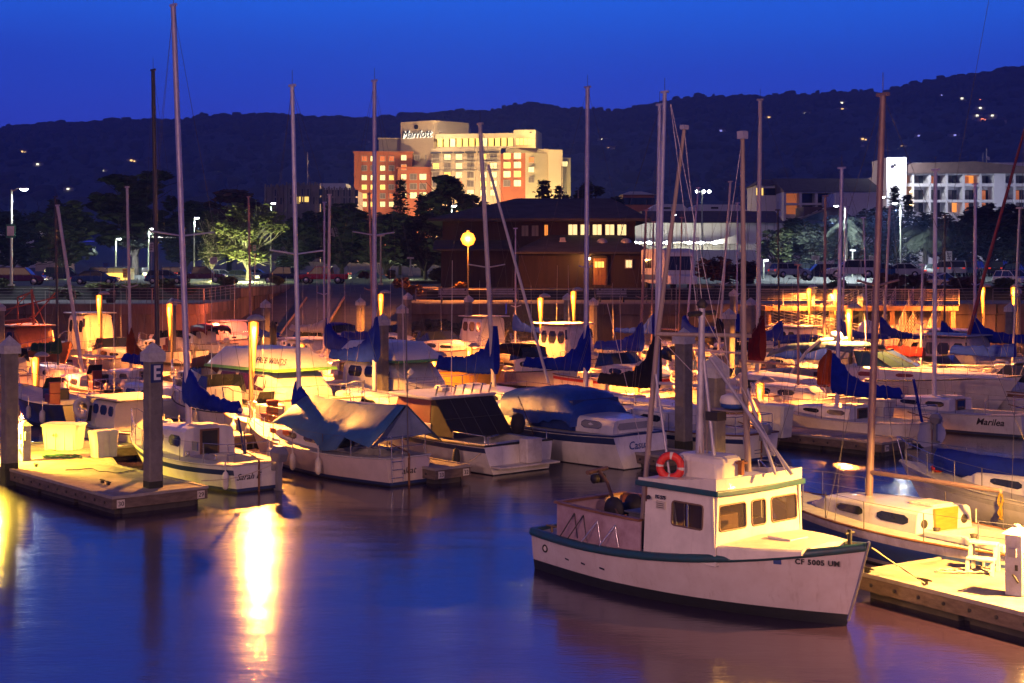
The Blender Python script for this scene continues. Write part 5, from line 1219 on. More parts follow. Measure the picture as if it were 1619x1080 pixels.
def sail(label,px,D,top,heading='in',L=7.5,hullm=None,stripe=None,rub=None,cov='blue',xm=.07,spr=None,mr=.075,mm=None,hm=1.15,he=.34,cabm=None,B=None,det=2,text_=None,boomL=None,z1=1.15,name='sailboat',ob=True,win=2,extra=None,st=(.12,.26),fb=(.75,.66,1.0),zb=None,group='sailing boats in the slips',tw=.62,bend=0):
    """px,D = mast foot; top = photo pixel of the masthead at the same depth."""
    SAILN[0]+=1; hullm=hullm or WHITE; B=B or L*.32; rz=RZI if heading=='in' else RZO
    if not isinstance(heading,str): rz=heading
    f=Vector((math.cos(rz),math.sin(rz),0)); foot=Vector(((px-HX)*D/F,D,0)); org=foot-f*(xm*L)
    e=empty(name,org,rz,label,'sailboat',group); h=Hull(L,B,fb[0],fb[1],fb[2],tw,L*.09)
    h.mesh([hullm,stripe or hullm,stripe or NAVY,BLACKP],e,stripe=st,rub=rub or (TEAK if SAILN[0]%3==0 else DECKM),rubr=.025)
    h.deck(DECKM,e,(.05,.34),.58,.4)
    xc0,xc1=-.14*L,.22*L; zd=lambda x:h.zs(h.T(x))+.01; w=lambda x,k:h.b(h.T(x))*k
    secs=[(xc0,w(xc0,.66),zd(xc0),z1),(xc0+.5*(xc1-xc0),w(0,.62),zd(0),z1-.02),(xc1-.25,w(xc1,.60),zd(xc1),z1-.10),(xc1+.3,w(xc1+.3,.45),zd(xc1)+.02,zd(xc1)+.08)]
    wl=[]
    for k in range(win): 
        a=xc0+.22+k*(xc1-xc0-.5)/max(1,win); wl.append((a,a+(xc1-xc0-.5)/max(1,win)*.68,.32,.72))
    cb=cab(e,'cabin',secs,cabm or WHITE,wl)
    if det>0:
        g=MB(); g.box(xc0-.03,xc0-.005,-.30,.30,zd(xc0)-.22,z1-.05); cw=g.build('companionway',TEAK,cb); g=MB(); g.box(xc0-.04,xc0-.031,-.24,.24,zd(xc0)-.20,z1-.10); g.build('hatch_board',WINB,cw); g=MB(); g.box(xc0+.02,xc0+.65,-.3,.3,z1+.01,z1+.07); g.build('sliding_hatch',cabm or WHITE2,cb,bevel=.015)
        rails(e,h,.72,.96,.55,2,bow=True,mid=det>1); rails(e,h,.03,.16,.55,1,stern=True)
        g=MB()
        for sg in(-1,1):
            for t in(.3,.48,.62): g.tube([(h.X(t),sg*h.b(t)*.96,h.zs(t)),(h.X(t),sg*h.b(t)*.96,h.zs(t)+.55)],.011,4)
            g.tube([(h.X(t),sg*h.b(t)*.96,h.zs(t)+.55) for t in(.16,.3,.48,.62,.72)],.005,4)
        g.build('lifeline',WIRE,e)
    tl=world2local(e,PD(top[0],top[1],D)); bl=Vector((xm*L,0,z1-.05)); sp=None
    if spr is None and SAILN[0]%3 and top[1]>0: spr=(top[1]+.52*(600-top[1]),.42)
    if spr: sp=(H-(spr[0]-HY)*D/F,spr[1]) 
    cx=xm*L-.1
    mast(e,bl,tl,mr,mm or ALU,sp,(cx,h.b(h.T(cx))*.93,h.zs(h.T(cx))),(h.X(.985),0,h.zs(.98)),(h.X(.01),0,h.zs(0)) if det>1 else None,wr=.005 if D<60 else .006)
    bl_=boomL or L*.40; zb=zb or z1+.75; 
    bo=MB(); bo.tube([(xm*L-.08,0,zb),(xm*L-bl_,0,zb+.05)],.05,7); bo.build('boom',mm or ALU,e)
    if cov: cover(e,xm*L+.08,xm*L-bl_*.97,zb-.06,hm,he,COVERS[cov],.15,seed=SAILN[0])
    if ob: outboard(e,h.X(0)+.02,h.zs(0)-.1,s=.9)
    r=MB(); r.box(h.X(0)-.05,h.X(0)-.012,-.02,.02,-.4,h.zs(0)+.1); r.tube([(h.X(0),0,h.zs(0)+.12),(h.X(0)+.9,0,h.zs(0)+.3)],.02,5); r.build('rudder_and_tiller',TEAK,e)
    if det>1:
        fender(e,h.X(.4),-h.b(.4)-.1,.15); fender(e,h.X(.62),-h.b(.62)-.1,.2)
    if extra: extra(e,h)
    return e,h
def hull_text(e,h,s,x,z,size,m,side=-1,**k):
    a=h.side(x-.3,z,.012); b=h.side(x+.3,z,.012); c=h.side(x,z+.1,.012)-h.side(x,z,.012); mid=(a+b)/2
    if side<0: text(s,size,m,e,frame(mid,b-a,c),**k)
def transom_text(e,h,s,z,size,m,y=0,**k):
    text(s,size,m,e,frame((h.X(0,z)-.012,y,z),(0,-1,0),(h.X(0,z+.1)-h.X(0,z),0,.1)),**k)
# ================================================================ HERO: WHITE FISHING BOAT IN THE FOREGROUND
def hero():
    L=7.15; f=Vector((.654,-.757,0)); st=Vector((1.19,28.86,0)); org=st+f*(L/2); rz=math.atan2(f.y,f.x)
    e=empty('fishing_boat',org,rz,'large white foreground fishing boat with dark teal gunwale, small wheelhouse and tall trolling poles','fishing boat')
    h=Hull(L,2.75,.80,.86,1.42,.78,.42,draft=.6,bp=2.5,qm=.16,trake=-.05,mx=.40)
    HW=mat('hero_hull_white',(.60,.55,.54),.42,0,.22,1.6,bump=.08,bscale=9,dirt=(.50,.43,.41),coat=.15,streak=(.24,.14,.10,.5))
    h.mesh([HW,HW,BLACKP,BLACKP],e,stripe=(.08,.16),boot=(.06,.20),n=40)
    h.deck(mat('hero_deck',(.48,.46,.46),.6,0,.35,5,bump=.2,dirt=(.30,.27,.27)),e,(.12,.40),.62,.55,.03,drop=.05)
    # gunwale band: thick rounded rub rail
    g=MB(); N=46; ts=[i/N for i in range(N+1)]
    for sg in(-1,1):
        secs=[]
        for t in ts:
            x=h.X(t); b=h.b(t); z=h.zs(t); o=.035 if t<.99 else .02
            secs.append([(x,sg*(b+o),z-.10),(x,sg*(b+o+.02),z-.05),(x,sg*(b+o),z+.0),(x,sg*(b-.01),z+.035),(x,sg*(b-.09),z+.03),(x,sg*(b-.09),z-.03),(x,sg*(b-.01),z-.11)])
        if sg>0: secs=[list(reversed(q)) for q in secs]
        g.loft(secs,0,True)
    g.box(h.X(0)-.04,h.X(0)+.05,-h.b(0),h.b(0),h.zs(0)-.1,h.zs(0)+.03); g.build('gunwale',TEAL,e)
    g=MB(); g.tube([(h.X(1)+.03,0,h.zs(1)+.05),(h.X(1,.7)+.02,0,.7),(h.X(1,.1)+.0,0,.1)],.03,6); g.build('stem_band',STEEL,e)
    # scuppers, exhaust port, lettering
    for t,w in((.155,.12),(.225,.12),(.30,.14)):
        x=h.X(t); z=.40; a=h.side(x,z,.006); b=h.side(x+w,z-.015,.006); g=MB(); g.add([a,b,b+Vector((0,0,.035)),a+Vector((0,0,.035))],[(0,1,2,3)]); g.build('scupper',INK,e)
    g=MB(); g.M=Matrix.Translation(h.side(h.X(.065),.50,.0))@Matrix.Rotation(R(90),4,'X'); g.lathe([(.075,-.02),(.08,.02),(.055,.03),(.05,.0)],(0,0,0),14,0); g.build('exhaust_port',DARKM,e)
    g=MB(); g.M=Matrix.Translation(h.side(h.X(.065),.50,.012))@Matrix.Rotation(R(90),4,'X'); g.lathe([(.048,0),(.0,.004)],(0,0,0),12); g.build('exhaust_plug',WHITE2,e)
    hull_text(e,h,'CF 5005 UM',h.X(.905),1.07,.125,INK,spacing=1.15,bold=.004)
    a=h.side(h.X(.815),1.00,.012); b=h.side(h.X(.832),1.00,.012); g=MB(); g.add([a,b,b+Vector((0,-.01,.10)),a+Vector((0,-.01,.10))],[(0,1,2,3)]); g.build('registration_sticker',INKB,e)
    # raised cockpit sides (weathered pink plywood) with brown cap
    X=lambda t:h.X(t)
    zc=1.37; x0,x1=X(.085),X(.425); inn=.26
    def bw(t): return h.b(t)-inn
    for sg in(-1,1):
        g=MB(); n=10; T=[.085+(.425-.085)*i/n for i in range(n+1)]
        vs=[]
        for t in T:
            for off in(0,.035): 
                y=sg*(bw(t)-off); vs+= [(X(t),y,h.zs(t)-.04),(X(t),y,zc)]
        fs=[]
        for i in range(n):
            a=i*4; fs+= [(a,a+4,a+5,a+1),(a+2,a+3,a+7,a+6),(a+1,a+5,a+7,a+3)]
        fs+= [(0,1,3,2),(n*4,n*4+2,n*4+3,n*4+1)]
        g.add(vs,fs); g.build('cockpit_side',PINKW if sg<0 else mat('orange_inner_board',(.42,.14,.06),.75,0,.4,4,bump=.2,bscale=16),e)
        g=MB(); secs=[]
        for t in T:
            y=sg*(bw(t)-.015); secs.append([(X(t),y-.06,zc+.003),(X(t),y+.06,zc+.003),(X(t),y+.06,zc+.045),(X(t),y-.06,zc+.045)])
        g.loft(secs,0,False); g.build('cap_rail',TEAK,e)
    g=MB(); g.box(x0-.03,x0,-bw(.085)+.0,bw(.085),h.zs(.085)-.04,zc); g.build('cockpit_side',PINKW,e)
    g=MB(); g.box(x0-.07,x0+.05,-bw(.085)-.05,bw(.085)+.05,zc+.004,zc+.05); g.build('cap_rail',TEAK,e)
    for tx,dx in((.165,-.22),(.205,-.25),(.265,-.25),(.335,-.22)):   # slanting stays
        g=MB(); y=-bw(tx)-.012; g.tube([(X(tx)+dx,-h.b(tx)+.06,h.zs(tx)+.02),(X(tx),y,zc-.10-.05*(tx>.24))],.012,5); g.tube([(X(tx),y,zc-.10-.05*(tx>.24)),(X(tx)+.12,-bw(tx)-.05,h.zs(tx)+.03)],.008,5); g.build('side_stay',STEEL if tx>.24 else DARKM,e)
    # gear in the cockpit
    g=MB(); g.M=Matrix.Translation((X(.20),.1,1.27))@Matrix.Rotation(R(90),4,'X'); g.lathe([(.0,-.3),(.26,-.3),(.26,-.25),(.12,-.24),(.12,.24),(.26,.25),(.26,.3),(0,.3)],(0,0,0),14); g.build('line_hauler',DARKM,e)
    g=MB(); g.box(X(.29),X(.41),-.45,.55,.5,1.34); g.box(X(.28),X(.415),-.5,.6,1.341,1.38); g.build('engine_box',mat('grey_box',(.10,.10,.12),.6,0,.3,4),e,bevel=.02)
    g=MB(); g.tube([(X(.24),-.25,1.0),(X(.155),-.05,1.75),(X(.11),.05,1.93)],.035,7); g.tube([(X(.12),-.35,1.95),(X(.075),.5,1.93)],.045,7); g.build('davit_arm',mat('rusty_arm',(.13,.07,.05),.6,.3,.4,9),e)
    for dy in(.1,.28):
        g=MB(); g.M=Matrix.Translation((X(.085),dy,1.76))@Matrix.Rotation(R(90),4,'X'); g.lathe([(0,-.04),(.10,-.04),(.07,0),(.10,.04),(0,.04)],(0,0,0),12); g.build('gurdy_block',DARKM,e)
    # cleat on quarter
    g=MB(); g.tube([(X(.06)-.14,-h.b(.06)+.22,h.zs(.06)+.12),(X(.06)+.14,-h.b(.06)+.25,h.zs(.06)+.12)],.018,6); g.tube([(X(.06),-h.b(.06)+.235,h.zs(.06)),(X(.06),-h.b(.06)+.235,h.zs(.06)+.12)],.025,6); g.build('quarter_cleat',BRONZE,e)
    # ---- wheelhouse: side walls, front with three windows, solid forward bulwark
    HS=mat('wheelhouse_white',(.68,.63,.57),.45,0,.2,2.5,bump=.05,bscale=20,coat=.1,streak=(.30,.22,.16,.35))
    xa,xb=X(.447),X(.685); za=h.zs(.5)-.03; zt=2.05; wa,wb_=1.20,1.0
    bat=.05
    # shell as walls with real openings: build panels around openings on each wall
    def wall(o,ux,uz,W_,Z_,holes,th,nrm,name='wheelhouse_wall',m_=HS):
        # o origin corner, ux unit along the wall, holes (u0,u1,v0,v1); returns object with pierced wall
        us=sorted({0,W_}|{q for a in holes for q in a[:2]}); vsn=sorted({0,Z_}|{q for a in holes for q in a[2:]})
        g=MB()
        P=lambda u,v,k: o+ux*u+uz*v+nrm*k
        for i in range(len(us)-1):
            for j in range(len(vsn)-1):
                um=(us[i]+us[i+1])/2; vm=(vsn[j]+vsn[j+1])/2
                if any(a<um<b and c<vm<d for a,b,c,d in holes): continue
                u0,u1,v0,v1=us[i],us[i+1],vsn[j],vsn[j+1]
                g.add([P(u0,v0,0),P(u1,v0,0),P(u1,v1,0),P(u0,v1,0),P(u0,v0,-th),P(u1,v0,-th),P(u1,v1,-th),P(u0,v1,-th)],[(0,1,2,3),(7,6,5,4),(0,4,5,1),(1,5,6,2),(2,6,7,3),(3,7,4,0)])
        w=g.build(name,m_,e)
        for (a,b,c,d) in holes:
            r=.05; fr=MB(); 
            loop=[P(a,c+r,.006),P(a,d-r,.006),P(a+r*.3,d-r*.3,.006),P(a+r,d,.006),P(b-r,d,.006),P(b-r*.3,d-r*.3,.006),P(b,d-r,.006),P(b,c+r,.006),P(b-r*.3,c+r*.3,.006),P(b-r,c,.006),P(a+r,c,.006),P(a+r*.3,c+r*.3,.006),P(a,c+r,.006)]
            fr.tube(loop,.017,6,caps=False); wo_=fr.build('window_frame',mat('window_rubber_brown',(.16,.10,.07),.5,0,.2,4),w)
            gl=MB(); gl.add([P(a,c,-.015),P(b,c,-.015),P(b,d,-.015),P(a,d,-.015)],[(0,1,2,3)]); gl.build('glass_pane',WGL,wo_)
            co=MB()
            for (uu,vv,su,sv) in((a,c,1,1),(b,c,-1,1),(b,d,-1,-1),(a,d,1,-1)):
                co.add([P(uu,vv,.002),P(uu+su*r,vv,.002),P(uu+su*r*.3,vv+sv*r*.3,.002),P(uu,vv+sv*r,.002)],[(0,1,2,3)])
            co.build('window_corner',m_,wo_)
        return w
    ux=Vector((1,0,0)); 
    Ls=xb-xa; hz=zt-za
    nS=Vector((0,-1,.06)).normalized(); uz=Vector((0,.055,1)).normalized()
    wall(Vector((xa,-wa,za)),ux,uz,Ls,hz,[(.66,1.38,.58,1.00)],.04,nS)
    wall(Vector((xb,wa,za)),-ux,Vector((0,-.055,1)).normalized(),Ls,hz,[(.3,.9,.46,.98)],.04,Vector((0,1,.06)).normalized())
    fz=Vector((-.04,0,1)).normalized(); Wf=2*wa; 
    wall(Vector((xb,-wa,za)),Vector((0,1,0)),fz,Wf,hz,[(.13,.84,.58,1.02),(1.00,1.38,.58,1.02),(1.54,2.26,.58,1.02)],.04,Vector((1,0,.04)).normalized(),'wheelhouse_front')
    g=MB(); g.box(xa,xa+.04,-wa+.05,wa-.05,za,zt); g.build('wheelhouse_back',mat('inside_panel',(.20,.10,.06),.6,0,.3,4),e)
    g=MB(); g.box(xa+.1,xb-.06,-wa+.1,wa-.1,za+.0,za+.05); g.box(xb-.45,xb-.07,-.95,.95,za+.051,za+.42); g.box(xa+.3,xa+.7,.1,.6,za+.051,za+.6); g.build('dashboard_and_seat',mat('dash_wood',(.25,.13,.07),.6,0,.3,5),e,bevel=.02)
    g=MB(); g.tube([(xb-.5,.1,za+.5),(xb-.42,.1,za+.95)],.02,5); 
    g.lathe([(.16,-.01),(.18,0),(.16,.01)],(xb-.52,.35,za+.62),12); g.build('steering_wheel',DARKM,e)
    # sliding bar in the side window, grille lettering
    g=MB(); g.box(xa+1.05,xa+1.075,-wa-.01,-wa+.02,za+.59,za+.99); g.build('slider_bar',STEEL,e)
    text('FG 575',.085,INK,e,frame((xa+.40,-wa+.015,za+1.03),(1,0,0),uz),name='side_lettering',bold=.003)
    g=MB(); g.box(xa+.29,xa+.50,-wa+.02,-wa+.05,za+.82,za+.96); o=g.build('small_placard',mat('placard',(.5,.45,.38),.6,0,.2,20),e)
    g=MB()
    for k in range(3): g.box(xa+.31,xa+.48,-wa+.012,-wa+.019,za+.845+.035*k,za+.855+.035*k)
    g.build('placard_lines',INK,o)
    g=MB(); g.M=Matrix.Translation((xa+.12,-wa+.0,za+1.0)); g.tube([(0,0,0),(.08,-.06,0)],[.045,.02],8); g.build('horn',DARKM,e)
    # roof: teal band, brow parapet
    def ring(x_a,x_b,w0,w1,z0,z1,m_,name,bv=.01,camb=0,bow=.07):
        g=MB(); n=8; P=[(x_a,-w0)]+[(x_b+bow*math.sin(math.pi*i/n),-w1+2*w1*i/n) for i in range(n+1)]+[(x_a,w0)]
        k=len(P); vs=[(x,y,z0) for x,y in P]+[(x,y,z1+(camb*(x-x_a)/(x_b-x_a))) for x,y in P]
        g.add(vs,[tuple(range(k-1,-1,-1)),tuple(range(k,2*k))]+[(i,(i+1)%k,k+(i+1)%k,k+i) for i in range(k)]); return g.build(name,m_,e,bevel=bv)
    ring(xa-.16,xb+.06,wa+.06,wa+.02,zt+.002,zt+.10,TEAL,'roof_band',.02)
    # parapet as curved wall, highest in front, sweeping down aft
    g=MB(); n=10; P=[(xa-.12+ (xb-xa+.12)*i/8,-(wa+.01-.03*i/8)) for i in range(9)]+[(xb+.02+.07*math.sin(math.pi*i/n),-wa+.02+2*(wa-.02)*i/n) for i in range(1,n)]+[(xb-(xb-xa+.12)*i/8,(wa-.02)) for i in range(9)]
    hgt=lambda x: .04+.16*min(1,max(0,(x-xa+.1)/(xb-xa)))**1.6
    vs=[]; 
    for x,y in P: vs+= [(x,y,zt+.10),(x,y,zt+.10+hgt(x))]
    for x,y in P: vs+= [(x*1.0-.03*(1 if x>xb else 0),y*.965,zt+.10),(x-.03*(1 if x>xb else 0),y*.965,zt+.10+hgt(x))]
    k=len(P); fs=[]
    for i in range(k-1): fs+= [(2*i,2*i+2,2*i+3,2*i+1),(2*k+2*i,2*k+2*i+1,2*k+2*i+3,2*k+2*i+2),(2*i+1,2*i+3,2*k+2*i+3,2*k+2*i+1)]
    g.add(vs,fs,0,False); g.build('roof_parapet',HS,e)
    ring(xa-.10,xb-.0,wa-.06,wa-.08,zt+.101,zt+.13,HS,'roof',0,.02)
    # doghouse / tank on the roof
    g=MB(); dx0,dx1=xa-.02,xa+1.12
    def rg(z,s_,r): return [(dx0+(dx1-dx0)/2+(dx1-dx0)/2*s_*a,.36*s_*b-.05,z) for a,b in ((-1,-.7),(-.8,-1),(.8,-1),(1,-.7),(1,.7),(.8,1),(-.8,1),(-1,.7))]
    g.loft([rg(zt+.13,1,0),rg(zt+.42,1,0),rg(zt+.50,.93,0),rg(zt+.54,.78,0)],0,False); g.build('roof_tank',HS,e,bevel=.03)
    # fore trunk (low cabin ahead of the wheelhouse)
    xt0,xt1=xb+.01,X(.885); z0=h.zs(.7)-.05
    g=MB(); zz0=za+.36
    secs=[]
    for i in range(7):
        t=i/6; x=xt0+(xt1-xt0)*t; w=(wa-.03)*(1-.42*t**1.6); zb_=h.zs(h.T(x))-.06; ztp=zz0+.07*t+.0; 
        secs.append([(x,-w,zb_),(x,-w,ztp-.03),(x,-w+.04,ztp),(x,0,ztp+.05),(x,w-.04,ztp),(x,w,ztp-.03),(x,w,zb_)])
    g.loft(secs,0,False); g.build('fore_trunk',HS,e)
    g=MB(); g.box(xt0+.35,xt0+.85,-.25,.25,zz0+.06,zz0+.11); g.build('deck_hatch',HS,e,bevel=.015)
    g=MB(); g.tube([(X(.95),0,1.3),(X(.95),0,1.62)],.04,7); g.tube([(X(.95)-.0,-.12,1.56),(X(.95),.12,1.56)],.02,6); g.build('bow_bitt',DARKM,e)
    # ---- spars
    S=1.0; wl=lambda px,py,D: world2local(e,PD(px,py,D))
    def spar(name,pts,r,m_,r2=None): g=MB(); g.tube(pts,r,8,r2); return g.build(name,m_,e)
    SPW=mat('weathered_pole',(.30,.23,.22),.6,0,.35,4,stretch=(3,3,.3)); SPG=mat('galvanised_pole',(.42,.40,.46),.45,.3,.3,4)
    mb=wl(1106,731,26.1); mt=wl(1110,486,26.1); spar('mast',[mb,mt],.085,SPG,.06)
    g=MB(); g.lathe([(.0,.12),(.05,.1),(.11,0),(.05,-.08)],(mt.x,mt.y,mt.z+.05),8); g.tube([(mt.x,mt.y-.35,mt.z-.12),(mt.x,mt.y+.35,mt.z-.1)],.05,6); g.build('masthead_block',DARKM,e)
    cb_=[wl(1037,528,26.3),wl(1188,531,25.9)]; spar('crosstree',cb_,.04,SPW)
    # trolling poles
    spar('trolling_pole',[wl(1013,866,26.7),wl(1030,640,26.6),wl(1041,520,26.55),wl(1082,203,26.4)],[.06,.055,.05,.036],SPW)
    g=MB(); p=wl(1013,868,26.7); g.box(p.x-.12,p.x+.12,p.y-.07,p.y+.07,p.z-.08,p.z+.10); g.build('pole_step',DARKM,e)
    spar('trolling_pole',[wl(1183,745,25.8),wl(1176,560,25.7),wl(1174,211,25.6)],[.062,.055,.04],SPW)
    q=wl(1082,203,26.4); g=MB(); g.box(q.x-.05,q.x+.05,q.y-.07,q.y+.07,q.z-.02,q.z+.06); g.build('pole_tip',SPG,e); q=wl(1174,211,25.6); g=MB(); g.box(q.x-.07,q.x+.07,q.y-.07,q.y+.07,q.z-.1,q.z+.04); g.build('pole_tip',SPG,e)
    # struts and stays
    for nm,pts,r in (('bright_strut',[wl(1037,592,26.4),wl(1077,888,25.6)],.025),('strut',[wl(1112,560,26.1),wl(1132,750,25.7)],.035),('strut',[wl(1122,565,26.1),wl(1252,750,24.7)],.035),('strut',[wl(1176,600,25.8),wl(1226,750,25.0)],.03),
        ('strut',[wl(1182,655,25.8),wl(1225,720,25.2)],.028)):
        spar(nm,pts,r,SPG)
    g=MB()
    for a,b in (((1061,165,26.4),(1145,585,25.9)),((1145,520,25.9),(1155,620,25.7)),((1060,165,26.4),(1106,520,26.1)),((1110,492,26.1),(1245,750,24.7)),((1037,528,26.3),(1106,600,26.1)),((1082,205,26.4),(1112,500,26.1)),
        ((1013,700,26.7),(960,480,29)),((1174,215,25.6),(1130,520,26)),((1082,720,25.6),(1082,880,25.6))):
        g.tube([wl(*a),wl(*b)],.006,4,caps=False)
    g.build('rigging',mat('pale_stay',(.5,.45,.45),.4,.3,0),e)
    # radar gantry with radome
    a=wl(1122,651,26.0); b=wl(1184,651,25.8); g=MB(); g.tube([a,b],.03,6); g.tube([wl(1122,647,26.3),wl(1184,647,26.1)],.03,6); g.box(min(a.x,b.x),max(a.x,b.x),min(a.y,b.y),max(a.y,b.y),a.z+.03,a.z+.05); g.build('radar_gantry',SPW,e)
    c=wl(1161,648,25.95); g=MB(); g.lathe([(.20,0),(.25,.03),(.25,.09)],(c.x,c.y,c.z+.03),18); o=g.build('radome_base',BLUEH,e); g=MB(); g.lathe([(.26,.092),(.265,.14),(.24,.22),(.14,.26),(0,.27)],(c.x,c.y,c.z+.03),18); g.build('radome_cover',HS,o)
    g=MB(); g.box(c.x-.30,c.x-.02,c.y-.45,c.y-.2,c.z-.18,c.z-.02); g.build('deck_light',DARKM,e)
    for px in(1106,1112,1118):
        spar('bracket_tube',[wl(px,600,26.2),wl(px,733,26.0)],.018,SPW)
    g=MB(); q=wl(1172,742,25.6); g.box(q.x-.04,q.x+.04,q.y-.04,q.y+.04,q.z-.1,q.z+.16); g.box(q.x-.08,q.x+.08,q.y-.08,q.y+.08,q.z+.1,q.z+.13); g.build('roof_bitt',mat('rust',(.25,.09,.04),.8,0,.4,9),e)
    return e,h,(dx0,zt)
BRONZE=mat('bronze_fitting',(.22,.15,.07),.5,.5,.3,9)
WGL=bpy.data.materials.new('cabin_glass'); WGL.use_nodes=True
_b=WGL.node_tree.nodes['Principled BSDF']; _b.inputs['Base Color'].default_value=(.05,.04,.04,1); _b.inputs['Roughness'].default_value=.03; _b.inputs['Transmission Weight'].default_value=0; _b.inputs['Alpha'].default_value=.55
HERO,HH,(hdx,hzt)=hero()
# life ring hanging on the doghouse
def ring_(e,c,R_,r,ax,mA,mB_,name='ring'):
    m=MB(); n=28; k=8; vs=[]
    a1=ax.cross(Vector((0,0,1))).normalized(); a2=Vector((0,0,1))
    for i in range(n):
        t=2*math.pi*i/n; d=a1*math.cos(t)+a2*math.sin(t)
        for j in range(k):
            p=2*math.pi*j/k; vs.append(c+d*(R_+r*math.cos(p))+ax*(r*math.sin(p)*.8))
    o=len(m.v); m.v+= [tuple(v) for v in vs]
    for i in range(n):
        band=(i%7) in(0,)
        for j in range(k): m.f.append((i*k+j,((i+1)%n)*k+j,((i+1)%n)*k+(j+1)%k,i*k+(j+1)%k)); m.m.append(1 if band else 0); m.sm.append(True)
    return m.build(name,[mA,mB_],e)
c=PD(1060,738,25.9); o=ring_(None,c,.20,.075,Vector((-.35,-.93,0)).normalized(),mat('life_ring_red',(.62,.03,.02),.5,0,.1,5),WHITE2,'life_ring'); tag(o,'red and white life ring against the roof tank of the fishing boat','life ring')
# ================================================================ NAMED BOATS OF THE FIRST ROW
def hull_text_port(e,h,s,x,z,size,m,**k):
    a=h.side(x+.3,z,.012); b=h.side(x-.3,z,.012); fl=lambda v: Vector((v.x,-v.y,v.z)); a,b=fl(a),fl(b); c=fl(h.side(x,z+.1,.012))-fl(h.side(x,z,.012)); text(s,size,m,e,frame((a+b)/2,b-a,c),**k)
def port_fender(e,h,t,z=.15): fender(e,h.X(t),h.b(t)+.1,z)
def ex1(e,h):
    transom_text(e,h,'Sarah E',.42,.24,INK,y=.32,shear=.4); port_fender(e,h,.02,.1)
    outboard(e,h.X(0)+.02,.66,OUTB,1.15,y=-.5)
    g=MB(); g.box(h.X(.26),h.X(.26)+.3,h.b(.3)*.62,h.b(.3)*.64+.01,.95,1.2); g.build('blue_cushion',BLUEH,e)
    for t in(.34,.16): m=MB(); m.lathe([(.05,0),(.07,.05),(.05,.1),(.06,.14)],(h.X(t),h.b(t)*.62,h.zs(t)+.05),8); m.build('winch',STEEL,e)
    g=MB(); g.tube([(h.X(.03),.3,1.0),(h.X(.12),.1,1.9)],.03,6); g.tube([(h.X(.02),.3,1.0),(h.X(.02),.35,1.6)],.02,5); g.build('boathook_pole',NAVY,e)
E1,H1=sail('white navy-striped sloop beside the lettered pile, carrying the tallest mast',299,40.9,(274,10),L=7.3,xm=.02,stripe=NAVY,spr=(373,1.02),mr=.092,z1=1.5,zb=2.06,hm=1.28,he=.46,det=2,extra=ex1,ob=False,fb=(.74,.72,1.05),mm=mat('lilac_spar',(.50,.46,.58),.4,.3,.25,3),B=2.5)
def ex2(e,h):
    for t in(.30,.62,.45): port_fender(e,h,t,.12)
    transom_text(e,h,'alcat',.40,.26,INK,y=0,shear=.3)
    # tarp tent over the boom
    x0,x1=h.X(.03)-.15,h.X(.66); m=MB(); N=14; secs=[]; rs=random.Random(4)
    for i in range(N+1):
        k=i/N; x=x0+(x1-x0)*k; rz_=2.18-.10*math.sin(math.pi*k)+ (0 if k<.9 else -.25*(k-.9)/.1)+rs.gauss(0,.012); w=1.25*(1-.20*max(0,k-.5)*2); zl=1.12+.10*math.sin(k*9)+.15*k
        secs.append([(x,-w,zl-.02),(x,-w*.55,(zl+rz_)/2-.06+rs.gauss(0,.015)),(x,-.04,rz_),(x,.04,rz_),(x,w*.55,(zl+rz_)/2-.07+rs.gauss(0,.02)),(x,w,zl+ (-.28 if .25<k<.5 else 0)+rs.gauss(0,.02))])
    m.loft(secs,0,True,closed=False,caps=False); o=m.build('tarp',TARPB,e); s_=o.modifiers.new('s','SOLIDIFY'); s_.thickness=.012
    g=MB(); g.add([(x0+.01,-.9,1.35),(x0-.02,.0,2.16),(x0+.01,1.2,1.10),(x0+.35,.5,1.2)],[(0,1,3),(1,2,3)]); o=g.build('tarp_end_flap',mat('pale_tarp',(.22,.28,.42),.5,0,.3,2),e)
    g=MB()
    for y in(.25,.62): g.tube([(h.X(0)-.05,y,h.zs(0)+.62),(h.X(0)-.10,y,.12)],.014,5)
    for k in range(3): g.tube([(h.X(0)-.07,.25,.25+.22*k),(h.X(0)-.07,.62,.25+.22*k)],.014,5)
    g.build('stern_ladder',STEEL,e)
    for x in(.8,1.5): MB().box(x,x+.28,h.b(.6)*.60,h.b(.6)*.635,.98,1.12).build('amber_port',mat('amber_port',(.5,.12,.03),.3,0,0),e)
    g=MB(); g.tube([(h.X(0),0,h.zs(0)),(h.X(0)+.12,0,4.9)],.018,5); g.build('backstay_tube',WIRE,e)
E2,H2=sail('pinkish white sloop sheltering under a large light blue tarp tent',474,43.2,(462,137),L=8.4,xm=.15,stripe=None,spr=(402,.95),mr=.075,z1=1.22,zb=2.05,hm=.95,he=.42,det=2,extra=ex2,ob=False,cov=None,boomL=4.2,B=2.45,fb=(.78,.74,1.1),hullm=mat('pinkish_hull',(.60,.50,.48),.45,0,.2,2))
cover(E2,.15*8.4+.12,.15*8.4-.75,1.55,1.0,.5,COVB,.2,seed=31,name='mast_sail_bundle')
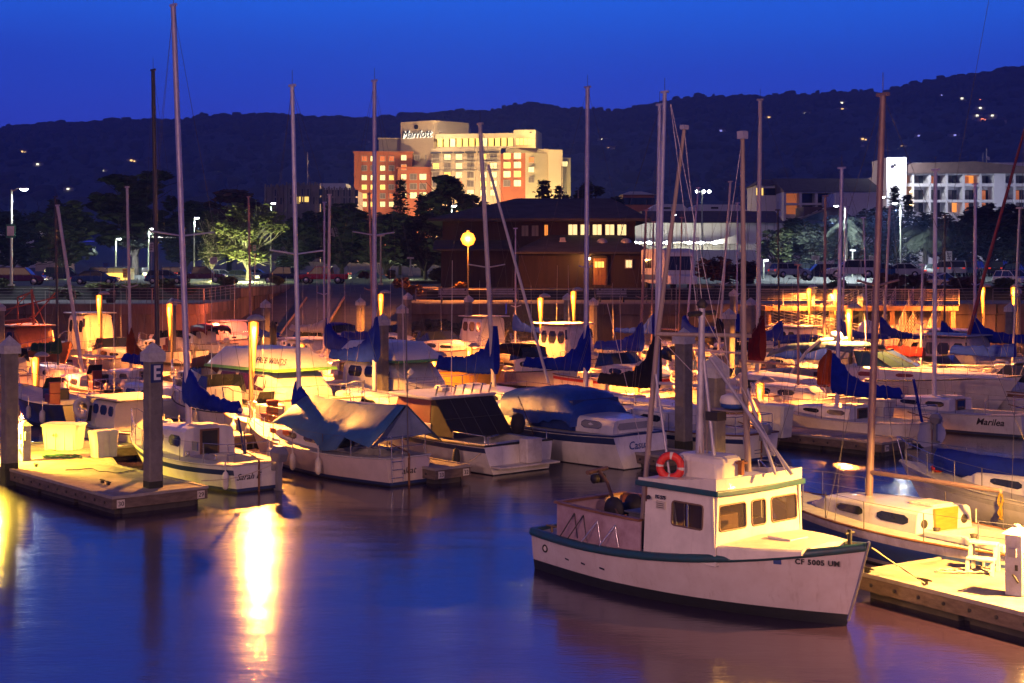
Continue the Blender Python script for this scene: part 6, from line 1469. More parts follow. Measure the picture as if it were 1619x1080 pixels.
# --- sport fisher with black enclosure
def sportfisher():
    f=-U; stc=Vector((.20,41.6,0)); L=8.6; e=empty('sport_fishing_boat',stc+f*(L/2),RZI,'white sport fishing boat with maroon cabin sides and a big black canvas enclosure','motor boat')
    h=Hull(L,2.9,.85,.92,1.35,.92,.9,draft=.5,bp=2.6,trake=-.12); h.mesh([WHITE,NAVY,WHITE,BLACKP],e,stripe=(.06,.20),boot=(.03,.08),rub=RUBBER,rubr=.03)
    h.deck(DECKM,e,(.04,.30),.80,.5)
    xs=-L/2; cab(e,'foredeck_trunk',[(xs+4.9,.98,1.0,1.45),(xs+6.3,.8,1.1,1.42),(xs+7.5,.35,1.2,1.3)],WHITE,[(xs+5.2,xs+6.1,.3,.75)])
    g=MB(); g.hexa([(xs+2.75,-1.15,.95),(xs+5.0,-1.05,.98),(xs+5.0,1.05,.98),(xs+2.75,1.15,.95),(xs+2.75,-1.10,1.98),(xs+4.55,-1.0,1.98),(xs+4.55,1.0,1.98),(xs+2.75,1.10,1.98)]); c=g.build('cabin',MAROON,e,bevel=.03)
    g=MB(); g.box(xs+2.7,xs+4.98,-1.17,1.17,.90,1.28); g.build('cabin_coaming',WHITE,c,bevel=.02)
    for y in (-.5,.5): MB().hexa([(xs+4.86,y-.42,1.32),(xs+4.88,y-.42,1.32),(xs+4.88,y+.42,1.32),(xs+4.86,y+.42,1.32),(xs+4.60,y-.4,1.9),(xs+4.62,y-.4,1.9),(xs+4.62,y+.4,1.9),(xs+4.60,y+.4,1.9)]).build('windscreen',WINB,c)
    g=MB(); g.hexa([(xs+2.55,-1.28,1.99),(xs+4.75,-1.18,1.99),(xs+4.75,1.18,1.99),(xs+2.55,1.28,1.99),(xs+2.5,-1.3,2.09),(xs+4.85,-1.2,2.11),(xs+4.85,1.2,2.11),(xs+2.5,1.3,2.09)]); g.build('hard_top',WHITE,e,bevel=.03)
    g=MB(); g.hexa([(xs+1.55,-1.16,.92),(xs+2.74,-1.16,.92),(xs+2.74,1.16,.92),(xs+1.55,1.16,.92),(xs+2.48,-1.14,1.985),(xs+2.74,-1.12,1.985),(xs+2.74,1.12,1.985),(xs+2.48,1.14,1.985)]); o=g.build('canvas_enclosure',BLACKC,e,bevel=.02)
    g=MB()
    for y in(-.55,.05,.6): g.tube([(xs+1.55,y,.93),(xs+2.47,y,1.98)],.012,4)
    g.tube([(xs+2.0,-1.15,1.45),(xs+2.0,1.15,1.45)],.01,4); g.build('canvas_seam',mat('seam_grey',(.05,.05,.06),.8,0,0),o)
    for i in range(7):
        g=MB(); y=-1.05+.35*i; g.tube([(xs+2.6,y,2.10),(xs+2.5,y,2.36)],.028,6); g.lathe([(.03,0),(.036,.05),(0,.06)],(xs+2.49,y,2.36),8); g.build('rod_holder',STEEL,e)
    g=MB(); g.box(xs+4.2,xs+4.5,-.7,-.4,2.11,2.24); g.box(xs+3.6,xs+3.9,-.3,0,2.11,2.22); g.build('roof_box',WHITE2,e,bevel=.02)
    g=MB(); g.tube([(xs+4.4,.8,2.1),(xs+4.3,.95,2.6),(xs+4.25,1.05,5.6)],[.02,.014,.006],5); g.tube([(xs+3.4,-.2,2.1),(xs+3.35,-.2,6.2)],[.016,.008],5); g.build('whip_aerial',WHITE2,e)
    g=MB(); g.tube([(xs+4.6,.6,2.11),(xs+4.6,.6,2.5),(xs+4.45,.62,2.62)],.03,6); g.lathe([(0,-.1),(.12,0),(0,.14)],(xs+4.42,.6,2.7),8); g.build('searchlight',WHITE2,e)
    g=MB(); g.box(xs-.55,xs-.02,-1.15,1.15,.22,.28); g.build('swim_platform',WHITE2,e,bevel=.015)
    g=MB(); g.box(xs-.42,xs-.06,-.55,.05,.285,1.0); g.build('engine_box',WHITE2,e,bevel=.03)
    g=MB()
    for sg in(-1,1): g.tube([(xs+.1,sg*1.2,.88),(xs+.12,sg*1.2,1.12),(xs+1.5,sg*1.25,1.14),(xs+1.52,sg*1.25,.92)],.016,5)
    g.tube([(xs+.05,1.1,.3),(xs+.05,1.15,1.1),(xs+.05,.75,1.14)],.014,5); g.build('grab_rail',STEEL,e)
    rails(e,h,.58,.95,.55,4,bow=True,mid=False)
    g=MB(); g.lathe([(0,0),(.09,.06),(.12,.3),(.08,.55),(0,.62)],(xs+.9,1.62,.15),10); g.build('black_fender',RUBBER,e)
    g=MB(); g.tube([(xs+.35,-.9,1.0),(xs+1.0,-.85,2.1)],.012,5); g.lathe([(0,0),(.18,.08),(.24,.35),(.16,.6),(0,.66)],(xs+.95,-.8,.95),10); g.build('covered_downrigger',BLACKC,e)
sportfisher()
# --- motor sailer with blue tarp and script name
def casual():
    f=-U; L=9.4; stc=Vector((3.85,42.75,0)); e=empty('motor_sailer',stc+f*(L/2),RZI,'white boat with navy sheer stripe and a deep blue tarpaulin over its middle','motor boat')
    h=Hull(L,2.8,.98,.95,1.3,.82,.9,draft=.6,bp=2.4,trake=-.25); h.mesh([WHITE,NAVY,WHITE,BLACKP],e,stripe=(.05,.24),boot=(.03,.08),rub=NAVY,rubr=.03)
    h.deck(DECKM,e,None); xs=-L/2
    cab(e,'aft_cabin',[(xs+.28,.88,.98,1.40),(xs+1.2,.95,.98,1.46),(xs+2.3,1.0,.98,1.46)],WHITE,[(xs+.75,xs+1.55,.32,.78)],mat('pale_port_glass',(.30,.30,.30),.12,0,.3,1.2),wfr=STEEL)
    g=MB()
    for y0,y1 in((-.62,.62),):
        P=[(y0,1.10),(y1,1.10),(y1+.07,1.2),(y1,1.31),(y0,1.31),(y0-.07,1.2)]; g.add([(xs+.262,y,z) for y,z in P],[(5,4,3,2,1,0)]); g.build('stern_window',mat('pale_port_glass',(.3,.3,.3),.12,0,0),e)
    cab(e,'fore_cabin',[(xs+4.4,1.08,.97,1.62),(xs+6.2,.98,1.0,1.55),(xs+7.4,.7,1.1,1.40),(xs+8.2,.3,1.2,1.25)],WHITE,[(xs+5.3,xs+6.2,.3,.72),(xs+6.5,xs+7.1,.3,.7)],WINL)
    m=MB(); rs=random.Random(8); secs=[]; N=16
    for i in range(N+1):
        k=i/N; x=xs+1.75+3.35*k; zt_=2.02+.16*math.sin(math.pi*min(1,k*1.15))-.30*max(0,.12-k)/.12+rs.gauss(0,.015); w=1.16+rs.gauss(0,.02); zl=1.18+.12*math.sin(k*8)+rs.gauss(0,.03)
        secs.append([(x,-w-.02,zl),(x,-w,zt_-.28),(x,-w*.86,zt_-.10),(x,-w*.4,zt_+.02+rs.gauss(0,.015)),(x,w*.4,zt_+.02+rs.gauss(0,.015)),(x,w*.86,zt_-.10),(x,w,zt_-.28),(x,w+.03,zl+(-.1 if i%5==0 else 0))])
    m.loft(secs,0,True,closed=False,caps=True); m.build('blue_tarpaulin',mat('deep_blue_tarp',(.012,.06,.34),.5,0,.4,2.2,bump=.6,bscale=7),e)
    g=MB(); g.hexa([(xs+1.78,-1.0,.98),(xs+4.9,-1.0,.98),(xs+4.9,1.0,.98),(xs+1.78,1.0,.98),(xs+1.9,-1.0,1.9),(xs+4.8,-1.0,1.9),(xs+4.8,1.0,1.9),(xs+1.9,1.0,1.9)]); g.build('side_curtain',mat('dark_blue_curtain',(.008,.03,.18),.8,0,.3,3),e)
    transom_text(e,h,'Casual',.66,.34,INKB,y=.15,shear=.35); transom_text(e,h,'MONTEREY',.40,.13,INKB,y=0)
    rails(e,h,.70,.96,.5,3,bow=True,mid=False)
    t=world2local(e,PD(772,262,49)); b=world2local(e,PD(867,606,46.2)); g=MB(); g.tube([b,t],.05,7); g.build('leaning_spar',mat('pale_spar',(.56,.50,.47),.45,.1,.2,3),e)
casual()
def ex5(e,h):
    port_fender(e,h,.5); transom_text(e,h,'',.4,.2,INKB) if False else None
    g=MB()
    for z in(.25,.35): g.box(h.X(0)-.02,h.X(0)-.005,-.5,.3,z,z+.02)
    g.build('transom_step',INKB,e)
sail('white sloop with wide blue band, moored behind the fishing boat rigging',1037,47.2,(1051,147),L=8.8,xm=.0,stripe=NAVY,spr=None,mr=.085,z1=1.35,zb=2.15,cov=None,det=2,extra=ex5,B=2.8,fb=(.85,.82,1.15))
def ex6(e,h):
    g=MB(); n=16; g.add([(h.X(0)-.03,0,.42)]+[(h.X(0)-.03+.0,.86*math.cos(2*math.pi*i/n),.36+.44*math.sin(2*math.pi*i/n)) for i in range(n)],[(0,(i+1)%n+1,i+1) for i in range(n)]); g.build('round_transom',WHITE,e)
    transom_text(e,h,'Laurel',.50,.15,INKB,y=.45,shear=.3); g=MB(); g.tube([(h.X(.02),.3,.8),(h.X(.08),.1,2.2)],.05,7); g.build('blue_boom_crutch',COVB,e)
sail('white sloop with round transom and outboard, blue sail cover sweeping up its mast',1323,50.5,(1331,267),L=7.6,xm=.0,stripe=None,mr=.078,z1=1.12,zb=1.55,hm=1.5,he=.55,extra=ex6,B=2.3,fb=(.78,.68,1.05),mm=mat('lilac_spar',(.50,.46,.58),.4,.3,.25,3),boomL=2.75,ob=True)
def ex7(e,h): hull_text_port(e,h,'Marilea',h.X(.14),.50,.34,INK,shear=.35,bold=.006)
sail('white sloop with black script name near its stern, right of the round-transom sloop',1477,53,(1479,270),L=7.8,xm=.0,stripe=None,spr=(437,.62),mr=.085,z1=1.2,cov=None,extra=ex7,B=2.4,fb=(.80,.72,1.05))
def ex8(e,h):
    hull_text_port(e,h,'Los',h.X(.13),.46,.26,mat('white_lettering',(.7,.68,.65),.5,0,0),bold=.01)
    xc=-.14*8.2; g=MB(); g.hexa([(xc-.10,-.28,.52),(xc-.05,-.28,.52),(xc-.05,.28,.52),(xc-.10,.28,.52),(xc-.10,-.34,1.20),(xc-.05,-.34,1.20),(xc-.05,.34,1.20),(xc-.10,.34,1.20)]); g.build('varnished_hatch_boards',mat('orange_varnish',(.50,.20,.03),.4,0,.35,3,stretch=(1,1,6)),e)
    for y in(-.58,.58):
        g=MB(); g.M=Matrix.Translation((xc-.02,y,.92))@Matrix.Rotation(R(-90),4,'Y'); g.lathe([(.09,0),(.09,.03),(.06,.035),(0,.035)],(0,0,0),14); g.build('round_instrument',DARKM,e)
    for t in(.20,.30):
        m=MB(); m.lathe([(.07,0),(.09,.05),(.06,.12),(.08,.17),(0,.18)],(h.X(t),h.b(t)*.66,h.zs(t)+.06),10); m.build('winch',DARKM,e)
    g=MB(); g.box(h.X(.1),h.X(.33),h.b(.3)*.60,h.b(.3)*.75,h.zs(.2)+.02,h.zs(.2)+.16); g.build('coaming',WHITE,e,bevel=.03)
rzd=math.atan2(dr.y,dr.x)
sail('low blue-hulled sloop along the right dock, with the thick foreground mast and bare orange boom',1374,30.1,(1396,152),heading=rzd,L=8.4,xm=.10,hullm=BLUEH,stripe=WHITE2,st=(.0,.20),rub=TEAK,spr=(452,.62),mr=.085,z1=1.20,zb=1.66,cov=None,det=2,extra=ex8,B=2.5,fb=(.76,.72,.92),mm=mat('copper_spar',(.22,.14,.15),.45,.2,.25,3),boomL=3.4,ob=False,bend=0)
def ex9(e,h):
    g=MB(); a=world2local(e,PD(1482,728,34.6)); b=world2local(e,PD(1650,752,31.8)); g.tube([a,b],.05,6); g.build('spar',WOODS,e)
    m=MB(); secs=[]; rs=random.Random(3)
    for i in range(15):
        c=a+(b-a)*(i/14); h_=.30+rs.gauss(0,.015); w=.14; y=c.y
        secs.append([(c.x,y-w,c.z-.2+rs.gauss(0,.02)),(c.x,y-w,c.z+.12),(c.x,y,c.z+h_),(c.x,y+w,c.z+.12),(c.x,y+w,c.z-.2+rs.gauss(0,.02)),(c.x,y,c.z-.28+.05*math.sin(i*1.3))])
    m.loft(secs,0,True); m.build('spar_cover',COVB,e)
    g=MB(); g.tube([(a.x,a.y,a.z-.2),(a.x-.1,a.y,h.zs(.8))],.03,6); g.tube([(a.x,a.y+.12,a.z-.2),(a.x+.05,a.y+.12,h.zs(.8))],.02,6); g.build('furled_rope',ROPE,e)
    for y in(-.35,.35): MB().lathe([(0,0),(.14,.02),(.16,.12),(.1,.2),(0,.22)],(h.X(.84),y,h.zs(.84)+.03),10).build('red_buoy',REDP,e)
    m=MB(); rs=random.Random(6); pts=[(h.X(.55)+.05*math.sin(i*.8),h.b(.55)+.05+.04*math.cos(i*1.1),h.zs(.55)+.12-.6*abs(math.sin(i*.16))) for i in range(70)]; m.tube(pts,.016,5); m.build('yellow_rope',mat('yellow_rope',(.55,.36,.04),.8,0,.2,20),e)
sail('white sloop nosing in from the right edge with a steel pulpit and blue covered spar',1652,32.4,(1640,-420),heading=rzd,L=9.4,xm=.04,stripe=DECKM,z1=1.30,zb=2.1,cov=None,det=2,extra=ex9,B=2.8,fb=(.85,.82,1.08),win=2)
# ================================================================ SECOND ROW AND BEYOND
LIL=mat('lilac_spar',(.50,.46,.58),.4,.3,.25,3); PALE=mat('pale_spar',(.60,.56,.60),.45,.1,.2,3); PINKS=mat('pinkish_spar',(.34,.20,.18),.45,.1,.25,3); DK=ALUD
def power(label,px,py,heading,L,kind='cuddy',hm=None,stripe=None,cov=None,B=None,fly=None,name='motor_boat',txt=None,z=0,fb=(.85,.8,1.15),group='motor boats in the slips',whip=True,seed=1,canvas=None,tw=.88):
    hm=hm or WHITE; B=B or min(3.2,L*.36); p=G(px,py,0); rz=RZI if heading=='in' else RZO if heading=='out' else heading
    e=empty(name,p,rz,label,'motor boat',group); h=Hull(L,B,fb[0],fb[1],fb[2],tw,L*.1,draft=.45,bp=2.6,trake=-.1)
    h.mesh([hm,stripe or hm,stripe or BLACKP,BLACKP],e,stripe=(.08,.22),rub=RUBBER if seed%2 else TEAK,rubr=.025); xs=-L/2; X=lambda t:h.X(t)
    h.deck(DECKM,e,(.05,.32) if kind!='skiff' else (.08,.8),.78,.45); hb=lambda t:h.b(t)
    if kind=='cuddy':
        c=cab(e,'cabin',[(X(.42),hb(.4)*.78,h.zs(.42),1.55),(X(.62),hb(.62)*.74,h.zs(.62),1.42),(X(.8),hb(.8)*.6,h.zs(.8),1.28),(X(.88),hb(.88)*.4,h.zs(.88),h.zs(.88)+.08)],hm,[(X(.48),X(.58),.35,.72),(X(.62),X(.72),.35,.7)])
        g=MB(); 
        for sg in(-1,1): g.add([(X(.36),sg*hb(.4)*.76,1.3),(X(.52),sg*hb(.5)*.72,1.5),(X(.47),sg*hb(.5)*.62,1.98),(X(.38),sg*hb(.4)*.66,1.98)],[(0,1,2,3)])
        g.add([(X(.52),-hb(.5)*.72,1.5),(X(.55),0,1.5),(X(.49),0,2.0),(X(.47),-hb(.5)*.62,1.98)],[(0,1,2,3)]); g.add([(X(.52),hb(.5)*.72,1.5),(X(.55),0,1.5),(X(.49),0,2.0),(X(.47),hb(.5)*.62,1.98)],[(3,2,1,0)]); w_=g.build('windscreen',WINB,e)
        if canvas:
            m=MB(); rs=random.Random(seed); m.loft([[(X(a),-hb(.3)*.8,zz-.45),(X(a),-hb(.3)*.76,zz-.05),(X(a),-hb(.3)*.4,zz+.03+rs.gauss(0,.01)),(X(a),hb(.3)*.4,zz+.03),(X(a),hb(.3)*.76,zz-.05),(X(a),hb(.3)*.8,zz-.45)] for a,zz in((.12,1.85),(.2,2.05),(.3,2.1),(.4,2.08),(.48,2.0))],0,True,closed=False,caps=False); o=m.build('canvas_top',canvas,e); o.modifiers.new('s','SOLIDIFY').thickness=.02
    elif kind=='house':
        zz=fly or 2.35; c=cab(e,'wheelhouse',[(X(.28),hb(.3)*.80,h.zs(.3)-.02,zz),(X(.56),hb(.55)*.78,h.zs(.56)-.02,zz),(X(.62),hb(.6)*.72,h.zs(.6)-.02,h.zs(.6)+.6)],hm,[(X(.30),X(.36),.5,.84),(X(.38),X(.46),.5,.84),(X(.48),X(.55),.5,.84)])
        g=MB(); 
        for y in(-.42,.42): g.hexa([(X(.575),y*hb(.5)*1.4-.3,zz-.75),(X(.575)+.03,y*hb(.5)*1.4-.3,zz-.75),(X(.575)+.03,y*hb(.5)*1.4+.3,zz-.75),(X(.575),y*hb(.5)*1.4+.3,zz-.75),(X(.562),y*hb(.5)*1.3-.28,zz-.22),(X(.562)+.03,y*hb(.5)*1.3-.28,zz-.22),(X(.562)+.03,y*hb(.5)*1.3+.28,zz-.22),(X(.562),y*hb(.5)*1.3+.28,zz-.22)])
        g.build('front_window',WINB,c); g=MB(); g.box(X(.22),X(.59),-hb(.4)*.86,hb(.4)*.86,zz+.05,zz+.12); g.build('roof',hm,e,bevel=.03)
        cab(e,'fore_trunk',[(X(.62),hb(.62)*.7,h.zs(.62),h.zs(.62)+.38),(X(.85),hb(.85)*.5,h.zs(.85),h.zs(.85)+.2)],hm,[(X(.66),X(.72),.3,.75)])
    elif kind=='express':
        cab(e,'foredeck_cabin',[(X(.40),hb(.4)*.92,h.zs(.4)-.03,1.75),(X(.55),hb(.55)*.86,h.zs(.55)-.02,1.72),(X(.75),hb(.75)*.7,h.zs(.75)-.02,1.62),(X(.95),hb(.95)*.3,h.zs(.95)-.02,h.zs(.95)+.08)],hm,[(X(.46),X(.53),.3,.62),(X(.6),X(.66),.3,.62)],MAROON)
        g=MB(); N=8
        ring0=[];ring1=[]
        for i in range(N+1):
            a=math.pi*(i/N)-math.pi/2; ring0.append((X(.46)+math.cos(a)*L*.15,math.sin(a)*hb(.45)*.86,1.74)); ring1.append((X(.43)+math.cos(a)*L*.05,math.sin(a)*hb(.45)*.74,2.35))
        g.add(ring0+ring1,[(i,i+1,N+2+i,N+1+i) for i in range(N)]); w_=g.build('windscreen',mat('teal_glass',(.06,.13,.13),.08,0,.2,2,spec=.8),e)
        g=MB(); g.tube(ring1,.03,5); 
        for i in range(0,N+1,2): g.tube([ring0[i],ring1[i]],.025,5)
        g.build('screen_frame',DARKM,w_)
        g=MB()
        for sg in(-1,1): g.tube([(X(.16),sg*hb(.2)*.9,1.0),(X(.24),sg*hb(.2)*.88,2.2),(X(.28),sg*hb(.2)*.7,2.75)],.07,6)
        g.tube([(X(.28),-hb(.2)*.7,2.75),(X(.28),hb(.2)*.7,2.75)],.08,6); g.build('radar_arch',hm,e)
        g=MB(); g.lathe([(.28,0),(.3,.1),(.22,.24),(0,.27)],(X(.28),0,2.83),14); g.build('radome',WHITE,e)
        if canvas:
            m=MB(); m.loft([[(X(a),-hb(.3)*.75,zz-.25),(X(a),-hb(.3)*.6,zz),(X(a),hb(.3)*.6,zz),(X(a),hb(.3)*.75,zz-.25)] for a,zz in((.05,2.1),(.15,2.5),(.3,2.65),(.42,2.5))],0,True,closed=False,caps=False); o=m.build('canvas_top',canvas,e); o.modifiers.new('s','SOLIDIFY').thickness=.03
    elif kind=='fly':
        zz=2.0; c=cab(e,'saloon',[(X(.22),hb(.3)*.86,h.zs(.3)-.02,zz),(X(.55),hb(.55)*.82,h.zs(.55)-.02,zz),(X(.66),hb(.66)*.70,h.zs(.66)-.02,h.zs(.66)+.35)],hm,[(X(.24),X(.36),.35,.93),(X(.365),X(.47),.35,.93),(X(.475),X(.56),.35,.90)] if fly else [(X(.26),X(.36),.45,.85),(X(.38),X(.47),.45,.85),(X(.49),X(.56),.45,.82)],mat('maroon_glass',(.06,.012,.02),.2,0,.2,2) if fly else WINB)
        g=MB(); g.hexa([(X(.15),-hb(.3)*.92,zz+.08),(X(.64),-hb(.55)*.84,zz+.08),(X(.64),hb(.55)*.84,zz+.08),(X(.15),hb(.3)*.92,zz+.08),(X(.22),-hb(.3)*.62,zz+.85),(X(.50),-hb(.5)*.60,zz+.85),(X(.50),hb(.5)*.60,zz+.85),(X(.22),hb(.3)*.62,zz+.85)]); o=g.build('flybridge',hm,e,bevel=.04)
        g=MB(); g.hexa([(X(.148),-hb(.3)*.925,zz+.06),(X(.643),-hb(.55)*.845,zz+.06),(X(.643),hb(.55)*.845,zz+.06),(X(.148),hb(.3)*.925,zz+.06),(X(.155),-hb(.3)*.915,zz+.17),(X(.638),-hb(.55)*.835,zz+.17),(X(.638),hb(.55)*.835,zz+.17),(X(.155),hb(.3)*.915,zz+.17)]); g.build('accent_band',GREENP,o)
        if txt:
            a=Vector((X(.30),-hb(.3)*.80,zz+.42)); n=Vector((0,-.75,.30)); text(txt,.33,INK,e,frame(Vector((X(.60),-hb(.5)*.765,zz+.47)),(1,.03,0),(0,.42,1)),spacing=1.1,bold=.003)
    elif kind=='open':
        g=MB(); g.box(X(.38),X(.52),-.35,.35,.5,1.35); g.build('console',hm,e,bevel=.05); g=MB(); g.add([(X(.52),-.36,1.3),(X(.52),.36,1.3),(X(.48),.3,1.75),(X(.48),-.3,1.75)],[(0,1,2,3)]); g.build('windscreen',WINB,e)
    elif kind=='tent':
        m=MB(); rs=random.Random(seed); m.loft([[(X(a),-hb(.4)*.98,h.zs(.4)+.02),(X(a),-hb(.4)*.6,(h.zs(.4)+zz)/2+.1),(X(a),0,zz),(X(a),hb(.4)*.6,(h.zs(.4)+zz)/2+.1),(X(a),hb(.4)*.98,h.zs(.4)+.02)] for a,zz in((.03,1.5),(.12,2.2),(.35,2.6),(.55,2.45),(.8,1.6))],0,False,closed=False,caps=False); o=m.build('boat_tent',canvas or TARPB,e); o.modifiers.new('s','SOLIDIFY').thickness=.02
    elif kind=='skiff':
        for t in(.25,.5,.7): g=MB(); g.box(X(t)-.12,X(t)+.12,-hb(t)*.85,hb(t)*.85,h.zs(t)-.18,h.zs(t)-.13); g.build('thwart',TEAK,e)
    if kind not in('skiff','tent'): rails(e,h,.55,.95,.5,4,bow=True,mid=False,mr=.014)
    if kind!='skiff':
        rs=random.Random(seed*13+1)
        for sg in(-1,1):
            for t in(.2,.38,.55): 
                if rs.random()<.6: fender(e,X(t),sg*(hb(t)+.1),.2+.1*rs.random(),.08+.04*rs.random())
        g=MB(); x=X(.1+.12*rs.random()); w=.2+.2*rs.random(); y=rs.uniform(-.5,.5); zb=max(.3,h.zs(.2)-.42); g.box(x,x+w+.2,y-w/2,y+w/2,zb,zb+.35+.3*rs.random()); g.build('deck_box',rs.choice([BIN,BLUEH,WHITE2,DARKM,OUTB]),e,bevel=.03)
        if kind!='tent': g=MB(); x=X(.30); y=hb(.3)*.4; g.box(x,x+.45,y-.22,y+.22,zb,zb+.75); g.box(x,x+.1,y-.22,y+.22,zb+.751,zb+1.2); g.build('helm_seat',rs.choice([WHITE2,OUTB,MAROON]),e,bevel=.03)
        g=MB(); pts=[(X(.9)+.12*math.cos(i*.7),.12*math.sin(i*.7)*(1+.1*math.sin(i)),h.zs(.9)+.06+.004*i) for i in range(26)]; g.tube(pts,.016,4); g.build('rope_coil',ROPE,e)
    outboard(e,h.X(0)+.05,h.zs(0)-.1,OUTB if seed%2 else WHITE2,1.1)
    if whip and kind!='skiff': g=MB(); g.tube([(X(.35),hb(.4)*.6,1.9),(X(.33),hb(.4)*.65,4.6+.5*(seed%4))],[.014,.006],4); g.build('whip_aerial',WHITE2,e)
    return e,h
# second row
power('large white flybridge cruiser with green band and black name, right of the nearest glowing lamp',452,668,'out',10.2,'fly',fb=(1.0,.95,1.35),txt='FREE WINDS',seed=2,B=3.4,fly=1,stripe=None)
power('white cabin cruiser with a row of square windows behind the blue tarp tent',640,648,'out',9.4,'fly',seed=3,B=3.2,fb=(.95,.9,1.25))
power('cream cuddy boat with rust-brown canvas top beside the white cruiser',330,635,'in',6.6,'cuddy',seed=4,canvas=mat('rust_canvas',(.20,.05,.02),.8,0,.3,3))
sail('sloop with a dark blue sail cover rising like a sail against a pile',592,53,(592,129),'out',L=8.5,xm=.02,spr=(372,.95),mr=.09,cov='blue',zb=2.5,hm=1.75,he=.55,z1=1.35,mm=LIL,boomL=3.0,stripe=NAVY)
sail('sloop with a long blue sail cover behind the black canvas enclosure',781,54.5,(759,197),'out',L=9,xm=.02,spr=(423,.92),mr=.10,cov='blue',zb=1.95,hm=2.0,he=.75,z1=1.4,mm=PALE,boomL=3.6,stripe=MAROON)
sail('sloop with blue sail cover, left of the centre and right of the leaning pale spar',926,54.5,(929,139),'out',L=9,xm=.02,spr=(425,.35),mr=.105,cov='blue',zb=2.05,hm=1.95,he=.55,z1=1.3,mm=LIL,boomL=3.6,stripe=TEAK)
sail('sloop with a black sail cover beside the dark-sided pile',1037,51,(1043,167),'out',L=8.8,xm=.02,mr=.085,cov='dark',zb=1.7,hm=2.3,he=.55,z1=1.25,mm=ALU,boomL=3.0)
sail('sloop with maroon canvas bundled on its mast and a red-striped hull',1198,60,(1202,159),'out',L=9.2,xm=-.1,mr=.105,cov=None,z1=1.55,mm=PALE,stripe=MAROON,hullm=mat('salmon_hull',(.55,.36,.30),.4,0,.2,2),
  extra=lambda e,h:(cover(e,-.92+.2,-.92-.45,2.0,2.0,1.2,COVM,.22,seed=8,name='furled_maroon_sail'),hull_text(e,h,'E. SMITH',h.X(.62),.75,.26,INK)))
sail('sloop with an orange furled headsail, between the maroon bundle and the blue sail cover',1262,57,(1262,420),'out',L=7.5,xm=.1,mr=.05,cov=None,z1=1.3,mm=PINKS,extra=lambda e,h:cover(e,h.X(.80),h.X(.80)-.5,1.3,1.55,.9,COVO,.2,seed=12,name='furled_orange_sail'))
power('big white express cruiser with green tinted windscreen and radar arch',1405,640,'out',12.5,'express',fb=(1.2,1.15,1.6),seed=5,B=3.6,canvas=mat('grey_blue_canvas',(.04,.10,.22),.8,0,.3,3))
power('white sloop-like cuddy boat with yellow-lit deck at the right edge',1600,650,'in',9,'cuddy',seed=6,fb=(1,.95,1.3),stripe=TEAK)
power('white-hulled open boat with a blue canopy left of the express cruiser',1300,590,'out',7,'cuddy',seed=7,canvas=COVB)
power('low white cuddy boat with red stripe behind the twin masts',990,625,'out',7.5,'cuddy',seed=8,stripe=REDP)
power('grey-canopied skiff between the long blue sail cover and the leaning spar',845,612,'out',6.5,'cuddy',seed=9,canvas=COVD)
power('yellow-hulled wooden skiff under the long blue sail cover',722,612,RZO+.15,6.2,'skiff',hm=YELP,seed=10,fb=(.8,.8,1.25),name='yellow_skiff')
power('white pilothouse boat with orange-lit windows behind the second blue sail cover',905,592,'out',7.4,'house',seed=11,fly=2.75,hm=WHITE2)
power('small white dinghy with a shrouded motor at left, in front of the bins',193,648,'out',3.6,'skiff',seed=12,fb=(.55,.5,.75),whip=False,B=1.5,name='dinghy')
power('black-hulled workboat with bare arch frame behind the left pile',83,668,'in',6.5,'open',hm=mat('black_hull',(.015,.016,.03),.35,0,.3,3,coat=.2),seed=13,fb=(.95,.9,1.3))
power('old cream cabin boat with round-cornered windows behind the bins',190,706,'in',6.2,'house',hm=CREAM,seed=14,fly=1.62,fb=(.75,.7,1.0))
c=PD(131,645,47.5); o=ring_(None,c,.28,.10,Vector((-.3,-.95,0)).normalized(),WHITE2,WHITE2,'life_ring'); tag(o,'large pale life ring hanging at the stern of the black workboat','life ring')
power('white cuddy boat brightly lit at the foot of the nearest glowing lamp',340,676,'in',6.2,'cuddy',seed=15)
power('yellow-lit open boat between the white cruiser and the tarp-covered sloop',420,700,'in',5.6,'open',seed=16,hm=CREAM)
# third row
def S3(label,px,D,top,hd,cov,mm=PALE,mr=.08,L=8,zb=2.1,hm=1.2,he=.4,stripe=None,hullm=None,z1=1.3,spr=None,boomL=None,xm=.04,**k):
    return sail(label,px,D,top,hd,L=L,xm=xm,spr=spr,mr=mr,cov=cov,zb=zb,hm=hm,he=he,z1=z1,mm=mm,det=1,stripe=stripe,hullm=hullm,boomL=boomL,**k)
S3('dark-masted sloop whose blue sail cover ends behind the lettered pile',250,57,(242,112),'out','blue',DK,.095,hm=.8,he=.5,zb=2.1)
S3('sloop whose slim white mast leans to the left, near the left edge',131,63,(91,326),'in',None,PALE,.085)
S3('green-covered sloop with a thin dark mast at left',92,68,(87,312),'out','green',DK,.06,zb=1.9,hm=.8,he=.6)
S3('sloop with an orange-yellow peaked sail cover left of the lettered pile',207,66,(201,297),'in','orange',PALE,.075,zb=1.9,hm=1.6,he=.2,boomL=1.6)
S3('sloop with a sagging blue sail cover behind the second tall mast',519,72,(521,309),'in','blue',PALE,.085,zb=1.9,hm=1.6,he=.75,boomL=2.9)
S3('sloop with a furled white sail drooping left of the sagging blue cover',512,77,(513,321),'out','white',LIL,.06,zb=2.5,hm=.8,he=.5,boomL=3.4)
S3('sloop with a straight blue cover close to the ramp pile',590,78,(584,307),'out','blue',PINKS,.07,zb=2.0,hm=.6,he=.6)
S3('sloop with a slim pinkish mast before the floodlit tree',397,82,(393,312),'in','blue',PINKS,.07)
S3('sloop with a thin copper mast right of the white pilothouse boat',1011,70,(1022,333),'out','blue',PINKS,.075,zb=1.9,hm=1.5,he=.6)
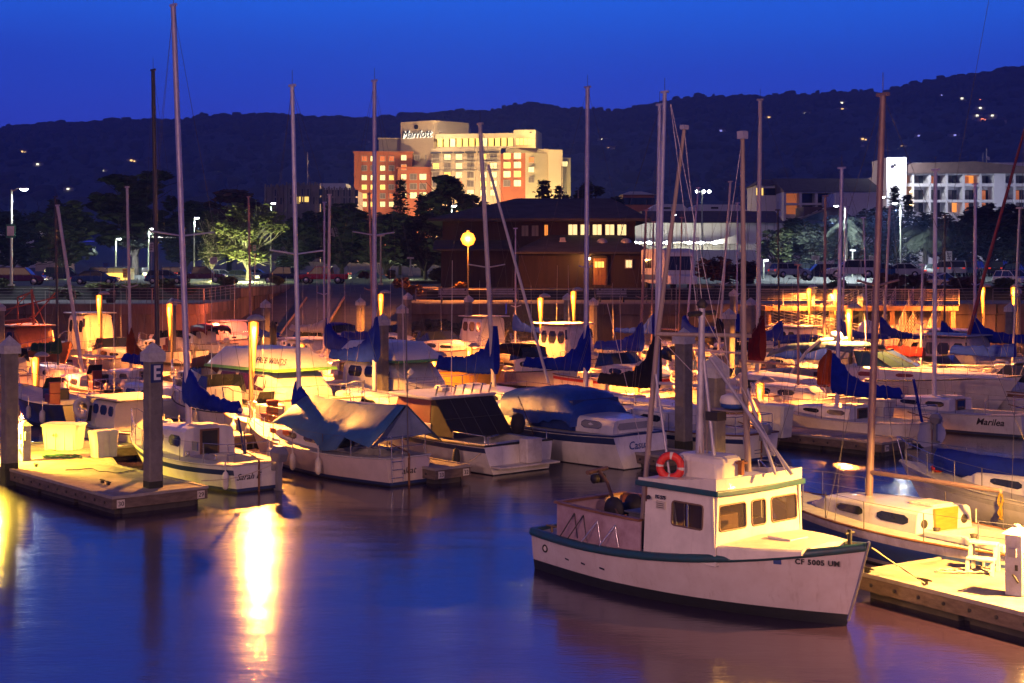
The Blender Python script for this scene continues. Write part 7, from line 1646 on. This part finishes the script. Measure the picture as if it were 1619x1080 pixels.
S3('sloop with a dark thin mast beside the copper one',1030,84,(1033,352),'out','blue',PINKS,.06)
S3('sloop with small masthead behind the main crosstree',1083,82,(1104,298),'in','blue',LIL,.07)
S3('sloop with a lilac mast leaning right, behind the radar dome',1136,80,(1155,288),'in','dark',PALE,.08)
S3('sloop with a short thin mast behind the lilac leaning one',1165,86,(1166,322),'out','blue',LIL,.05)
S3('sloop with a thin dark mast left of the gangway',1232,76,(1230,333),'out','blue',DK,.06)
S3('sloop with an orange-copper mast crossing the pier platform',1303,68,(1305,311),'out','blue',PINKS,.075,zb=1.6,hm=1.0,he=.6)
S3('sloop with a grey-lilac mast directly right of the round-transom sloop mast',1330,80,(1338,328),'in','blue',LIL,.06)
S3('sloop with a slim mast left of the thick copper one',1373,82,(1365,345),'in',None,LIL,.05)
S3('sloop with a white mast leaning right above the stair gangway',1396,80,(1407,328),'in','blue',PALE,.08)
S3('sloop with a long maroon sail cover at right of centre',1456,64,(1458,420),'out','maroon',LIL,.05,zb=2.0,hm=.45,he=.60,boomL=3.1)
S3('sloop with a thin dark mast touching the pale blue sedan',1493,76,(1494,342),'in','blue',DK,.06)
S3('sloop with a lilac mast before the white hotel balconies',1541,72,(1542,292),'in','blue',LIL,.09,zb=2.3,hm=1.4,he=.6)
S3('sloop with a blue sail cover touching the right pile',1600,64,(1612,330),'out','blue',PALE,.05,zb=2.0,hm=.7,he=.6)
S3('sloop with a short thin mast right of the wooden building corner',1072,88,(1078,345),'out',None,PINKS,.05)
S3('sloop with a thin pale mast below the lit tree',815,88,(815,362),'in','blue',LIL,.05)
# fishing boat with red poles at far right
def redpoles():
    e,h=power('grey fishing boat with raked red trolling poles at far right',1530,612,'out',8.4,'house',hm=mat('grey_hull',(.30,.30,.36),.45,0,.25,3),fly=2.5,seed=17,name='fishing_boat',whip=False)
    D=e.location.y; RP=mat('red_pole',(.20,.015,.012),.5,0,.2,4); g=MB(); g.tube([world2local(e,PD(1513,602,D)),world2local(e,PD(1560,420,D)),world2local(e,PD(1624,190,D))],[.10,.09,.06],7); g.build('trolling_pole',RP,e)
    g=MB(); g.tube([world2local(e,PD(1534,540,D)),world2local(e,PD(1560,612,D))],.06,6); g.tube([world2local(e,PD(1536,545,D)),world2local(e,PD(1598,600,D))],.05,6); g.build('pole_brace',RP,e)
redpoles()
# red-lit trawler at left
def trawler():
    e,h=power('old trawler with rust-red rigging frames at the far left',45,590,'out',11,'house',hm=mat('rust_hull',(.35,.12,.05),.6,0,.4,3),fly=2.6,seed=18,name='trawler',fb=(1.1,1.0,2.0))
    D=e.location.y; RS=mat('rusty_frame',(.40,.10,.05),.7,0,.3,4); w=lambda x,y,d=0: world2local(e,PD(x,y,D+d)); g=MB()
    for a,b,r in (((50,458),(56,560),.07),((28,470),(28,560),.05),((8,490),(88,470),.04),((8,510),(50,506),.12),((50,506),(88,462),.04),((50,500),(10,530),.03),((50,500),(78,530),.03),((28,470),(50,462),.04),((50,460),(75,525),.03),((8,500),(50,460),.025)):
        g.tube([w(*a),w(*b)],r,6)
    g.build('rigging_frame',RS,e)
trawler()
# rows of assorted boats behind
PW=[('white cuddy with a bright top under the leftmost orange lamp',185,590,'out',7,'cuddy',dict(seed=20)),('boat with a cream bimini bundled on top, under the leftmost orange lamp',150,572,'out',7.5,'house',dict(seed=21,fly=3.0,hm=CREAM)),
 ('long orange-hulled boat moored below the left seawall',118,560,RZI+1.2,10,'open',dict(seed=22,hm=mat('orange_hull',(.45,.16,.03),.5,0,.2,3),stripe=CREAM)),
 ('white boat with hard top between the lettered pile and the second lamp',262,572,'in',7,'cuddy',dict(seed=23)),
 ('white runabout with a big motor, near the red-lit wall corner',318,560,'in',6.5,'cuddy',dict(seed=24,canvas=MAROON)),('white cabin boat at the foot of the red-lit wall',368,556,'out',7.2,'house',dict(seed=25,fly=2.1)),
 ('grey skiff with an orange motor bracket beneath the ramp float',432,545,'in',6,'open',dict(seed=26,hm=DECKM)),('white cabin boat glowing beside the second tall mast',500,592,'out',7.5,'house',dict(seed=27,fly=1.9)),
 ('small white boat with red motor by the blue-covered mast',570,612,'out',6,'open',dict(seed=28)),('white cuddy lit yellow below the white furled sail',480,572,'in',6.5,'cuddy',dict(seed=29)),
 ('covered cabin boat tucked right of the ramp pile',545,560,'out',6.8,'cuddy',dict(seed=30,canvas=COVB)),('white boat with orange-lit awning between two piles',618,560,'out',6.4,'cuddy',dict(seed=31)),
 ('long white boat on the lit dock behind the yellow skiff',700,575,'out',9,'cuddy',dict(seed=32)),('radar boat with a round grey canopy below the orange-lit pile',755,562,'in',7.4,'house',dict(seed=33,fly=2.6)),
 ('dark blue canvas boat left of the slender lamps',820,545,'out',8,'cuddy',dict(seed=34,canvas=COVD,hm=mat('grey_hull',(.30,.30,.36),.45,0,.25,3))),('bright yellow-lit white cuddy at the foot of the left slender lamp',875,575,'in',8,'cuddy',dict(seed=35)),
 ('boat under a turquoise tent canopy right of the slender lamps',960,548,'in',8,'tent',dict(seed=36,canvas=mat('turquoise_tent',(.05,.22,.30),.7,0,.25,2))),('white cuddy with motor, left of the black sail cover',975,592,'out',6,'open',dict(seed=37)),
 ('blue-canvas boat below the copper mast',1045,545,'out',7,'cuddy',dict(seed=38,canvas=COVB)),('white trawler yacht behind the pile cluster',1110,548,'out',8.5,'house',dict(seed=39,fly=2.5)),('red-brown canopied boat under the crosstree',1090,580,'in',7.4,'cuddy',dict(seed=40,canvas=BLACKC,stripe=REDP)),
 ('white cruiser with blue side cloth right of the maroon bundle',1240,572,'in',8,'house',dict(seed=41,fly=2.2,stripe=NAVY)),('blue-hulled boat beside the pinkish pile',1160,600,'in',7,'cuddy',dict(seed=42,hm=BLUEH)),
 ('dark cruiser with green canopy left of the gangway',1235,540,'out',8,'cuddy',dict(seed=43,canvas=mat('lime_canvas',(.16,.25,.02),.8,0,.3,3))),('orange-topped boat at the foot of the long gangway',1260,520,'out',7.5,'house',dict(seed=44,fly=2.2,hm=CREAM)),
 ('pink-grey cabin cruiser in front of the pier platform',1300,555,'out',8.5,'cuddy',dict(seed=45,canvas=DECKM)),('boat with large white satellite dome before the stair gangway',1375,545,'out',8,'house',dict(seed=46,fly=2.3)),
 ('green-hulled motor boat with big motor, right of the express cruiser screen',1445,590,'in',6.8,'open',dict(seed=47,hm=mat('olive_hull',(.20,.24,.03),.4,0,.2,3),stripe=BLUEH)),
 ('dark-windowed cabin boat under the maroon cover end',1525,588,'out',8.4,'house',dict(seed=48,fly=2.3)),('white cruiser lit yellow behind the right pile',1570,545,'out',9.5,'express',dict(seed=49)),
 ('white motor boat under the rightmost lamp',1612,540,'out',9,'fly',dict(seed=50)),('small white boat behind the maroon cover',1420,555,'in',6.5,'cuddy',dict(seed=51)),('grey motor boat at the far left behind the trawler',8,615,'in',6.5,'cuddy',dict(seed=52,hm=DECKM)),
 ('white cuddy boat behind the right end of the round-transom sloop',1500,632,'out',7.4,'cuddy',dict(seed=53)),('pale boat between the finger dock and the maroon bundle sloop',1150,648,'in',6.5,'open',dict(seed=54)),('white boat seen below the dark sail cover',1060,610,'in',6.5,'cuddy',dict(seed=55,stripe=MAROON)),
 ('dark open boat behind the black workboat',150,640,'in',5.5,'open',dict(seed=56,hm=BLACKP))]
for lab,px,py,hd,L,kd,kw in PW: power(lab,px,py,hd,L,kd,**kw)
# white satellite dome on its boat
m=MB(); c=PD(1372,530,86); m.lathe([(.5,-.5),(.62,0),(.62,.35),(.45,.75),(0,.95)],tuple(c),16); m.tube([c+Vector((0,0,-.5)),Vector((c.x,c.y,1.2))],.12,8); tag(m.build('satellite_dome',WHITE),'white egg-shaped satellite dome on a post in front of the gangway','dome')

# mooring lines, hoses and small gear on the docks
def line(a,b,sag,label,r=.012,m_=None):
    a=Vector(a);b=Vector(b); m=MB(); m.tube([a+(b-a)*(i/8)-Vector((0,0,sag*math.sin(math.pi*i/8))) for i in range(9)],r,5); tag(m.build('mooring_line',m_ or ROPE),label,'rope')
line(G(430,735,.75),G(318,760,.5),.12,'stern line from the navy-striped sloop to the lettered dock tip')
line(PD(668,706,39.5),G(690,735,.5),.10,'stern line from the tarp tent sloop to the numbered finger')
line(PD(765,712,41),G(722,732,.5),.12,'bow-side line of the black-canvas boat to the numbered finger')
line(PD(958,690,43),PD(900,655,47),.15,'slack line between the tarpaulin boat and its slip')
line(G(1448,690,.8),G(1425,690,.5),.05,'short stern line of the round-transom sloop')
HOSE=mat('green_hose',(.03,.12,.06),.6,0,.2,10)
m=MB(); c=G(100,722,.47); m.tube([c+Vector((math.cos(i*.35)*(.55+.02*math.sin(i)),math.sin(i*.35)*.28-.1,.012*(i%5))) for i in range(70)],.014,5); tag(m.build('garden_hose',HOSE),'coiled green hose around the foot of the marked cream bin','hose')
m=MB(); c=G(160,744,.47); m.tube([c+Vector((-1.0+i*.09,.35*math.sin(i*.30)+.1*math.cos(i*.9),.0)) for i in range(26)],.012,5); tag(m.build('power_cable',mat('dark_cable',(.03,.03,.03),.6,0,0)),'dark cable trailing over the left dock toward the smaller bin','cable')
